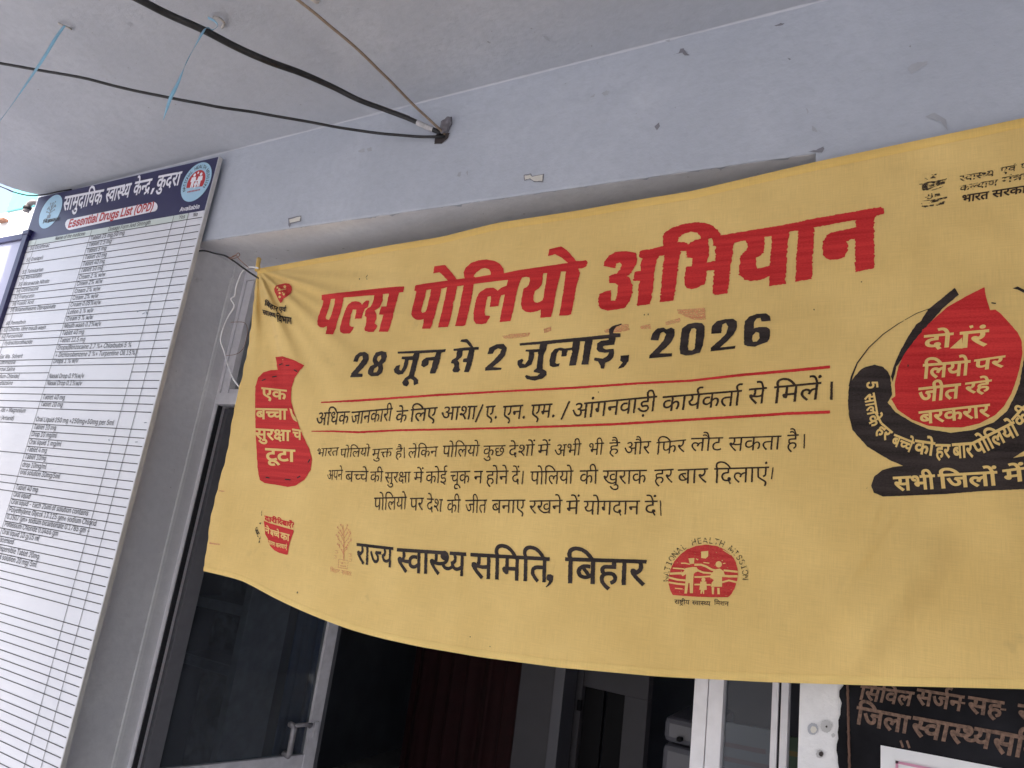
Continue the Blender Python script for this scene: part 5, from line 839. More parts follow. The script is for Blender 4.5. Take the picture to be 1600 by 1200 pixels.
H2h = [tr_(q, 640, 400, 10) for q in ([(265,535),(340,522),(325,610),(295,730),(270,830),(250,875),(205,890),(180,865),(205,770),(240,660)], [(1000,320),(1050,255),(1120,205),(1180,190),(1240,210),(1270,245),(1270,295),(1150,315),(1030,335)], [(2090,275),(2152,270),(2135,400),(2115,520),(2095,650),(2080,690),(2040,720),(2000,732),(1960,725),(1935,690),(1940,620),(1960,550),(2020,510),(2065,450),(2080,370)])]
H3 = tr_([(185,605),(200,550),(250,480),(330,435),(430,422),(540,430),(590,445),(600,520),(605,575),(570,620),(530,690),(485,735),(530,780),(550,850),(545,940),(520,1020),(490,1080),(450,1130),(360,1150),(240,1165),(160,1145),(125,1100),(120,1020),(130,960),(200,925),(275,910),(285,960),(270,1000),(285,1040),(325,1040),(345,1010),(360,920),(365,850),(340,825),(250,820),(255,740),(290,715),(350,700),(390,650),(405,590),(390,565),(345,580),(335,635),(260,625)], 920, 340, 8)
H4 = tr_([(630,505),(635,420),(800,390),(935,355),(920,260),(940,200),(1020,140),(1180,85),(1340,60),(1460,68),(1540,100),(1620,165),(1650,225),(2000,165),(2400,102),(2850,8),(3300,-69),(3651,-132),(3687,-110),(3696,-69),(3678,-38),(3606,-26),(3570,3),(3566,138),(3570,390),(3566,638),(3462,656),(3332,683),(3327,480),(3332,269),(3282,273),(3224,305),(3246,372),(3228,435),(3192,498),(3120,525),(3030,534),(2958,512),(2931,471),(2922,381),(2931,300),(2976,228),(3030,190),(3192,156),(3336,120),(3340,35),(3210,52),(3030,88),(2823,125),(2814,210),(2810,336),(2800,480),(2796,624),(2787,772),(2688,790),(2584,804),(2589,615),(2598,444),(2612,300),(2616,165),(2508,178),(2485,320),(2475,470),(2470,640),(2460,830),(2360,845),(2260,862),(2255,735),(2160,780),(2040,795),(1950,780),(1880,715),(1885,620),(1895,480),(1940,435),(1980,400),(1985,330),(1960,292),(1900,295),(1810,330),(1805,450),(1780,570),(1770,680),(1755,800),(1730,950),(1580,972),(1545,950),(1555,820),(1570,660),(1480,665),(1470,750),(1450,830),(1360,880),(1280,900),(1225,880),(1200,820),(1205,710),(1215,620),(1290,610),(1300,510),(1220,500),(1225,420),(1150,425),(1130,520),(1110,700),(1090,850),(1075,950),(1060,1040),(890,1060),(905,900),(920,700),(935,540),(945,475),(870,482),(850,540),(825,680),(810,820),(790,980),(770,1085),(600,1105),(615,980),(630,795),(560,795),(570,680),(650,665),(665,515)], 920, 340, 8)
H4h = [tr_(q, 920, 340, 8) for q in ([(1105,310),(1130,250),(1200,200),(1290,178),(1360,195),(1400,240),(1405,268),(1320,285),(1240,340),(1225,315),(1150,312)], [(1480,270),(1540,260),(1550,355),(1595,360),(1580,545),(1475,565),(1500,480),(1510,370)], [(2200,245),(2285,232),(2285,350),(2270,480),(2265,600),(2180,625),(2115,638),(2090,600),(2100,500),(2160,470),(2200,400),(2195,320)])]
sd_ = lambda x: .35 + .9 * smooth01((x - 850) / 200)
ro = lambda p: rough(p, 1.7, 2.0, sd_)
layer('headline_lettering', [cw(ro(H1)), ccw(ro(H1h)), cw(ro(H1b)), cw(ro(H2)), *[ccw(ro(q)) for q in H2h], cw(ro(H3)), cw(ro(H4)), *[ccw(ro(q)) for q in H4h]], MAT['red'], BAN)

# --- date line
G = (540, 520, 6.667); HH = (780, 490, 6.667); II = (1000, 470, 6.667); K2 = (680, 300, 4)
date = [cw(tr_(q, *o)) for q, o in (
 ([(80,300),(105,240),(150,205),(205,200),(240,225),(245,270),(225,320),(190,360),(130,425),(180,428),(175,462),(50,465),(60,425),(110,370),(160,310),(185,265),(175,240),(150,250),(125,305)], G),
 ([(290,250),(320,205),(380,190),(425,205),(432,250),(415,300),(385,325),(395,370),(380,420),(340,450),(270,455),(235,430),(235,390),(260,350),(295,330),(280,295)], G),
 ([(545,198),(780,185),(1045,172),(1040,200),(1000,208),(990,270),(960,370),(935,425),(880,425),(900,350),(915,290),(870,290),(860,340),(815,362),(790,340),(795,295),(840,260),(930,250),(945,205),(775,215),(755,290),(730,390),(715,450),(755,490),(760,530),(715,550),(710,500),(680,480),(650,490),(665,530),(640,560),(605,550),(592,520),(620,475),(660,445),(680,370),(700,285),(660,285),(640,370),(600,430),(550,440),(510,415),(505,380),(530,345),(570,335),(560,385),(580,395),(605,350),(620,280),(585,275),(590,250),(700,245),(715,215),(545,218)], G),
 ([(1125,168),(1300,150),(1260,105),(1195,92),(1210,72),(1270,65),(1310,110),(1335,150),(1390,148),(1385,178),(1345,180),(1330,270),(1305,360),(1285,412),(1235,410),(1250,350),(1262,310),(1220,305),(1230,270),(1265,265),(1285,185),(1225,188),(1215,250),(1170,290),(1185,310),(1185,370),(1195,385),(1175,412),(1125,412),(1115,390),(1135,350),(1130,325),(1100,318),(1110,285),(1150,260),(1165,190),(1125,190)], G),
 ([(328,1015),(340,975),(385,952),(430,950),(448,975),(440,1020),(405,1060),(360,1095),(418,1100),(412,1112),(312,1118),(315,1098),(370,1050),(405,1010),(415,985),(395,978),(375,990),(362,1012)], K2),
 ([(215,310),(420,292),(620,272),(850,250),(1145,220),(1145,165),(1170,140),(1200,125),(1280,105),(1275,118),(1220,140),(1195,175),(1185,205),(1265,208),(1262,245),(1215,250),(1200,325),(1110,335),(1085,340),(1085,360),(1110,375),(1190,368),(1200,400),(1195,450),(1160,490),(1105,515),(1095,575),(1065,575),(1050,530),(1030,500),(990,490),(995,460),(1080,470),(1130,440),(1145,405),(1100,410),(1040,400),(1015,370),(1025,310),(1060,285),(1145,275),(1140,260),(975,275),(955,390),(930,530),(860,535),(880,400),(895,290),(845,290),(835,370),(800,540),(730,545),(745,460),(765,400),(760,380),(715,385),(700,445),(650,450),(655,390),(625,385),(600,420),(585,510),(600,525),(635,520),(625,550),(560,560),(530,545),(525,480),(545,410),(580,370),(640,355),(690,365),(760,355),(770,295),(600,310),(505,322),(490,380),(465,430),(455,540),(455,580),(490,600),(495,640),(450,680),(370,700),(290,685),(270,655),(285,640),(330,655),(400,650),(425,625),(360,610),(365,590),(390,570),(400,500),(410,400),(365,405),(365,460),(340,530),(280,565),(215,570),(190,530),(195,490),(240,470),(255,490),(235,520),(270,530),(305,480),(315,400),(275,395),(280,378),(420,370),(430,320),(215,335)], HH),
 ([(1262,490),(1270,440),(1355,432),(1345,500),(1300,560),(1235,578),(1290,510)], HH),
 ([(110,410),(130,340),(180,290),(250,280),(275,298),(330,280),(360,300),(360,360),(330,430),(270,490),(205,550),(335,548),(330,580),(95,602),(100,570),(180,490),(250,410),(270,350),(245,325),(210,340),(195,415)], II),
 ([(415,500),(425,380),(440,290),(500,245),(580,228),(650,235),(675,270),(672,360),(655,470),(625,540),(550,565),(480,572),(420,555)], II),
 ([(745,345),(750,270),(800,215),(880,195),(970,188),(1010,215),(1012,280),(970,360),(900,430),(835,488),(1000,470),(990,500),(735,530),(740,490),(830,410),(900,340),(920,270),(895,232),(860,250),(845,340)], II),
 ([(1085,460),(1085,330),(1090,220),(1140,165),(1220,138),(1310,132),(1355,160),(1362,210),(1265,218),(1255,180),(1220,185),(1190,220),(1185,290),(1240,275),(1320,275),(1355,300),(1355,380),(1330,430),(1260,455),(1200,480),(1120,475)], II))]
date += [ccw(tr_(q, *o)) for q, o in (([(335,250),(370,235),(375,265),(350,305),(330,290)], G), ([(300,375),(335,350),(345,375),(325,410),(290,415)], G), ([(515,350),(535,295),(565,285),(587,300),(580,400),(570,500),(540,520),(505,515),(498,480)], II), ([(1170,400),(1175,360),(1210,325),(1240,335),(1245,390),(1220,425),(1180,430)], II))]
layer('date_lettering', [rough(q, .7, 2.0) for q in date], MAT['black'], BAN)

# --- ruled lines
layer('rule_line', [rough(stroke([(502, 629), (560, 626), (690, 617), (800, 611), (900, 606), (1000, 599), (1080, 595), (1160, 586), (1230, 580), (1297, 573.5)], [2, 3.4, 3.4, 3, 3.6, 3.4, 3.6, 4.2, 4.4, 4.6]), .9, 3)], MAT['red'], BAN)
layer('rule_line', [rough(stroke([(487, 674), (520, 674), (560, 675.5), (620, 672.5), (700, 671), (800, 668.5), (880, 666), (960, 663), (1060, 657), (1160, 651), (1230, 646.5), (1297, 644)], [1.5, 2.6, 3, 3, 3, 3.2, 3.6, 3.8, 3.8, 4.2, 4.4, 4.8]), .9, 3)], MAT['red'], BAN)

# --- contact line and paragraph
def words(L, bold=0): 
    o = []
    for wd, x0, y0, x1, y1, dx, dy in L: o += place(wd, (x0, y0), (x1, y1), (dx, dy), bold)
    return o
def danda(x0, y0, x1, y1, w_): return stroke([(x0, y0), (x1, y1)], w_)
line = words([('अधिक', 496, 645, 547, 642.5, -3, 20), ('जानकारी', 550, 643.5, 614, 637.5, -3, 20), ('के', 620, 642, 638, 640.5, -3, 19), ('लिए', 642.5, 639.5, 684, 636, -3, 20), ('आशा', 691, 636, 746, 634, -3, 21), ('ए.', 760, 635, 781, 633, -3, 21), ('एन.', 787, 634.5, 825, 632, -3, 22), ('एम.', 831, 632.5, 871, 630, -3, 22), ('आंगनवाड़ी', 895, 631, 1027, 618.5, -3, 24), ('कार्यकर्ता', 1036, 619.5, 1159, 609.5, -3, 24), ('से', 1170.6, 607.5, 1198, 605, -3, 25), ('मिलें', 1210, 604, 1283, 597, -3, 27)], 3)
line += [danda(755, 632, 743, 660, 2.4), danda(890, 627, 877, 656, 2.6), danda(1299.5, 596.5, 1299, 625, 4)]
layer('contact_lettering', [rough(q, .55, 1.8) for q in line], MAT['brown'], BAN)
para = words([('भारत', 496, 701, 530, 699, -2, 13), ('पोलियो', 532.5, 701.5, 579, 699, -2, 14), ('मुक्त', 582.5, 702, 614, 700, -2, 14), ('है', 619, 701, 630, 700, -2, 15), ('लेकिन', 639, 700, 685, 697.5, -2, 16), ('पोलियो', 692.5, 696.5, 750, 695, -2, 18), ('कुछ', 756, 696.5, 790, 695.5, -2, 17), ('देशों', 796, 696, 836, 694, -2, 18), ('में', 841, 695, 860, 693.5, -2, 18), ('अभी', 867.5, 695, 909, 692.5, -2, 19), ('भी', 920, 693, 944, 691.5, -2, 19), ('है', 952.5, 691.5, 969, 690.5, -2, 19), ('और', 976, 691.5, 1017.5, 689, -2, 20), ('फिर', 1026, 691, 1072, 686.5, -2, 20), ('लौट', 1080, 684.5, 1130, 683, -2, 21), ('सकता', 1139, 683.5, 1221, 680.5, -2, 22), ('है', 1230, 679.5, 1248, 678.5, -2, 23),
 ('अपने', 512, 735, 536, 734, -1, 16), ('बच्चे', 540, 736, 576, 736, -1, 17), ('की', 579, 737, 599, 736, -1, 17), ('सुरक्षा', 602, 738, 642, 737, -1, 17), ('में', 647, 737.5, 662, 737, -1, 17), ('कोई', 666, 737, 699, 735.5, -1, 19), ('चूक', 704, 736.5, 735, 735.5, -1, 20), ('न', 741, 736, 755, 735.5, -1, 20), ('होने', 760, 736, 795, 735, -1, 21), ('दें', 800, 736, 813, 735.5, -1, 20), ('पोलियो', 829, 736.5, 896, 735, -1, 21), ('की', 906, 735, 935, 734, -1, 22), ('खुराक', 942.5, 735, 1011, 734, -1, 22), ('हर', 1022.5, 734, 1052.5, 732.5, -1, 22), ('बार', 1059, 733.5, 1106, 731.5, -1, 23), ('दिलाएं', 1116, 731.5, 1201.5, 729, -1, 24),
 ('पोलियो', 585, 777.5, 636, 776, -1, 20), ('पर', 641, 778, 662.5, 777.5, -1, 20), ('देश', 667.5, 778.5, 692, 780, -1, 20), ('की', 699, 781, 720, 780, -1, 21), ('जीत', 727.5, 781, 761, 780.5, -1, 21), ('बनाए', 769, 781, 821, 780.5, -1, 21), ('रखने', 827.5, 782, 879, 781, -1, 21), ('में', 885, 782.5, 906, 781.5, -1, 22), ('योगदान', 912.5, 782.5, 1000, 782, -1, 22), ('दें', 1007.5, 782.5, 1027.5, 782, -1, 22)], -3)
para += [danda(632, 699, 632, 716, 1.4), danda(1257, 678.5, 1256.5, 701, 2), danda(818, 736, 816, 757, 1.6), danda(1208, 730.5, 1205.5, 749, 2), danda(1032, 782, 1033, 806, 1.8)]
layer('paragraph_lettering', [rough(q, .45, 1.6) for q in para], MAT['brown'], BAN)
org = words([('राज्य', 558, 849, 614, 855.5, -1, 31), ('स्वास्थ्य', 621, 857, 728, 864, -1, 36), ('समिति', 736, 864.5, 858, 871.5, -1, 38), ('बिहार', 884, 871.5, 1009, 875.5, -1, 39)], 13)
org.append(cw(tr_([(495,410),(505,385),(540,380),(565,400),(565,440),(540,485),(495,520),(488,512),(515,475),(520,455),(498,440)], 780, 840, 6.667)))
layer('organisation_lettering', [rough(q, .6, 1.8) for q in org], MAT['black'], BAN)

# --- emblem of a money-bag shape with cream lettering left in the print
bag = cw(rough([(431,558),(442,557),(458,562),(476,571),(468,580),(460,592),(456,606),(455,624),(459,642),(466,662),(474,682),(484,702),(488,718),(486,734),(476,750),(462,759),(450,761),(434,758),(414,755),(406,750),(403,732),(400,680),(399,630),(399.6,604),(404,590),(412,582),(424,578.4),(434.4,578)], .6, 3))
BG = layer('bag_emblem', [bag], MAT['red'], BAN, .0014, 4)
layer('slogan_lettering', words([('एक', 410, 606, 448, 610, 0, 15), ('बच्चा', 401, 638.5, 449, 639.5, 0, 16), ('सुरक्षा', 399.5, 670, 454, 673, 0, 16), ('च', 458, 670.5, 472, 672.5, 0, 15), ('टूटा', 416, 701, 461, 703.5, 0, 18)], 26) + [cw(q) for q in ([(453, 638), (457, 640), (458, 646), (463, 653), (465, 660), (459, 656), (456, 650)],)], MAT['cloth'], BG, .0024, 4)
each('stitch_mark', [stroke(q, 1.8) for q in ([(410, 595), (416, 592.5)], [(426, 589.5), (433, 588)], [(437, 570.5), (442, 568.5)], [(447, 571.5), (453, 571)], [(460, 578), (465, 581)], [(482, 723), (485, 718)], [(465, 747), (470, 744)], [(446, 749), (455, 750)], [(416, 746), (422, 747)])], MAT['black'], BG, .0024, 4)
# --- small heart emblem with department name
HT = layer('heart_emblem', [cw(tr_([(470,260),(500,200),(560,180),(610,170),(680,155),(750,165),(795,215),(805,280),(775,350),(700,410),(640,450),(600,520),(585,525),(550,470),(510,380),(475,310)], 390, 430, 12))], MAT['red_worn'], BAN, .0022, 4)
each('child_figure', [disc(437.5, 452.5, 1.8), disc(446, 448.5, 2.2), disc(438, 458.5, 1.6), disc(444.5, 460.5, 1.7), disc(438, 464.5, 2), stroke([(435, 455), (441, 453), (448, 452)], 1.2)], MAT['cloth'], HT, .0032, 4)
layer('department_lettering', words([('बिहार', 415, 470.5, 435.5, 481, -1, 6.5), ('एवं', 437.5, 480, 448, 480.5, -1, 7), ('स्वास्थ्य', 411, 484.5, 431, 490.5, 1, 7), ('विभाग', 433, 493, 456, 497, 1, 10)], 30), MAT['black'], HT, .0030, 3)
# --- small red appeal at the lower left
AP = layer('appeal_emblem', [cw(tr_([(300,315),(430,370),(560,405),(720,455),(850,490),(920,510),(925,545),(890,640),(850,750),(820,870),(800,1020),(770,1025),(620,985),(520,930),(440,850),(395,770),(385,690),(330,600),(320,450)], 390, 790, 13.333))], MAT['red'], BAN, step=4)
layer('appeal_lettering', words([('दारी', 414, 806, 433, 811, 0, 7), ('दिखाएँ?', 434, 811, 460, 817.5, 0, 7)], 40), MAT['red'], AP, .0010, 4)
layer('appeal_lettering', words([('ने', 415, 824, 421.5, 826, 0, 8), ('बच्चे', 423, 827.5, 437, 831.5, 0, 9), ('का', 439, 832, 452.5, 835.5, 0, 10), ('करण', 420, 844, 430, 848, 0, 6), ('करवाएं', 431.5, 848.5, 449, 852, 0, 6)], 30), MAT['cloth'], AP, .0016, 4)
# --- state tree emblem in thin red ink
tree = [stroke([(537.5, 876), (537, 862), (538, 846), (537, 832), (536.5, 820)], [1.5, 1.8, 1.6, 1.2, .8])]
for x0, y0, x1, y1 in ((537, 866, 531, 855), (537, 860, 545, 848), (537.5, 855, 529, 842), (537.5, 850, 546, 838), (537.5, 846, 530, 832), (537.5, 842, 545, 828), (537, 838, 528, 824), (537, 834, 543, 821), (537, 830, 533, 820), (538, 862, 542, 856), (531, 855, 528, 850), (545, 848, 549, 843), (529, 842, 526, 836), (546, 838, 547, 831)):
    tree.append(stroke([(x0, y0), ((x0 + x1) / 2 + .6, (y0 + y1) / 2), (x1, y1)], [1, 1.2, .9])); tree.append(disc(x1, y1, 1.3, 1.9, 6)); tree.append(disc((x0 + 2 * x1) / 3 + 1.6, (y0 + 2 * y1) / 3, 1, 1.5, 6))
tree += [stroke([(529.5, 873.5), (544.5, 876)], 1), stroke([(529, 886.5), (543, 889)], 1), stroke([(529.5, 873.5), (529, 886.5)], 1), stroke([(544.5, 876), (543, 889)], 1), stroke([(531, 878), (542, 880)], .8), stroke([(532, 884), (541, 885)], 1.6), disc(535, 880.5, 1.2)]
for x, y in ((526, 860), (524, 868), (547, 865), (548, 873)): tree += [stroke([(x - 2, y), (x + 3, y + .7)], .8), stroke([(x + 1, y + 1), (x + 2.5, y + 4)], .8), stroke([(x - 2, y + 4), (x + 2, y + 4.5)], .8)]
TE = layer('tree_emblem', tree, MAT['pink'], BAN, step=4)
layer('state_lettering', words([('बिहार', 516.5, 887.5, 531, 890.5, 0, 5.5), ('सरकार', 534, 891, 549.5, 894, 0, 6)], 20), MAT['pink'], TE, .0010, 4)
# --- health mission emblem
q8 = (1020, 820, 8.571)
HM = layer('health_mission_emblem', [cw(rough(tr_([(212,780),(215,700),(240,590),(290,490),(370,400),(460,330),(580,285),(720,265),(860,285),(960,330),(1050,400),(1110,490),(1140,600),(1140,700),(1110,820),(1060,920),(1010,970),(800,970),(600,965),(380,950),(270,940),(235,880)], *q8), .5, 2))], MAT['red_worn'], BAN, step=5)
cream = [tr_(q, *q8) for q in ([(650,360),(745,350),(745,420),(710,452),(650,445)], [(480,450),(560,445),(555,520),(500,530)], [(440,580),(540,565),(590,570),(620,620),(570,640),(550,660),(545,740),(540,915),(500,915),(495,780),(480,780),(460,920),(425,920),(440,760),(450,660),(400,690),(380,660),(420,620)], [(830,600),(900,585),(950,620),(970,680),(930,700),(930,830),(780,830),(790,780),(820,740),(760,700),(790,650)], [(790,835),(825,835),(820,930),(795,930)], [(865,845),(895,845),(900,930),(868,930)], [(640,760),(720,760),(725,870),(690,875),(690,925),(675,925),(670,880),(655,925),(640,920),(645,870),(625,870)])]
cream += [disc(1020 + 885 / 8.571, 820 + 530 / 8.571, 5), disc(1020 + 680 / 8.571, 820 + 735 / 8.571, 3.2)]
for P, wd in (([(270,580),(400,590),(450,600)], 2.2), ([(230,655),(330,650),(420,650)], 3.4), ([(215,705),(330,735),(440,745)], 3), ([(215,770),(330,790),(440,800)], 2.8), ([(560,535),(650,535),(720,560),(790,600),(840,610)], 3.2), ([(600,610),(680,640),(790,650)], 3), ([(560,700),(640,700),(780,690)], 2.4), ([(560,800),(620,800),(780,805)], 2.4), ([(950,610),(1050,620),(1138,630)], 3), ([(930,680),(1020,690),(1138,690)], 3.6), ([(930,770),(1020,745),(1130,770)], 2.8), ([(380,515),(440,515),(500,530)], 1.8), ([(300,850),(400,860)], 1.6), ([(580,455),(610,470)], 1.6), ([(680,505),(760,515)], 1.5), ([(940,520),(975,515)], 1.4), ([(940,335),(1050,405)], 1.2)):
    cream.append(stroke(tr_(P, *q8), wd))
layer('family_figures', [cw(q) for q in cream], MAT['cloth'], HM, .0016, 5)
arc = []; txt = 'NATIONAL HEALTH MISSION'
for i, ch in enumerate(txt):
    if ch == ' ': continue
    t = R(183 - i * 184 / (len(txt) - 1)); cx_, cy_ = 712, 700
    bx, by = cx_ + 492 * math.cos(t), cy_ - 452 * math.sin(t)
    P_, ad = word_polys(ch, 8, 3); tx, ty = math.sin(t), math.cos(t)
    sc_ = 78
    for p in P_:
        arc.append(tr_([(bx + (x - ad / 2) / 727 * sc_ * .95 * tx + y / 727 * sc_ * math.cos(t), by + (x - ad / 2) / 727 * sc_ * .95 * ty - y / 727 * sc_ * math.sin(t)) for x, y in p], *q8))
layer('mission_lettering', arc, MAT['black_worn'], HM, .0010, 5)
layer('mission_lettering', words([('राष्ट्रीय', 1054, 937, 1077.5, 938, 0, 6.5), ('स्वास्थ्य', 1081.5, 938.5, 1110, 940, 0, 6.5), ('मिशन', 1116, 938.5, 1138.5, 940.5, 0, 6.5)], 6), MAT['black'], HM, .0010, 5)
# --- lion capital and ministry name, badly printed
q9 = (1430, 250, 9.41)
lion = [tr_(q, *q9) for q in ([(95,430),(100,360),(60,368),(62,355),(130,348),(180,325),(300,312),(470,275),(465,295),(430,312),(432,350),(330,385),(250,415),(180,450),(120,455)], [(240,215),(315,205),(318,222),(285,232),(280,248),(302,255),(300,272),(220,278),(225,262),(250,255),(248,238),(222,235)], [(135,275),(150,270),(190,288),(180,295)], [(240,445),(410,388),(412,400),(245,455)], [(140,550),(180,545),(190,500),(205,500),(215,535),(235,540),(240,490),(250,490),(262,550),(230,570),(180,580)], [(285,550),(290,485),(305,510),(318,490),(335,505),(345,488),(375,515),(372,528),(320,535)], [(100,605),(300,580),(470,538),(472,560),(440,575),(330,590),(100,612)], [(190,645),(230,600),(380,580),(345,610)], [(85,650),(95,635),(105,668),(180,672),(330,645),(470,588),(475,605),(420,635),(430,650),(330,672),(200,690),(150,708),(140,700),(95,690)])]
LC = layer('lion_capital_emblem', [rough(cw(q), .8, 1.5) for q in lion], MAT['black_worn'], BAN, step=5)
layer('ministry_lettering', words([('स्वास्थ्य', 1500, 275.5, 1554, 266, -1, 9), ('एवं', 1563, 262.5, 1588, 258, -1, 9), ('परिवार', 1595, 256.5, 1650, 246, -1, 9), ('कल्याण', 1500, 290.5, 1559, 281, -1, 9), ('मंत्रालय', 1566, 278, 1640, 264, -1, 9)], 18), MAT['black_worn'], LC, .0010, 5)
layer('country_lettering', words([('भारत', 1503, 306, 1545, 299.5, -1, 11), ('सरकार', 1551, 298.5, 1614, 288.5, -1, 11)], 26), MAT['brown'], LC, .0010, 5)
# --- big drop emblem at the right
DR = layer('drop_emblem', [cw(rough([(1538,449),(1510,463),(1480,480),(1440,516),(1460,504.5),(1432,536),(1413,557),(1404,575),(1399.5,591),(1398,602),(1399,619),(1392.6,623.6),(1402,640),(1425,656),(1451,665.6),(1477.5,668),(1504,668),(1530,662),(1554.5,649),(1568.5,635),(1579,617.5),(1586,600),(1592,580),(1597.5,553),(1596,533),(1590,520),(1577,505),(1563,490),(1555,484),(1547,485),(1540,463)][:3] + [(1460,498),(1440,516),(1432,536-8),(1413,553),(1404,573),(1399.5,591),(1398,602),(1399,619),(1392.6,623.6),(1402,640),(1425,656),(1451,665.6),(1477.5,668),(1504,668),(1530,662),(1554.5,649),(1568.5,635),(1579,617.5),(1586,600),(1592,580),(1597.5,553),(1596,533),(1590,520),(1577,505),(1563,490),(1555,484),(1547,485),(1540,463)], .5, 3))], MAT['red'], BAN)
layer('drop_lettering', words([('दो', 1445, 525, 1488, 521, -2, 21), ('ारं', 1501, 520, 1543, 516, -2, 24), ('लियो', 1443, 570, 1515, 564, -2, 22), ('पर', 1523, 563, 1569, 556.5, -2, 17), ('जीत', 1436, 607, 1500, 600, -2, 22), ('रहे', 1509, 599, 1548, 594, -2, 17), ('बरकरार', 1436, 644, 1545, 632, 1, 19)], 24) + [cw([(1484, 545), (1503, 528), (1504, 545)]), cw([(1514, 510), (1520, 508.5), (1521, 512), (1516, 514)])], MAT['cloth'], DR, .0021)
band = cw(rough([(1329,598),(1334,590),(1339.5,584),(1346,577),(1353,573.5),(1366.5,570),(1380,573.5),(1387.5,581),(1391,588.5),(1393,605),(1394,617.5),(1387,629),(1399,644),(1425,660),(1451,671),(1486,676.5),(1521,672),(1553,660),(1574,642),(1586,617.5),(1593,600),(1600,557),(1606,530),(1624,528),(1642,560),(1650,600),(1645,650),(1620,692),(1582.5,716),(1610,711),(1660,707),(1676,730),(1660,758),(1600,764.5),(1539,767),(1477.5,772),(1407.5,775),(1379.5,776),(1365.5,770),(1361,759),(1365.5,745),(1378,735),(1395,730),(1411,728),(1390,719),(1355,698),(1332,672),(1327,652.5),(1325,626),(1326,608)], .7, 3))
up = cw(rough([(1491.7,450),(1450,484),(1441.7,496.7),(1440,501),(1431,508),(1417.5,528.5),(1405.5,551),(1396.5,572),(1392,588.5),(1394.5,597),(1401,573.5),(1413,554),(1428,533),(1446,513),(1473,482),(1498,461)], .7, 3))
line2 = stroke([(1327.5, 604), (1331, 588.5), (1339.5, 567.5), (1357.5, 543.5), (1380, 522.5), (1402.5, 507), (1412, 501.5)], [3.2, 3, 2, 1.6, 1.3, 1.1, .8]); line3 = stroke([(1413.5, 500.5), (1432, 490), (1451, 483)], [.8, 1, 1])
BD = layer('drop_band', [band, up, line2, line3, stroke([(1549, 473.5), (1556, 474.5)], 2), cw([(1582, 451), (1590, 448), (1600, 453), (1610, 466), (1600, 458), (1590, 453)])], MAT['black'], BAN)
arcw = []
for wd, cx_, cy_, ang, wdt, hh in (('5', 1363, 602, 84, 13, 17), ('साल', 1361, 632, 80, 33, 16), ('के', 1366, 657, 62, 17, 17), ('हर', 1381, 675, 40, 21, 17), ('बच्चे', 1410, 693, 22, 33, 17), ('को', 1444, 700, 8, 30, 20), ('हर', 1473, 705, 1, 22, 20), ('बार', 1504, 704, -4, 31, 22), ('पोलियो', 1555, 686, -27, 74, 22), ('की', 1597, 652, -48, 28, 20)):
    t = R(ang); ux, uy = math.cos(t), math.sin(t); vx, vy = -uy, ux
    P0 = (cx_ - ux * wdt / 2 - vx * hh / 2, cy_ - uy * wdt / 2 - vy * hh / 2)
    arcw += latin('5', (P0[0] + vx * hh, P0[1] + vy * hh), (P0[0] + vx * hh + ux * wdt, P0[1] + vy * hh + uy * wdt), (-vx * hh, -vy * hh), 30) if wd == '5' else place(wd, P0, (P0[0] + ux * wdt, P0[1] + uy * wdt), (vx * hh, vy * hh), 28)
layer('band_lettering', arcw + words([('सभी', 1396, 746, 1459, 742.5, 2, 21), ('जिलों', 1466, 742, 1556, 737, 2, 21), ('में', 1567, 735, 1598, 731, 2, 20)], 26), MAT['cloth'], BD, .0021)
# --- stains, ink offsets and loose marks
each('ink_stain', [rough(cw(q), .8, 2) for q in ([(399, 826), (402, 823), (404, 829), (406, 834), (402, 836), (398.5, 831)], [(403, 835), (404.5, 840), (402, 838)], [(409, 797), (410, 797), (409.5, 806), (408.5, 806)], [(406, 840), (408, 838), (405.5, 850), (404, 848)], [(405, 817), (409, 816), (407, 820)])], MAT['black_worn'], BAN, .0010, 6)
each('ink_stain', [rough(cw(q), 1.2, 2) for q in ([(342, 765.5), (353, 767), (348, 769), (342, 768)], [(328, 847), (338, 849), (345, 849.5), (344, 852), (328, 850)], [(785, 525), (800, 522), (828, 520), (826, 526), (800, 529), (787, 529)], [(850, 514), (862, 510), (861, 517), (850, 521)], [(944, 516), (952, 514), (958, 509), (982, 506), (984, 516), (968, 519), (946, 520)], [(1001, 510), (1016, 506), (1018, 514), (1002, 514)], [(1040, 503), (1063, 497), (1064, 503), (1040, 509)], [(1058, 484), (1102, 481), (1103, 500), (1084, 500), (1060, 490)])], MAT['pink'], BAN, .0010, 6)
each('dirt_speck', [disc(x, y, r_, r_ * 1.5, 6) for x, y, r_ in ((465, 926, 1.3), (1206, 463, 1), (1346, 441, 1.2), (1272, 484, 1), (1418.5, 571.5, 1.5), (735, 995, .8), (766, 1010, 1), (1007, 492, 1), (1013, 491.5, 1), (562, 436, .9), (935, 613, 1), (1530, 512, .9))] + [stroke([(574, 437), (572, 434), (576, 428)], 1), stroke([(1350, 765 + 0), (1356, 762)], .8)], MAT['black_worn'], BAN, .0010, 6)
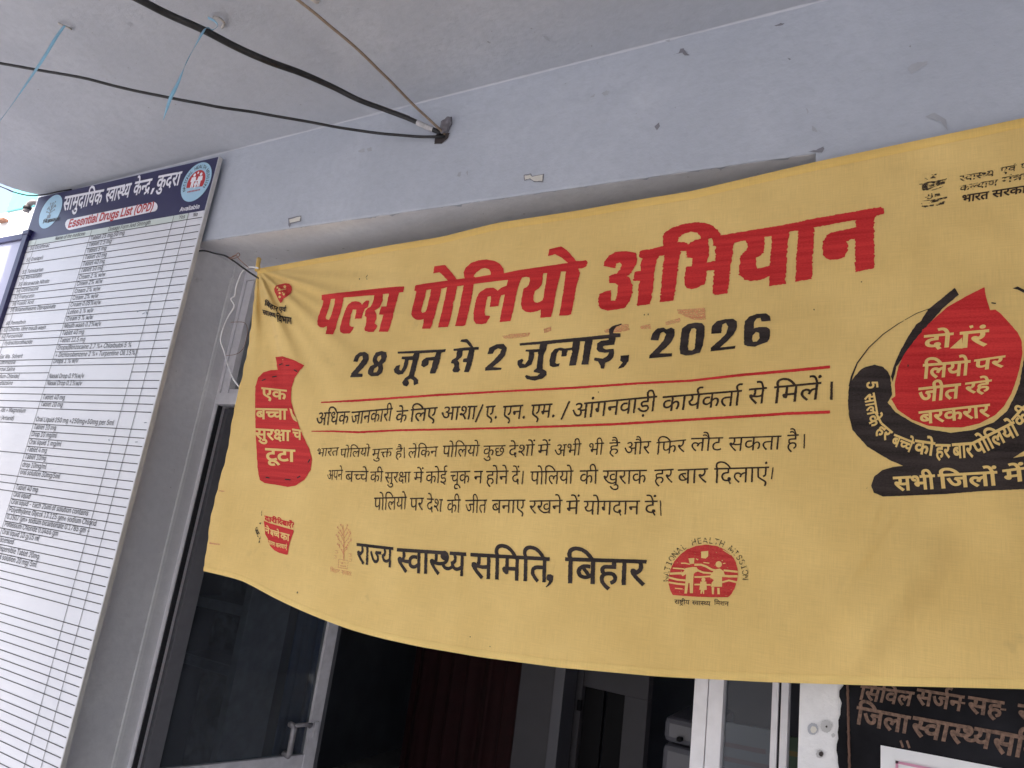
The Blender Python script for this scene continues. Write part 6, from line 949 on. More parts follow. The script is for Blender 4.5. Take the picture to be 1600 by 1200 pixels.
# ------------------------------------------------------------------ drugs list board on the pier
YB = D - .032
def on_board(px, py, off=0): p = at(px, py, YB); p.y -= off; return p
def bpos(a, b, off=0): return _V((a * YB, YB - off, EYE + b * YB))
BRD = thing('drugs_list_board', 'tall white drugs list board with navy heading fixed under the ceiling beside the door', 'board', bpos(-1.9, .3))
MAT['panel'] = paint('white_board', (.66, .675, .73), .35, 0, .03, 6); MAT['navy'] = paint('navy_print', (.022, .022, .085), .4, 0, .1, 6); MAT['mint'] = paint('pale_green_print', (.55, .62, .60), .45, 0, .04, 8)
MAT['edge'] = paint('board_edge', (.55, .54, .52), .6); MAT['skyblue'] = paint('pale_blue_print', (.36, .58, .74), .4, 0, .04, 8); MAT['print'] = paint('dark_grey_print', (.04, .04, .045), .6); MAT['white'] = paint('white_print', (.80, .80, .86), .4, 0, .03); MAT['redprint'] = paint('red_print', (.46, .03, .035), .45, 0, .05); MAT['greyprint'] = paint('grey_print', (.20, .25, .30), .5)
aL, aR = -2.335, -1.5025
rows_px = [(318,329),(316,339.5),(312.5,351),(309.5,362),(307,373),(304.5,384.5),(302,396),(299,407),(295.5,419.5),(292.5,431),(289,444),(286,456),(283,468),(279.5,481),(277,493),(274.5,505.5),(271,518),(268,531),(264,544),(260.5,557),(257.5,568),(254.5,581),(251,594.5),(248,607),(245,619),(242,632),(238,644.5),(231,672),(227.5,685),(224,698),(221,712),(217,725),(213,738),(209.5,752.5),(205.5,766),(202,779.5),(198,793),(195,806),(191,819),(187,833),(183,846),(179,859),(175,873),(171,887),(167,902),(162,916),(158,930),(154,943),(150,957),(142,984),(138,999),(134,1013),(130,1028),(126,1042),(121,1057),(117,1071),(112,1085),(108,1099),(103,1118),(98,1133),(93,1148),(89,1164),(84,1179),(79,1194)]
RB = [ab(*p)[1] for p in rows_px]; st = (RB[44] - RB[-1]) / (len(RB) - 45); RB += [RB[-1] - st * (i + 1) for i in range(8)]
bT, bB = .8815, RB[-1] - .06
tb = MB().box(aL * YB, aR * YB, YB, YB + .016, EYE + bB * YB, EYE + bT * YB, .0015); tb.build('panel', MAT['panel'], BRD)
MB().box(aR * YB + .0002, aR * YB + .0022, YB + .001, YB + .0155, EYE + bB * YB, EYE + bT * YB).build('edge_trim', MAT['edge'], BRD)
def rect(name, a0, a1, b0, b1, m, off, parent=BRD): return mesh(name, [bpos(a0, b0, off), bpos(a1, b0, off), bpos(a1, b1, off), bpos(a0, b1, off)], [(0, 1, 2, 3)], m, parent)
rect('heading_band', aL + .0005, aR - .001, RB[0], bT - .001, MAT['navy'], .0008)
aY, aN, aD, aS = ab(273, 335)[0], ab(296, 331)[0], ab(144, 360)[0], ab(58, 373)[0]
rect('column_heading_band', aL + .001, aN - .0, RB[1], RB[0], MAT['mint'], .0009)
def bl(name, polys, m, off, parent=BRD): return layer(name, polys, m, parent, off, None, on_board, None)
bl('heading_lettering', words([('सामुदायिक', 102.6, 308, 163, 296.5, -5, 21.5), ('स्वास्थ्य', 168.5, 295, 206.5, 286.5, -5, 21.5), ('केन्द्र', 212.2, 285, 238.5, 279.5, -5, 21), ('कुदरा', 248.6, 275.5, 285, 268.5, -5, 20.5)], 20) + latin(',', (236.5, 298.5), (242, 297.3), (5, -19), 40), MAT['white'], .0016)
pill = []
for i in range(9): t = R(90 + i * 22.5); pill.append((109.5 + 7.5 * math.cos(t) * .95, 351.5 - 8.6 * math.sin(t) - .5))
for i in range(9): t = R(-90 + i * 22.5); pill.append((240 + 7.2 * math.cos(t) * .95, 323.3 - 7.6 * math.sin(t)))
PL = bl('title_pill', [cw(pill)], MAT['white'], .0016)
bl('title_lettering', latin('Essential Drugs List (OPD)', (106.2, 356.3), (239.8, 328.3), (3.8, -12.6), 34), MAT['redprint'], .0024, PL)
bl('availability_lettering', latin('Available', (281, 331), (312, 325.6), (1.6, -6.6), 22), MAT['white'], .0016)
def badge(ca, cb, r):
    V = [bpos(ca + r * math.cos(2 * math.pi * i / 40), cb + r * math.sin(2 * math.pi * i / 40), .0016) for i in range(40)]
    return mesh('round_emblem', V, [tuple(range(40))], MAT['skyblue'], BRD)
def flat(name, polys, m, off, parent, ca, cb, r):
    "outlines in emblem units (-1..1, y up) onto the board"
    V, F = fill([[(x, y) for x, y in (p if area(p) < 0 else p[::-1])] for p in polys])
    return mesh(name, [bpos(ca + x * r, cb + y * r, off) for x, y in V], F, m, parent)
ca, cb = ab(307, 284.6); E1 = badge(ca, cb, .0565)
circ = lambda x, y, r, n=12: [(x + r * math.cos(2 * math.pi * i / n), y + r * math.sin(2 * math.pi * i / n)) for i in range(n)]
dome = [(.62 * math.cos(R(t)), -.02 + .62 * math.sin(R(t))) for t in range(-28, 209, 12)]
flat('dome', [dome], MAT['redprint'], .0022, E1, ca, cb, .0565)
def man(x, y, s): return [circ(x, y + .30 * s, .10 * s), [(x - .17 * s, y + .18 * s), (x + .17 * s, y + .18 * s), (x + .22 * s, y - .1 * s), (x + .11 * s, y - .1 * s), (x + .11 * s, y - .45 * s), (x + .02 * s, y - .45 * s), (x, y - .2 * s), (x - .02 * s, y - .45 * s), (x - .11 * s, y - .45 * s), (x - .11 * s, y - .1 * s), (x - .22 * s, y - .1 * s)]]
flat('family_figures', man(-.22, .12, .85) + man(.24, .10, .85) + man(.02, -.12, .5) + [circ(0, .46, .06)], MAT['white'], .0028, E1, ca, cb, .0565)
ringtxt = []
for i, ch in enumerate(txt):
    if ch == ' ': continue
    t = R(205 - i * 230 / (len(txt) - 1)); P_, ad = word_polys(ch, 10, 2)
    for p in P_:
        ringtxt.append([(.70 * math.cos(t) + (x - ad / 2) / 727 * .17 * math.sin(t) + y / 727 * .17 * math.cos(t), .70 * math.sin(t) - (x - ad / 2) / 727 * .17 * math.cos(t) + y / 727 * .17 * math.sin(t)) for x, y in p])
V, F = fill(ringtxt); mesh('ring_lettering', [bpos(ca + x * .0565, cb + y * .0565, .0022) for x, y in V], F, MAT['print'], E1)
flat('foot_lettering', [[(-.42 + i * .1, -.5), (-.36 + i * .1, -.5), (-.36 + i * .1, -.42), (-.42 + i * .1, -.42)] for i in range(9)], MAT['redprint'], .0022, E1, ca, cb, .0565)
ca2, cb2 = ab(79.5, 330.8); E2 = badge(ca2, cb2, .0565)
tl_ = []
for x0, y0, x1, y1, w0 in ((0, -.2, 0, .5, .05), (0, 0, -.28, .28, .035), (0, .05, .28, .33, .035), (0, .18, -.22, .5, .03), (0, .2, .2, .55, .03), (-.18, .18, -.36, .2, .03), (.18, .24, .36, .26, .03), (0, -.1, -.35, .02, .03), (0, -.08, .35, .05, .03)):
    l_ = math.hypot(x1 - x0, y1 - y0); nx, ny = -(y1 - y0) / l_ * w0, (x1 - x0) / l_ * w0
    tl_.append([(x0 + nx, y0 + ny), (x1 + nx * .5, y1 + ny * .5), (x1 - nx * .5, y1 - ny * .5), (x0 - nx, y0 - ny)]); tl_.append(circ(x1, y1, .06, 7))
flat('tree_drawing', tl_ + [[(-.17, -.42), (.17, -.42), (.17, -.2), (-.17, -.2)]], MAT['greyprint'], .0022, E2, ca2, cb2, .0565)
V, F = fill([[(-.42 + x / 1900, -.66 + y / 3600) for x, y in p] for p in word_polys('बिहार', 30, 2)[0]] + [[(.04 + x / 2300, -.66 + y / 3600) for x, y in p] for p in word_polys('सरकार', 30, 2)[0]]); mesh('state_lettering', [bpos(ca2 + x * .0565, cb2 + y * .0565, .0022) for x, y in V], F, MAT['print'], E2)
# ruling: row lines (some only from the strength column on), column lines
short = {3, 5, 7, 13, 18, 21, 28, 29, 30, 32, 33, 37, 38, 39, 40, 43, 49}
rl = MB()
def hline(b, a0, a1, t=.0010): rl.add([bpos(a0, b - t, .0012), bpos(a1, b - t, .0012), bpos(a1, b + t, .0012), bpos(a0, b + t, .0012)], [(0, 1, 2, 3)])
def vline(a, b0, b1, t=.0008): rl.add([bpos(a - t, b0, .0016), bpos(a + t, b0, .0016), bpos(a + t, b1, .0016), bpos(a - t, b1, .0016)], [(0, 1, 2, 3)])
for i, b in enumerate(RB):
    if i == 0: continue
    if i == 21: hline(b, aL, aD); hline(b, aY, aR - .003); continue
    hline(b, aD if i in short else aL + .001, aR - .003)
for a in (aS, aD, aY, aN): vline(a, bB, RB[0])
rl.build('table_ruling', MAT['print'], BRD)
dose = {1: 'Tablet 25 mg,50 mg', 2: 'Tablet 2.5 mg', 3: 'Tablet 5 mg', 4: 'Tablet 20 mg', 5: 'Tablet 40 mg', 6: 'Tablet 10 mg', 7: 'Cream 2 % w/w', 8: 'Cream 2% w/w', 9: 'Cream 2% w/w', 10: 'Cream 2% w/w', 11: 'Cream 0.05%w/w', 12: 'Lotion 1 % w/v', 13: 'Cream 5 % w/w', 14: 'Mouth wash 0.2%w/v', 15: 'Tablet 40 mg', 16: 'Tablet 12.5 mg', 17: 'Drops(Benzocaine 2.7 %+ Chlorbutol 5 %', 18: '+ Dichlorobenzene 2 %+ Turpentine Oil 15%)', 19: 'Drops 1 % w/v', 21: 'Nasal Drop 0.9%w/v', 22: 'Nasal Drop 0.1%w/v', 24: 'Tablet 40 mg', 25: 'Tablet 20 mg', 26: 'Oral Liquid 250 mg +250mg+50mg per 5ml', 27: 'Tablet 10 mg', 28: 'Drop 10 mg/ml', 29: 'Oral liquid 1 mg/ml', 30: 'Tablet 4 mg', 31: 'Tablet 10mg', 32: 'drop 10mg/ml', 33: 'oral solution 30mg/5ml', 35: 'Tablet 40 mg', 36: 'Oral liquid', 37: 'Oral liquid - Each 25ml of solution contains', 38: 'Polyethylene Glycol 13.125 gm+ sodium Chlorid', 39: '0.3507 gm+ sodium bicarbonate 0.1785 gm +', 40: 'Potassium Chloride 0.0466 gm', 41: 'Oral liquid 10 g/15 ml', 42: 'licensed', 43: 'Dispersible Tablet 20mg', 44: 'oral solution 20 mg/ 5ml'}
names = {1: 'Diclofenac', 3: 'Enalapril', 5: 'Telmisartan', 6: 'Atorvastatin', 7: 'Miconazole Nitrate', 8: 'Clotrimazole', 9: 'Framycetin', 10: 'Fusidic Acid', 11: 'Betamethasone Dipropionate', 13: 'Permethrin', 14: 'Chlorhexidine mouth wash', 15: 'Furosemide', 16: 'Hydrochlorothiazide', 18: 'Ear Wax Solvent', 19: 'Clotrimazole ', 20: 'Normal Saline', 21: '( Sodium Chloride)', 22: 'Xylometazoline', 25: 'Sodium', 26: '+ dimethicone (Antacid)'}
tl2 = []
def btext(s, a, b, h, k=1.0, n=2):
    P_, ad = word_polys(s, 6, n)
    return [[(a + x * h / 727 * k, b + y * h / 727) for x, y in p] for p in P_]
for i, s in dose.items(): tl2 += btext(s, aD + .006, RB[i + 1] + .0062 if i != 26 else RB[27] + .007, .0125, .95)
for i, s in names.items(): tl2 += btext(s, aS + .007, RB[i + 1] + .0065, .0118, .95)
tl2 += btext('Hydroxide + Magnesium', aS + .05, RB[27] + .029, .0118, .95)
for k_, i in enumerate((1, 3, 5, 6, 7, 8, 9, 10, 11, 13, 14, 15)): tl2 += btext(str(51 + k_), aS - .020, RB[i + 1] + .0065, .0118, .9)
tl2 += btext('Name of the medicine', -2.16, RB[1] + .0055, .0118, .9) + btext('Dosage Form And Strength', -1.90, RB[1] + .0055, .0118, .9) + btext('Yes', -1.598, RB[1] + .0055, .011, .9) + btext('No', -1.543, RB[1] + .0055, .011, .9)
V, F = fill(tl2); mesh('table_lettering', [bpos(x, y, .0017) for x, y in V], F, MAT['print'], BRD)
pn = [((223, 491), (227, 489)), ((229, 487), (231, 492)), ((215, 488), (219, 485)), ((171, 686.5), (171.5, 689)), ((226, 661), (230, 660)), ((100, 812), (103, 814)), ((212, 691), (216, 690.6))]
for p in pn: bl('pen_mark', [stroke(list(p), 1.2)], MAT['greyprint'], .0022)
# ------------------------------------------------------------------ second board at the far left
aF = -2.312; yf = YB - .004
SB = thing('lilac_notice_board', 'pale lilac board in a dark frame, standing left of the drugs list', 'board', (aF * yf - .4, yf, EYE))
zt = EYE + .756 * yf
fm = MB(); x1 = aF * yf; x0 = x1 - 1.15
fm.box(x1 - .036, x1, yf - .012, yf + .02, EYE - .9, zt, .002).box(x0, x1 - .036, yf - .012, yf + .02, zt - .03, zt - .002, .002).box(x0, x0 + .036, yf - .012, yf + .02, EYE - .9, zt - .03, .002)
fm.box(x1 - .044, x1 + .008, yf - .015, yf + .022, zt - .012, zt + .012, .004)
fm.build('frame', MAT['navy'], SB)
k = N('lilac_print'); k.col(k.ramp(k.noise(k.coord(False, (1, 1, .7)), 1.6, 2), [(.35, (.22, .215, .36)), (.65, (.36, .37, .50))])); k.set(.3)
MB().box(x0 + .03, x1 - .035, yf - .002, yf + .012, EYE - .9, zt - .03).build('panel', k.m, SB)
# ------------------------------------------------------------------ cables, cords and ribbons
MAT['rubber'] = paint('black_cable', (.011, .011, .013), .5, 0, .7, 60); MAT['jute'] = paint('tan_cable', (.24, .18, .13), .7, 0, .2, 90); MAT['tape'] = paint('pale_tape', (.46, .45, .46), .5, 0, .3, 60)
def cable(name, label, pts, r, m, n=10, seg=8, cat='cable', smooth=True):
    P = [at(x, y, d) for x, y, d in pts]
    S_ = spline(P, seg); S_ = [p + _V((noise.noise(p * 9), noise.noise(p * 9 + _V((5, 1, 2))), noise.noise(p * 9 + _V((1, 7, 3))))) * .0022 for p in S_]
    o = MB().tube(S_, r, n).build(name, m, None, smooth)
    return tag(o, label, cat)
def depth(px, py, y): p = at(px, py, y) - _V((0, 0, EYE)); return p.dot(fwd)
thick = [(698, 212, 1.50), (690, 208, 1.445), (668, 199, 1.425), (640, 186, 1.40), (600, 171, 1.36), (560, 156, 1.30), (520, 136, 1.24), (470, 114, 1.15), (420, 96, 1.06), (370, 74, .985), (318, 47, .905), (262, 22, .83), (215, -2, .765), (150, -34, .69), (60, -80, .60)]
MAT['strand'] = paint('dusty_strand', (.20, .17, .16), .8, 0, .5, 120)
TK = thing('power_cable', 'thickest black cable, sagging from the beam hole with a worn pale taped end', 'cable', at(318, 47, .905))
P = spline([at(*p) for p in thick], 8); rad = [.0072 + .0024 * smooth01((i / len(P) - .25) / .35) for i in range(len(P))]
MB().tube(P, rad, 12).build('sheath', MAT['rubber'], TK, True)
def sleeve(i0, i1, g_): 
    q = P[i0:i1]; 
    MB().tube(q, [rad[i0] + g_ + .0006 * math.sin(j * 2.1) for j in range(len(q))], 12, False).build('tape_wrap', MAT['tape'], TK, True)
sleeve(13, 22, .0009); 
MB().tube([p + _V((0, -.0015, .0058)) for p in P[24:60]], .0030, 6).build('bare_strand', MAT['strand'], TK, True)
cable('thin_cable', 'thin black cable curving from the beam hole to the upper left edge', [(697, 213, 1.50), (690, 214, 1.44), (640, 213, 1.42), (560, 204, 1.36), (480, 190, 1.28), (400, 176, 1.19), (300, 160, 1.07), (200, 139, .97), (100, 116, .875), (0, 99, .79), (-120, 70, .70)], .0042, MAT['rubber'])
cable('tan_cable', 'straight tan twin cable rising from the beam hole to the top edge', [(698, 210, 1.50), (693, 208, 1.44), (640, 158, 1.31), (570, 88, 1.13), (500, 27, 1.0), (458, -6, .935), (400, -60, .85)], .0038, MAT['jute'], 8)
cable('black_wire', 'black wire along the door head, running from behind the drugs board to the banner corner', [(305, 393, 1.47), (318, 392, 1.46), (335, 396, 1.47), (352, 399.5, 1.49), (366, 408, 1.50), (382, 420, 1.51), (398, 431, 1.525), (412, 440, 1.54)], .0030, MAT['rubber'], 8)
cable('black_lead', 'black lead sagging under the ceiling corner above the drugs board', [(-20, 284, 1.30), (8, 294, 1.33), (22, 300, 1.345), (45, 305.5, 1.36), (70, 304, 1.385), (92, 299, 1.41), (112, 296, 1.44)], .0030, MAT['rubber'], 8)
MAT['cord'] = paint('white_cord', (.74, .73, .74), .8, 0, .06, 60)
WC = [(404, 419), (398, 418), (389, 417.5), (379, 424), (374, 435), (369, 449), (367, 462), (361, 467), (366, 476), (365, 482), (356, 496), (348, 516), (345, 532), (350, 548), (355, 566), (361, 584), (366, 594), (374, 605)]
MB().tube(spline([at(x, y, 1.515 + .0005 * (y - 420) * .2) for x, y in WC], 8), [.0022 + .0012 * (.5 + .5 * math.sin(i * .21)) for i in range((len(WC) - 1) * 8 + 1)], 8).build('tie_cord', MAT['cord'], BAN, True)
MAT['copper'] = paint('bare_copper', (.30, .15, .10), .45, .6, .2, 90)
cable('copper_wire', 'thin copper wire bowed into a loop beside the fanlight', [(360, 503, 1.56), (374, 502.5, 1.56), (383, 505, 1.555), (387, 516, 1.55), (385, 532, 1.55), (379, 547, 1.55), (368, 554, 1.56), (353, 555.5, 1.57)], .0009, MAT['copper'], 6, 8, 'wire')
cable('copper_twist', 'twisted copper wire end curled on the black wire above the banner corner', [(357, 403, 1.485), (365, 401, 1.48), (372, 395, 1.475), (374, 399, 1.475), (368, 403, 1.48), (360, 404, 1.485), (368, 399, 1.48), (376, 407, 1.49), (388, 418, 1.505)], .0013, MAT['copper'], 6, 8, 'wire')
MAT['ribbon'] = paint('blue_plastic', (.22, .44, .60), .35, 0, .12, 30)
MAT['steel'] = paint('painted_steel', (.50, .47, .44), .6, .2, .2, 60)
def ribbon(label, pts, wds):
    "flat plastic strap; width vector swings as the strap twists"
    P = spline([at(x, y, d) for x, y, d in pts], 8); V = []; F = []
    for i, p in enumerate(P):
        f = i / (len(P) - 1) * (len(wds) - 1); k = min(int(f), len(wds) - 2); wv, ang = [lerp(wds[k][q], wds[k + 1][q], f - k) for q in (0, 1)]
        t = (P[min(i + 1, len(P) - 1)] - P[max(i - 1, 0)]).normalized(); s_ = t.cross(fwd).normalized(); u_ = t.cross(s_)
        d = (s_ * math.cos(ang) + u_ * math.sin(ang)) * wv / 2; nn = d.cross(t).normalized() * .0003
        V += [p - d - nn, p + d - nn, p + d + nn, p - d + nn]
        if i:
            b = 4 * (i - 1)
            for q in range(4): F.append((b + q, b + (q + 1) % 4, b + 4 + (q + 1) % 4, b + 4 + q))
    n = len(V) - 4; F += [(3, 2, 1, 0), (n, n + 1, n + 2, n + 3)]
    return tag(mesh('plastic_ribbon', V, F, MAT['ribbon'], None, True), label, 'ribbon', 'blue ribbons hanging from the ceiling hooks')
ribbon('longer straight pale blue plastic ribbon, from the hook nearest the left edge', [(101, 40, .790), (88, 58, .785), (70, 88, .785), (50, 118, .785), (28, 150, .785), (8, 178, .785), (-12, 204, .785)], [(.0095, .3), (.0100, .1), (.0098, .2), (.0092, .5), (.008, .9), (.006, 1.2)])
ribbon('short twisted pale blue plastic ribbon, dangling in front of the thick black cable', [(325, 28, .945), (335, 33, .945), (340, 40, .940), (333, 46, .925), (322, 44, .905), (316, 52, .888), (306, 70, .880), (294, 92, .878), (286, 110, .878), (277, 132, .878), (267, 152, .878), (260, 172, .878), (255, 188, .878)], [(.007, .9), (.007, 1.0), (.007, .8), (.0105, .3), (.0100, .2), (.008, .8), (.004, 1.45), (.0085, .5), (.0105, .1), (.0095, .4), (.006, 1)])
def hook(label, P_, w_):
    q = [on_ceil(x, y, o_) for x, y, o_ in P_]
    o = MB().tube(spline(q, 4), w_, 8).build('ceiling_hook', MAT['steel'], None, True); return tag(o, label, 'hook', 'steel hooks in the porch ceiling')
hook('small steel hook holding the longer straight blue ribbon', [(92, 37, -.004), (93, 37.5, .010), (101, 41, .013), (110, 45, .010), (110, 45.5, -.004)], .0030)
hook('bent steel hook holding the short twisted blue ribbon', [(334, 27, -.004), (335, 28, .012), (343, 29, .015), (350, 36, .012), (347, 43, .004)], .0036)
hook('steel hook stub at the top edge beside the tan cable', [(484, -8, -.004), (484, -4, .012), (490, 1, .016), (496, 3, .012), (498, -4, -.004)], .0045)

# ------------------------------------------------------------------ writing on the black panel, paper notice
def wl(name, polys, m, off, parent=None): return layer(name, polys, m, parent, off, None, on_wall, None)
MAT['brownpaint'] = paint('brown_brush_paint', (.165, .10, .072), .8, 0, .55, 160)
wl('panel_lettering', words([('सिविल', 1346, 1071, 1428, 1082, -5, 21), ('सर्जन', 1434, 1076.5, 1506, 1088, -4, 23), ('सह', 1514, 1088.5, 1568, 1097, -3, 24), ('स', 1592, 1100.5, 1630, 1106, -3, 26), ('जिला', 1340, 1104, 1422, 1120, -4, 26), ('स्वास्थ्य', 1428, 1120, 1552, 1142, -6, 28), ('समि', 1555, 1142, 1632, 1157, -6, 32)], 26) + [stroke([(1501, 1098), (1508, 1099)], 3), stroke([(1563, 1108), (1572, 1109)], 3), stroke([(1407, 1157), (1411, 1168)], 3.5), stroke([(1417, 1157), (1421, 1169)], 3.5)], MAT['brownpaint'], .0065, BLD)
PN = thing('paper_notice', 'white paper sheet with a pink border pasted on the black painted panel', 'notice', at(1450, 1190, D - .007))
MAT['paper'] = paint('white_paper', (.74, .75, .77), .7, 0, .03, 8); MAT['pinkprint'] = paint('pink_print', (.55, .25, .36), .7)
c00, c10 = at(1376, 1164, D - .008), at(1650, 1216.5, D - .008)
nx = (c10 - c00); nz = _V((0, 0, -.42)); V = []; F = []
for i in range(13):
    for j in range(9):
        u, v = i / 12, j / 8; p = c00 + nx * u + nz * v; p.y -= .0025 * math.exp(-((u) / .12) ** 2 - (v / .15) ** 2) + .001 * noise.noise(_V((u * 4, v * 4, 0))); V.append(p)
        if i and j: b = (i - 1) * 9 + j - 1; F.append((b, b + 1, b + 10, b + 9))
sh = mesh('sheet', V, F, MAT['paper'], PN, True)
ux = nx.normalized(); q = c00 + ux * .022 + _V((0, -.0045, -.019)); L_ = nx.length - .044
bd = MB()
for p0, p1, w_ in ((q, q + ux * L_, _V((0, 0, -.004))), (q, q + _V((0, 0, -.38)), ux * .004)): bd.add([p0, p1, p1 + w_, p0 + w_], [(0, 1, 2, 3)])
bd.build('border_print', MAT['pinkprint'], PN)

# ------------------------------------------------------------------ things inside the room, several coloured dark to paint in the dim light
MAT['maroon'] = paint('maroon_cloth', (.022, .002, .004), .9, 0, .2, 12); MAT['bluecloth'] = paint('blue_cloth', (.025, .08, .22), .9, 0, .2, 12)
MAT['grey'] = paint('dimmed_grey_paint', (.07, .067, .078), .7, 0, .1, 5); MAT['white_in'] = paint('dimmed_white_enamel', (.10, .10, .12), .35, 0, .04, 5); MAT['dark'] = paint('dark_glass', (.010, .010, .012), .6, 0, .1, 14, .1); MAT['wood'] = paint('dark_frame', (.34, .34, .38), .6, 0, .2, 20)  # enamel and grey are darkened to carry the dimness of the room
def curtain(name, label, x0, x1, y, z0, z1, m, waves):
    V = []; F = []; n = waves * 8
    for i in range(n + 1):
        t = i / n; x = lerp(x0, x1, t); yy = y + .022 * math.sin(t * waves * 2 * math.pi) + .012 * math.sin(t * waves * 4.7)
        for j, z in enumerate((z1, lerp(z1, z0, .5), z0)): V.append((x + .01 * math.sin(j + i), yy * (1 + .002 * j), z))
        if i:
            b = (i - 1) * 3
            for j in range(2): F.append((b + j, b + j + 1, b + j + 4, b + j + 3))
    o = mesh(name, V, F, m, None, True); return tag(o, label, 'curtain')
X = lambda px, py, y: at(px, py, y).x
Z = lambda px, py, y: at(px, py, y).z
curtain('maroon_curtain', 'dark maroon curtain hanging inside the open doorway', X(650, 1000, 3.6), X(828, 1050, 3.6), 3.6, .1, 2.5, MAT['maroon'], 7)
curtain('blue_curtain', 'dark blue curtain seen through the glass door leaf', X(455, 980, 3.4), X(505, 980, 3.4), 3.4, .1, 2.5, MAT['bluecloth'], 4)
y = 3.5
PT = thing('partition_wall', 'grey partition wall right of the maroon curtain', 'wall', (X(850, 1100, y), y, 0))
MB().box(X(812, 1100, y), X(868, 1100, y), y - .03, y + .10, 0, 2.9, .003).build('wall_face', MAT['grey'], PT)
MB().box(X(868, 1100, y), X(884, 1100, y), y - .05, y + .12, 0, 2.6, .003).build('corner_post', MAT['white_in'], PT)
y = 3.7
ID = thing('inner_door', 'white framed inner door with dark twin panels deep in the room', 'door', (X(940, 1100, y), y, 0))
x0_, x1_, zt_ = X(912, 1100, y), X(978, 1100, y), Z(945, 1078, y)
MB().box(x0_ - .05, x0_, y - .04, y + .05, 0, zt_ + .12, .003).box(x0_, x1_ + .12, y - .03, y + .05, zt_, zt_ + .12, .003).box(x1_, x1_ + .12, y - .03, y + .05, 0, zt_, .003).build('frame', MAT['grey'], ID)
MB().box(x0_, (x0_ + x1_) / 2 - .006, y, y + .03, 0, zt_, .004).box((x0_ + x1_) / 2 + .006, x1_, y, y + .03, 0, zt_, .004).build('leaf', MAT['dark'], ID)
MB().box(x0_ - .018, x0_ + .004, y - .05, y - .03, Z(915, 1110, y), Z(915, 1093, y), .002).build('hinge', MAT['dark'], ID)
y = 2.9
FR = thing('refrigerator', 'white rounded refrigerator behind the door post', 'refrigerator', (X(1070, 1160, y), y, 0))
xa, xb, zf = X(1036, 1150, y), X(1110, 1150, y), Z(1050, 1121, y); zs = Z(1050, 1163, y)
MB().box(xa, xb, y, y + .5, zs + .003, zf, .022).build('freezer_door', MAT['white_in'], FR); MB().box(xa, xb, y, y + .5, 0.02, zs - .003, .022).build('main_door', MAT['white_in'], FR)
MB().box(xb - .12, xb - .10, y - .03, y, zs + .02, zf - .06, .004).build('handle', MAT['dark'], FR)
y = 2.15
NB = thing('information_board', 'pale information board standing behind the side light glass', 'board', (X(1168, 1170, y), y, 0))
pts = [at(1128, 1127, y), at(1222, 1144, y)]; V = [pts[0], pts[1], pts[1] + _V((0, 0, -.5)), pts[0] + _V((0, 0, -.5))]; V += [v + _V((0, .015, 0)) for v in V]
mesh('panel', V, [(3, 2, 1, 0), (4, 5, 6, 7), (0, 1, 5, 4), (1, 2, 6, 5), (2, 3, 7, 6), (3, 0, 4, 7)], paint('dimmed_blue_board', (.075, .09, .11), .5, 0, .06, 6), NB)  # pale board coloured dark, indoor dimness put into the paint
sl = (pts[1] - pts[0]).normalized()
for i, (c, l0, l1) in enumerate((((.075, .05, .065), .05, .75), ((.075, .05, .065), .05, .9), ((.04, .05, .08), .05, .95), ((.04, .05, .08), .05, .9), ((.04, .05, .08), .05, .6))):
    L_ = (pts[1] - pts[0]).length; b0 = pts[0] + sl * L_ * l0 + _V((0, -.002, -.05 - .036 * i)); b1 = pts[0] + sl * L_ * l1 + _V((0, -.002, -.05 - .036 * i)); dn = _V((0, 0, -.012))
    mesh('printed_line', [b0, b1, b1 + dn, b0 + dn], [(3, 2, 1, 0)], paint('line_print', c, .6), NB)
y = 2.6
GP_ = thing('green_poster', 'small green and yellow poster glimpsed beside the white pillar', 'poster', at(1240, 1170, y))
V = [at(1228, 1150, y), at(1262, 1156, y), at(1262, 1230, y), at(1228, 1224, y)]; V += [v + _V((0, .01, 0)) for v in V]
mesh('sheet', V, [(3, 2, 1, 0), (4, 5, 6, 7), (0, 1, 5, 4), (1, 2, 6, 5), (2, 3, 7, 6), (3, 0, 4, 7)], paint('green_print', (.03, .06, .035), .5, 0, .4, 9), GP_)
V = [at(1230, 1172, y - .004), at(1262, 1178, y - .004), at(1262, 1186, y - .004), at(1230, 1180, y - .004)]; mesh('yellow_band', V, [(3, 2, 1, 0)], paint('yellow_print', (.10, .075, .02), .6), GP_)
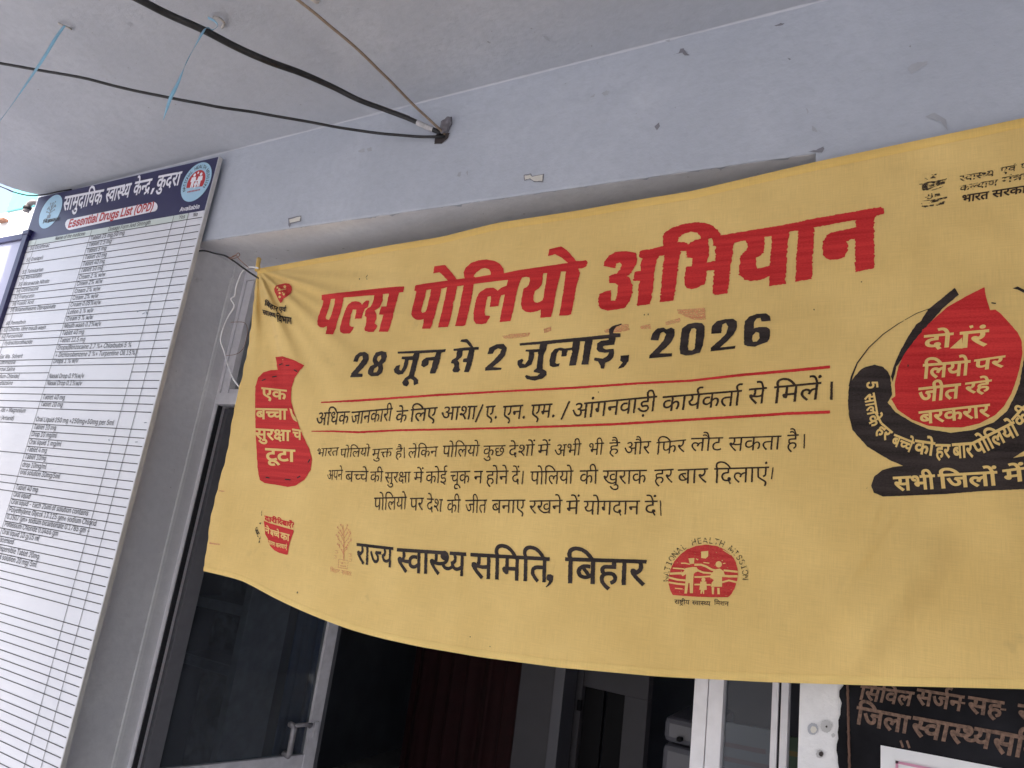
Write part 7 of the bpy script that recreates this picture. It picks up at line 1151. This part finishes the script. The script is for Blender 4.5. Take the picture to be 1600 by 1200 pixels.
# glazed cabinet seen through the left door leaf
y = 2.75
CB = thing('glazed_cabinet', 'dark framed cabinet with posters seen through the glass door leaf', 'cabinet', (X(330, 1100, y), y, 0))
x0_, x1_ = X(232, 1050, y), X(368, 1050, y); zt_ = Z(340, 905, y)
z1_, z2_, z3_ = Z(340, 945, y), Z(330, 1043, y), .3
cb_ = MB()
for xa, xb in ((x0_, x0_ + .06), (x1_ - .05, x1_)): cb_.box(xa, xb, y, y + .3, .1, zt_ + .3, .003)
for za in (zt_ + .27, z1_ - .03, z2_ - .02, .1): cb_.box(x0_ + .06, x1_ - .05, y + .001, y + .29, za, za + .05, .003)
cb_.box(x0_ + .06, x1_ - .05, y + .20, y + .22, .1, zt_ + .28)
cb_.build('frame', MAT['wood'], CB)
for za, zb in ((z1_ + .02, zt_ + .27), (z2_ + .03, z1_ - .03), (.15, z2_ - .02)):
    mesh('glass_front', [(x0_ + .06, y + .02, za), (x1_ - .05, y + .02, za), (x1_ - .05, y + .02, zb), (x0_ + .06, y + .02, zb)], [(0, 1, 2, 3)], MAT['glass'], CB)
    MB().box(x0_ + .12, x1_ - .12, y + .185, y + .198, za + .03, zb - .05).build('poster', paint('faded_poster', (.30, .31, .34), .7, 0, .95, 18), CB)
y = 3.3
CO = thing('room_pillar', 'grey plastered pillar left of the blue curtain, behind the glass door leaf', 'pillar', (X(420, 1000, y), y, 0))
MB().box(X(398, 1000, y), X(440, 1000, y), y, y + .3, 0, 2.9, .006).build('shaft', MAT['grey'], CO)

# ------------------------------------------------------------------ outside, beyond the left end of the porch
WB = thing('white_building', 'bright white neighbouring building with a turquoise parapet, beyond the porch end', 'building', (-9, 4.2, 0))
MAT['limewash'] = plaster('limewash', (.80, .80, .80), (.84, .84, .84), amount=.75); MAT['turq'] = paint('turquoise_paint', (.16, .55, .56), .7, 0, .06, 4)
yb_ = 4.2; xe = -2.36 * yb_; xw = xe - 9
z0_ = EYE + .850 * yb_; z1_ = EYE + .935 * yb_
MB().box(xw, xe + 3, yb_, yb_ + 5, -.3, z0_).build('wall', MAT['limewash'], WB)
MB().box(-2.50 * yb_, xe + 3, yb_ - .02, yb_ + 5, z0_, z1_, .01).build('parapet', MAT['turq'], WB)
MB().box(-2.52 * yb_, -2.475 * yb_, yb_ - .08, yb_ - .001, z0_ - .16, z0_ - .12, .01).build('rust_stained_ledge', paint('rust', (.30, .15, .10), .9), WB)
DP = thing('drain_spout', 'grey drain spout on the porch end, beside the drugs board', 'pipe', at(46, 322, 1.44))
yd = 1.46
P_ = [at(62, 322, yd + .03), at(54, 316, yd), at(47, 318, yd), at(43, 324, yd), at(40.5, 331, yd)]
MB().tube(spline(P_, 5), [.012] * 14 + [.014] * 7, 12).build('elbow', paint('grey_pvc', (.24, .22, .22), .5), DP, True)
MB().tube([at(43.5, 323, yd), at(42, 327, yd)], .0175, 12).build('collar', MAT['groove'], DP, True)
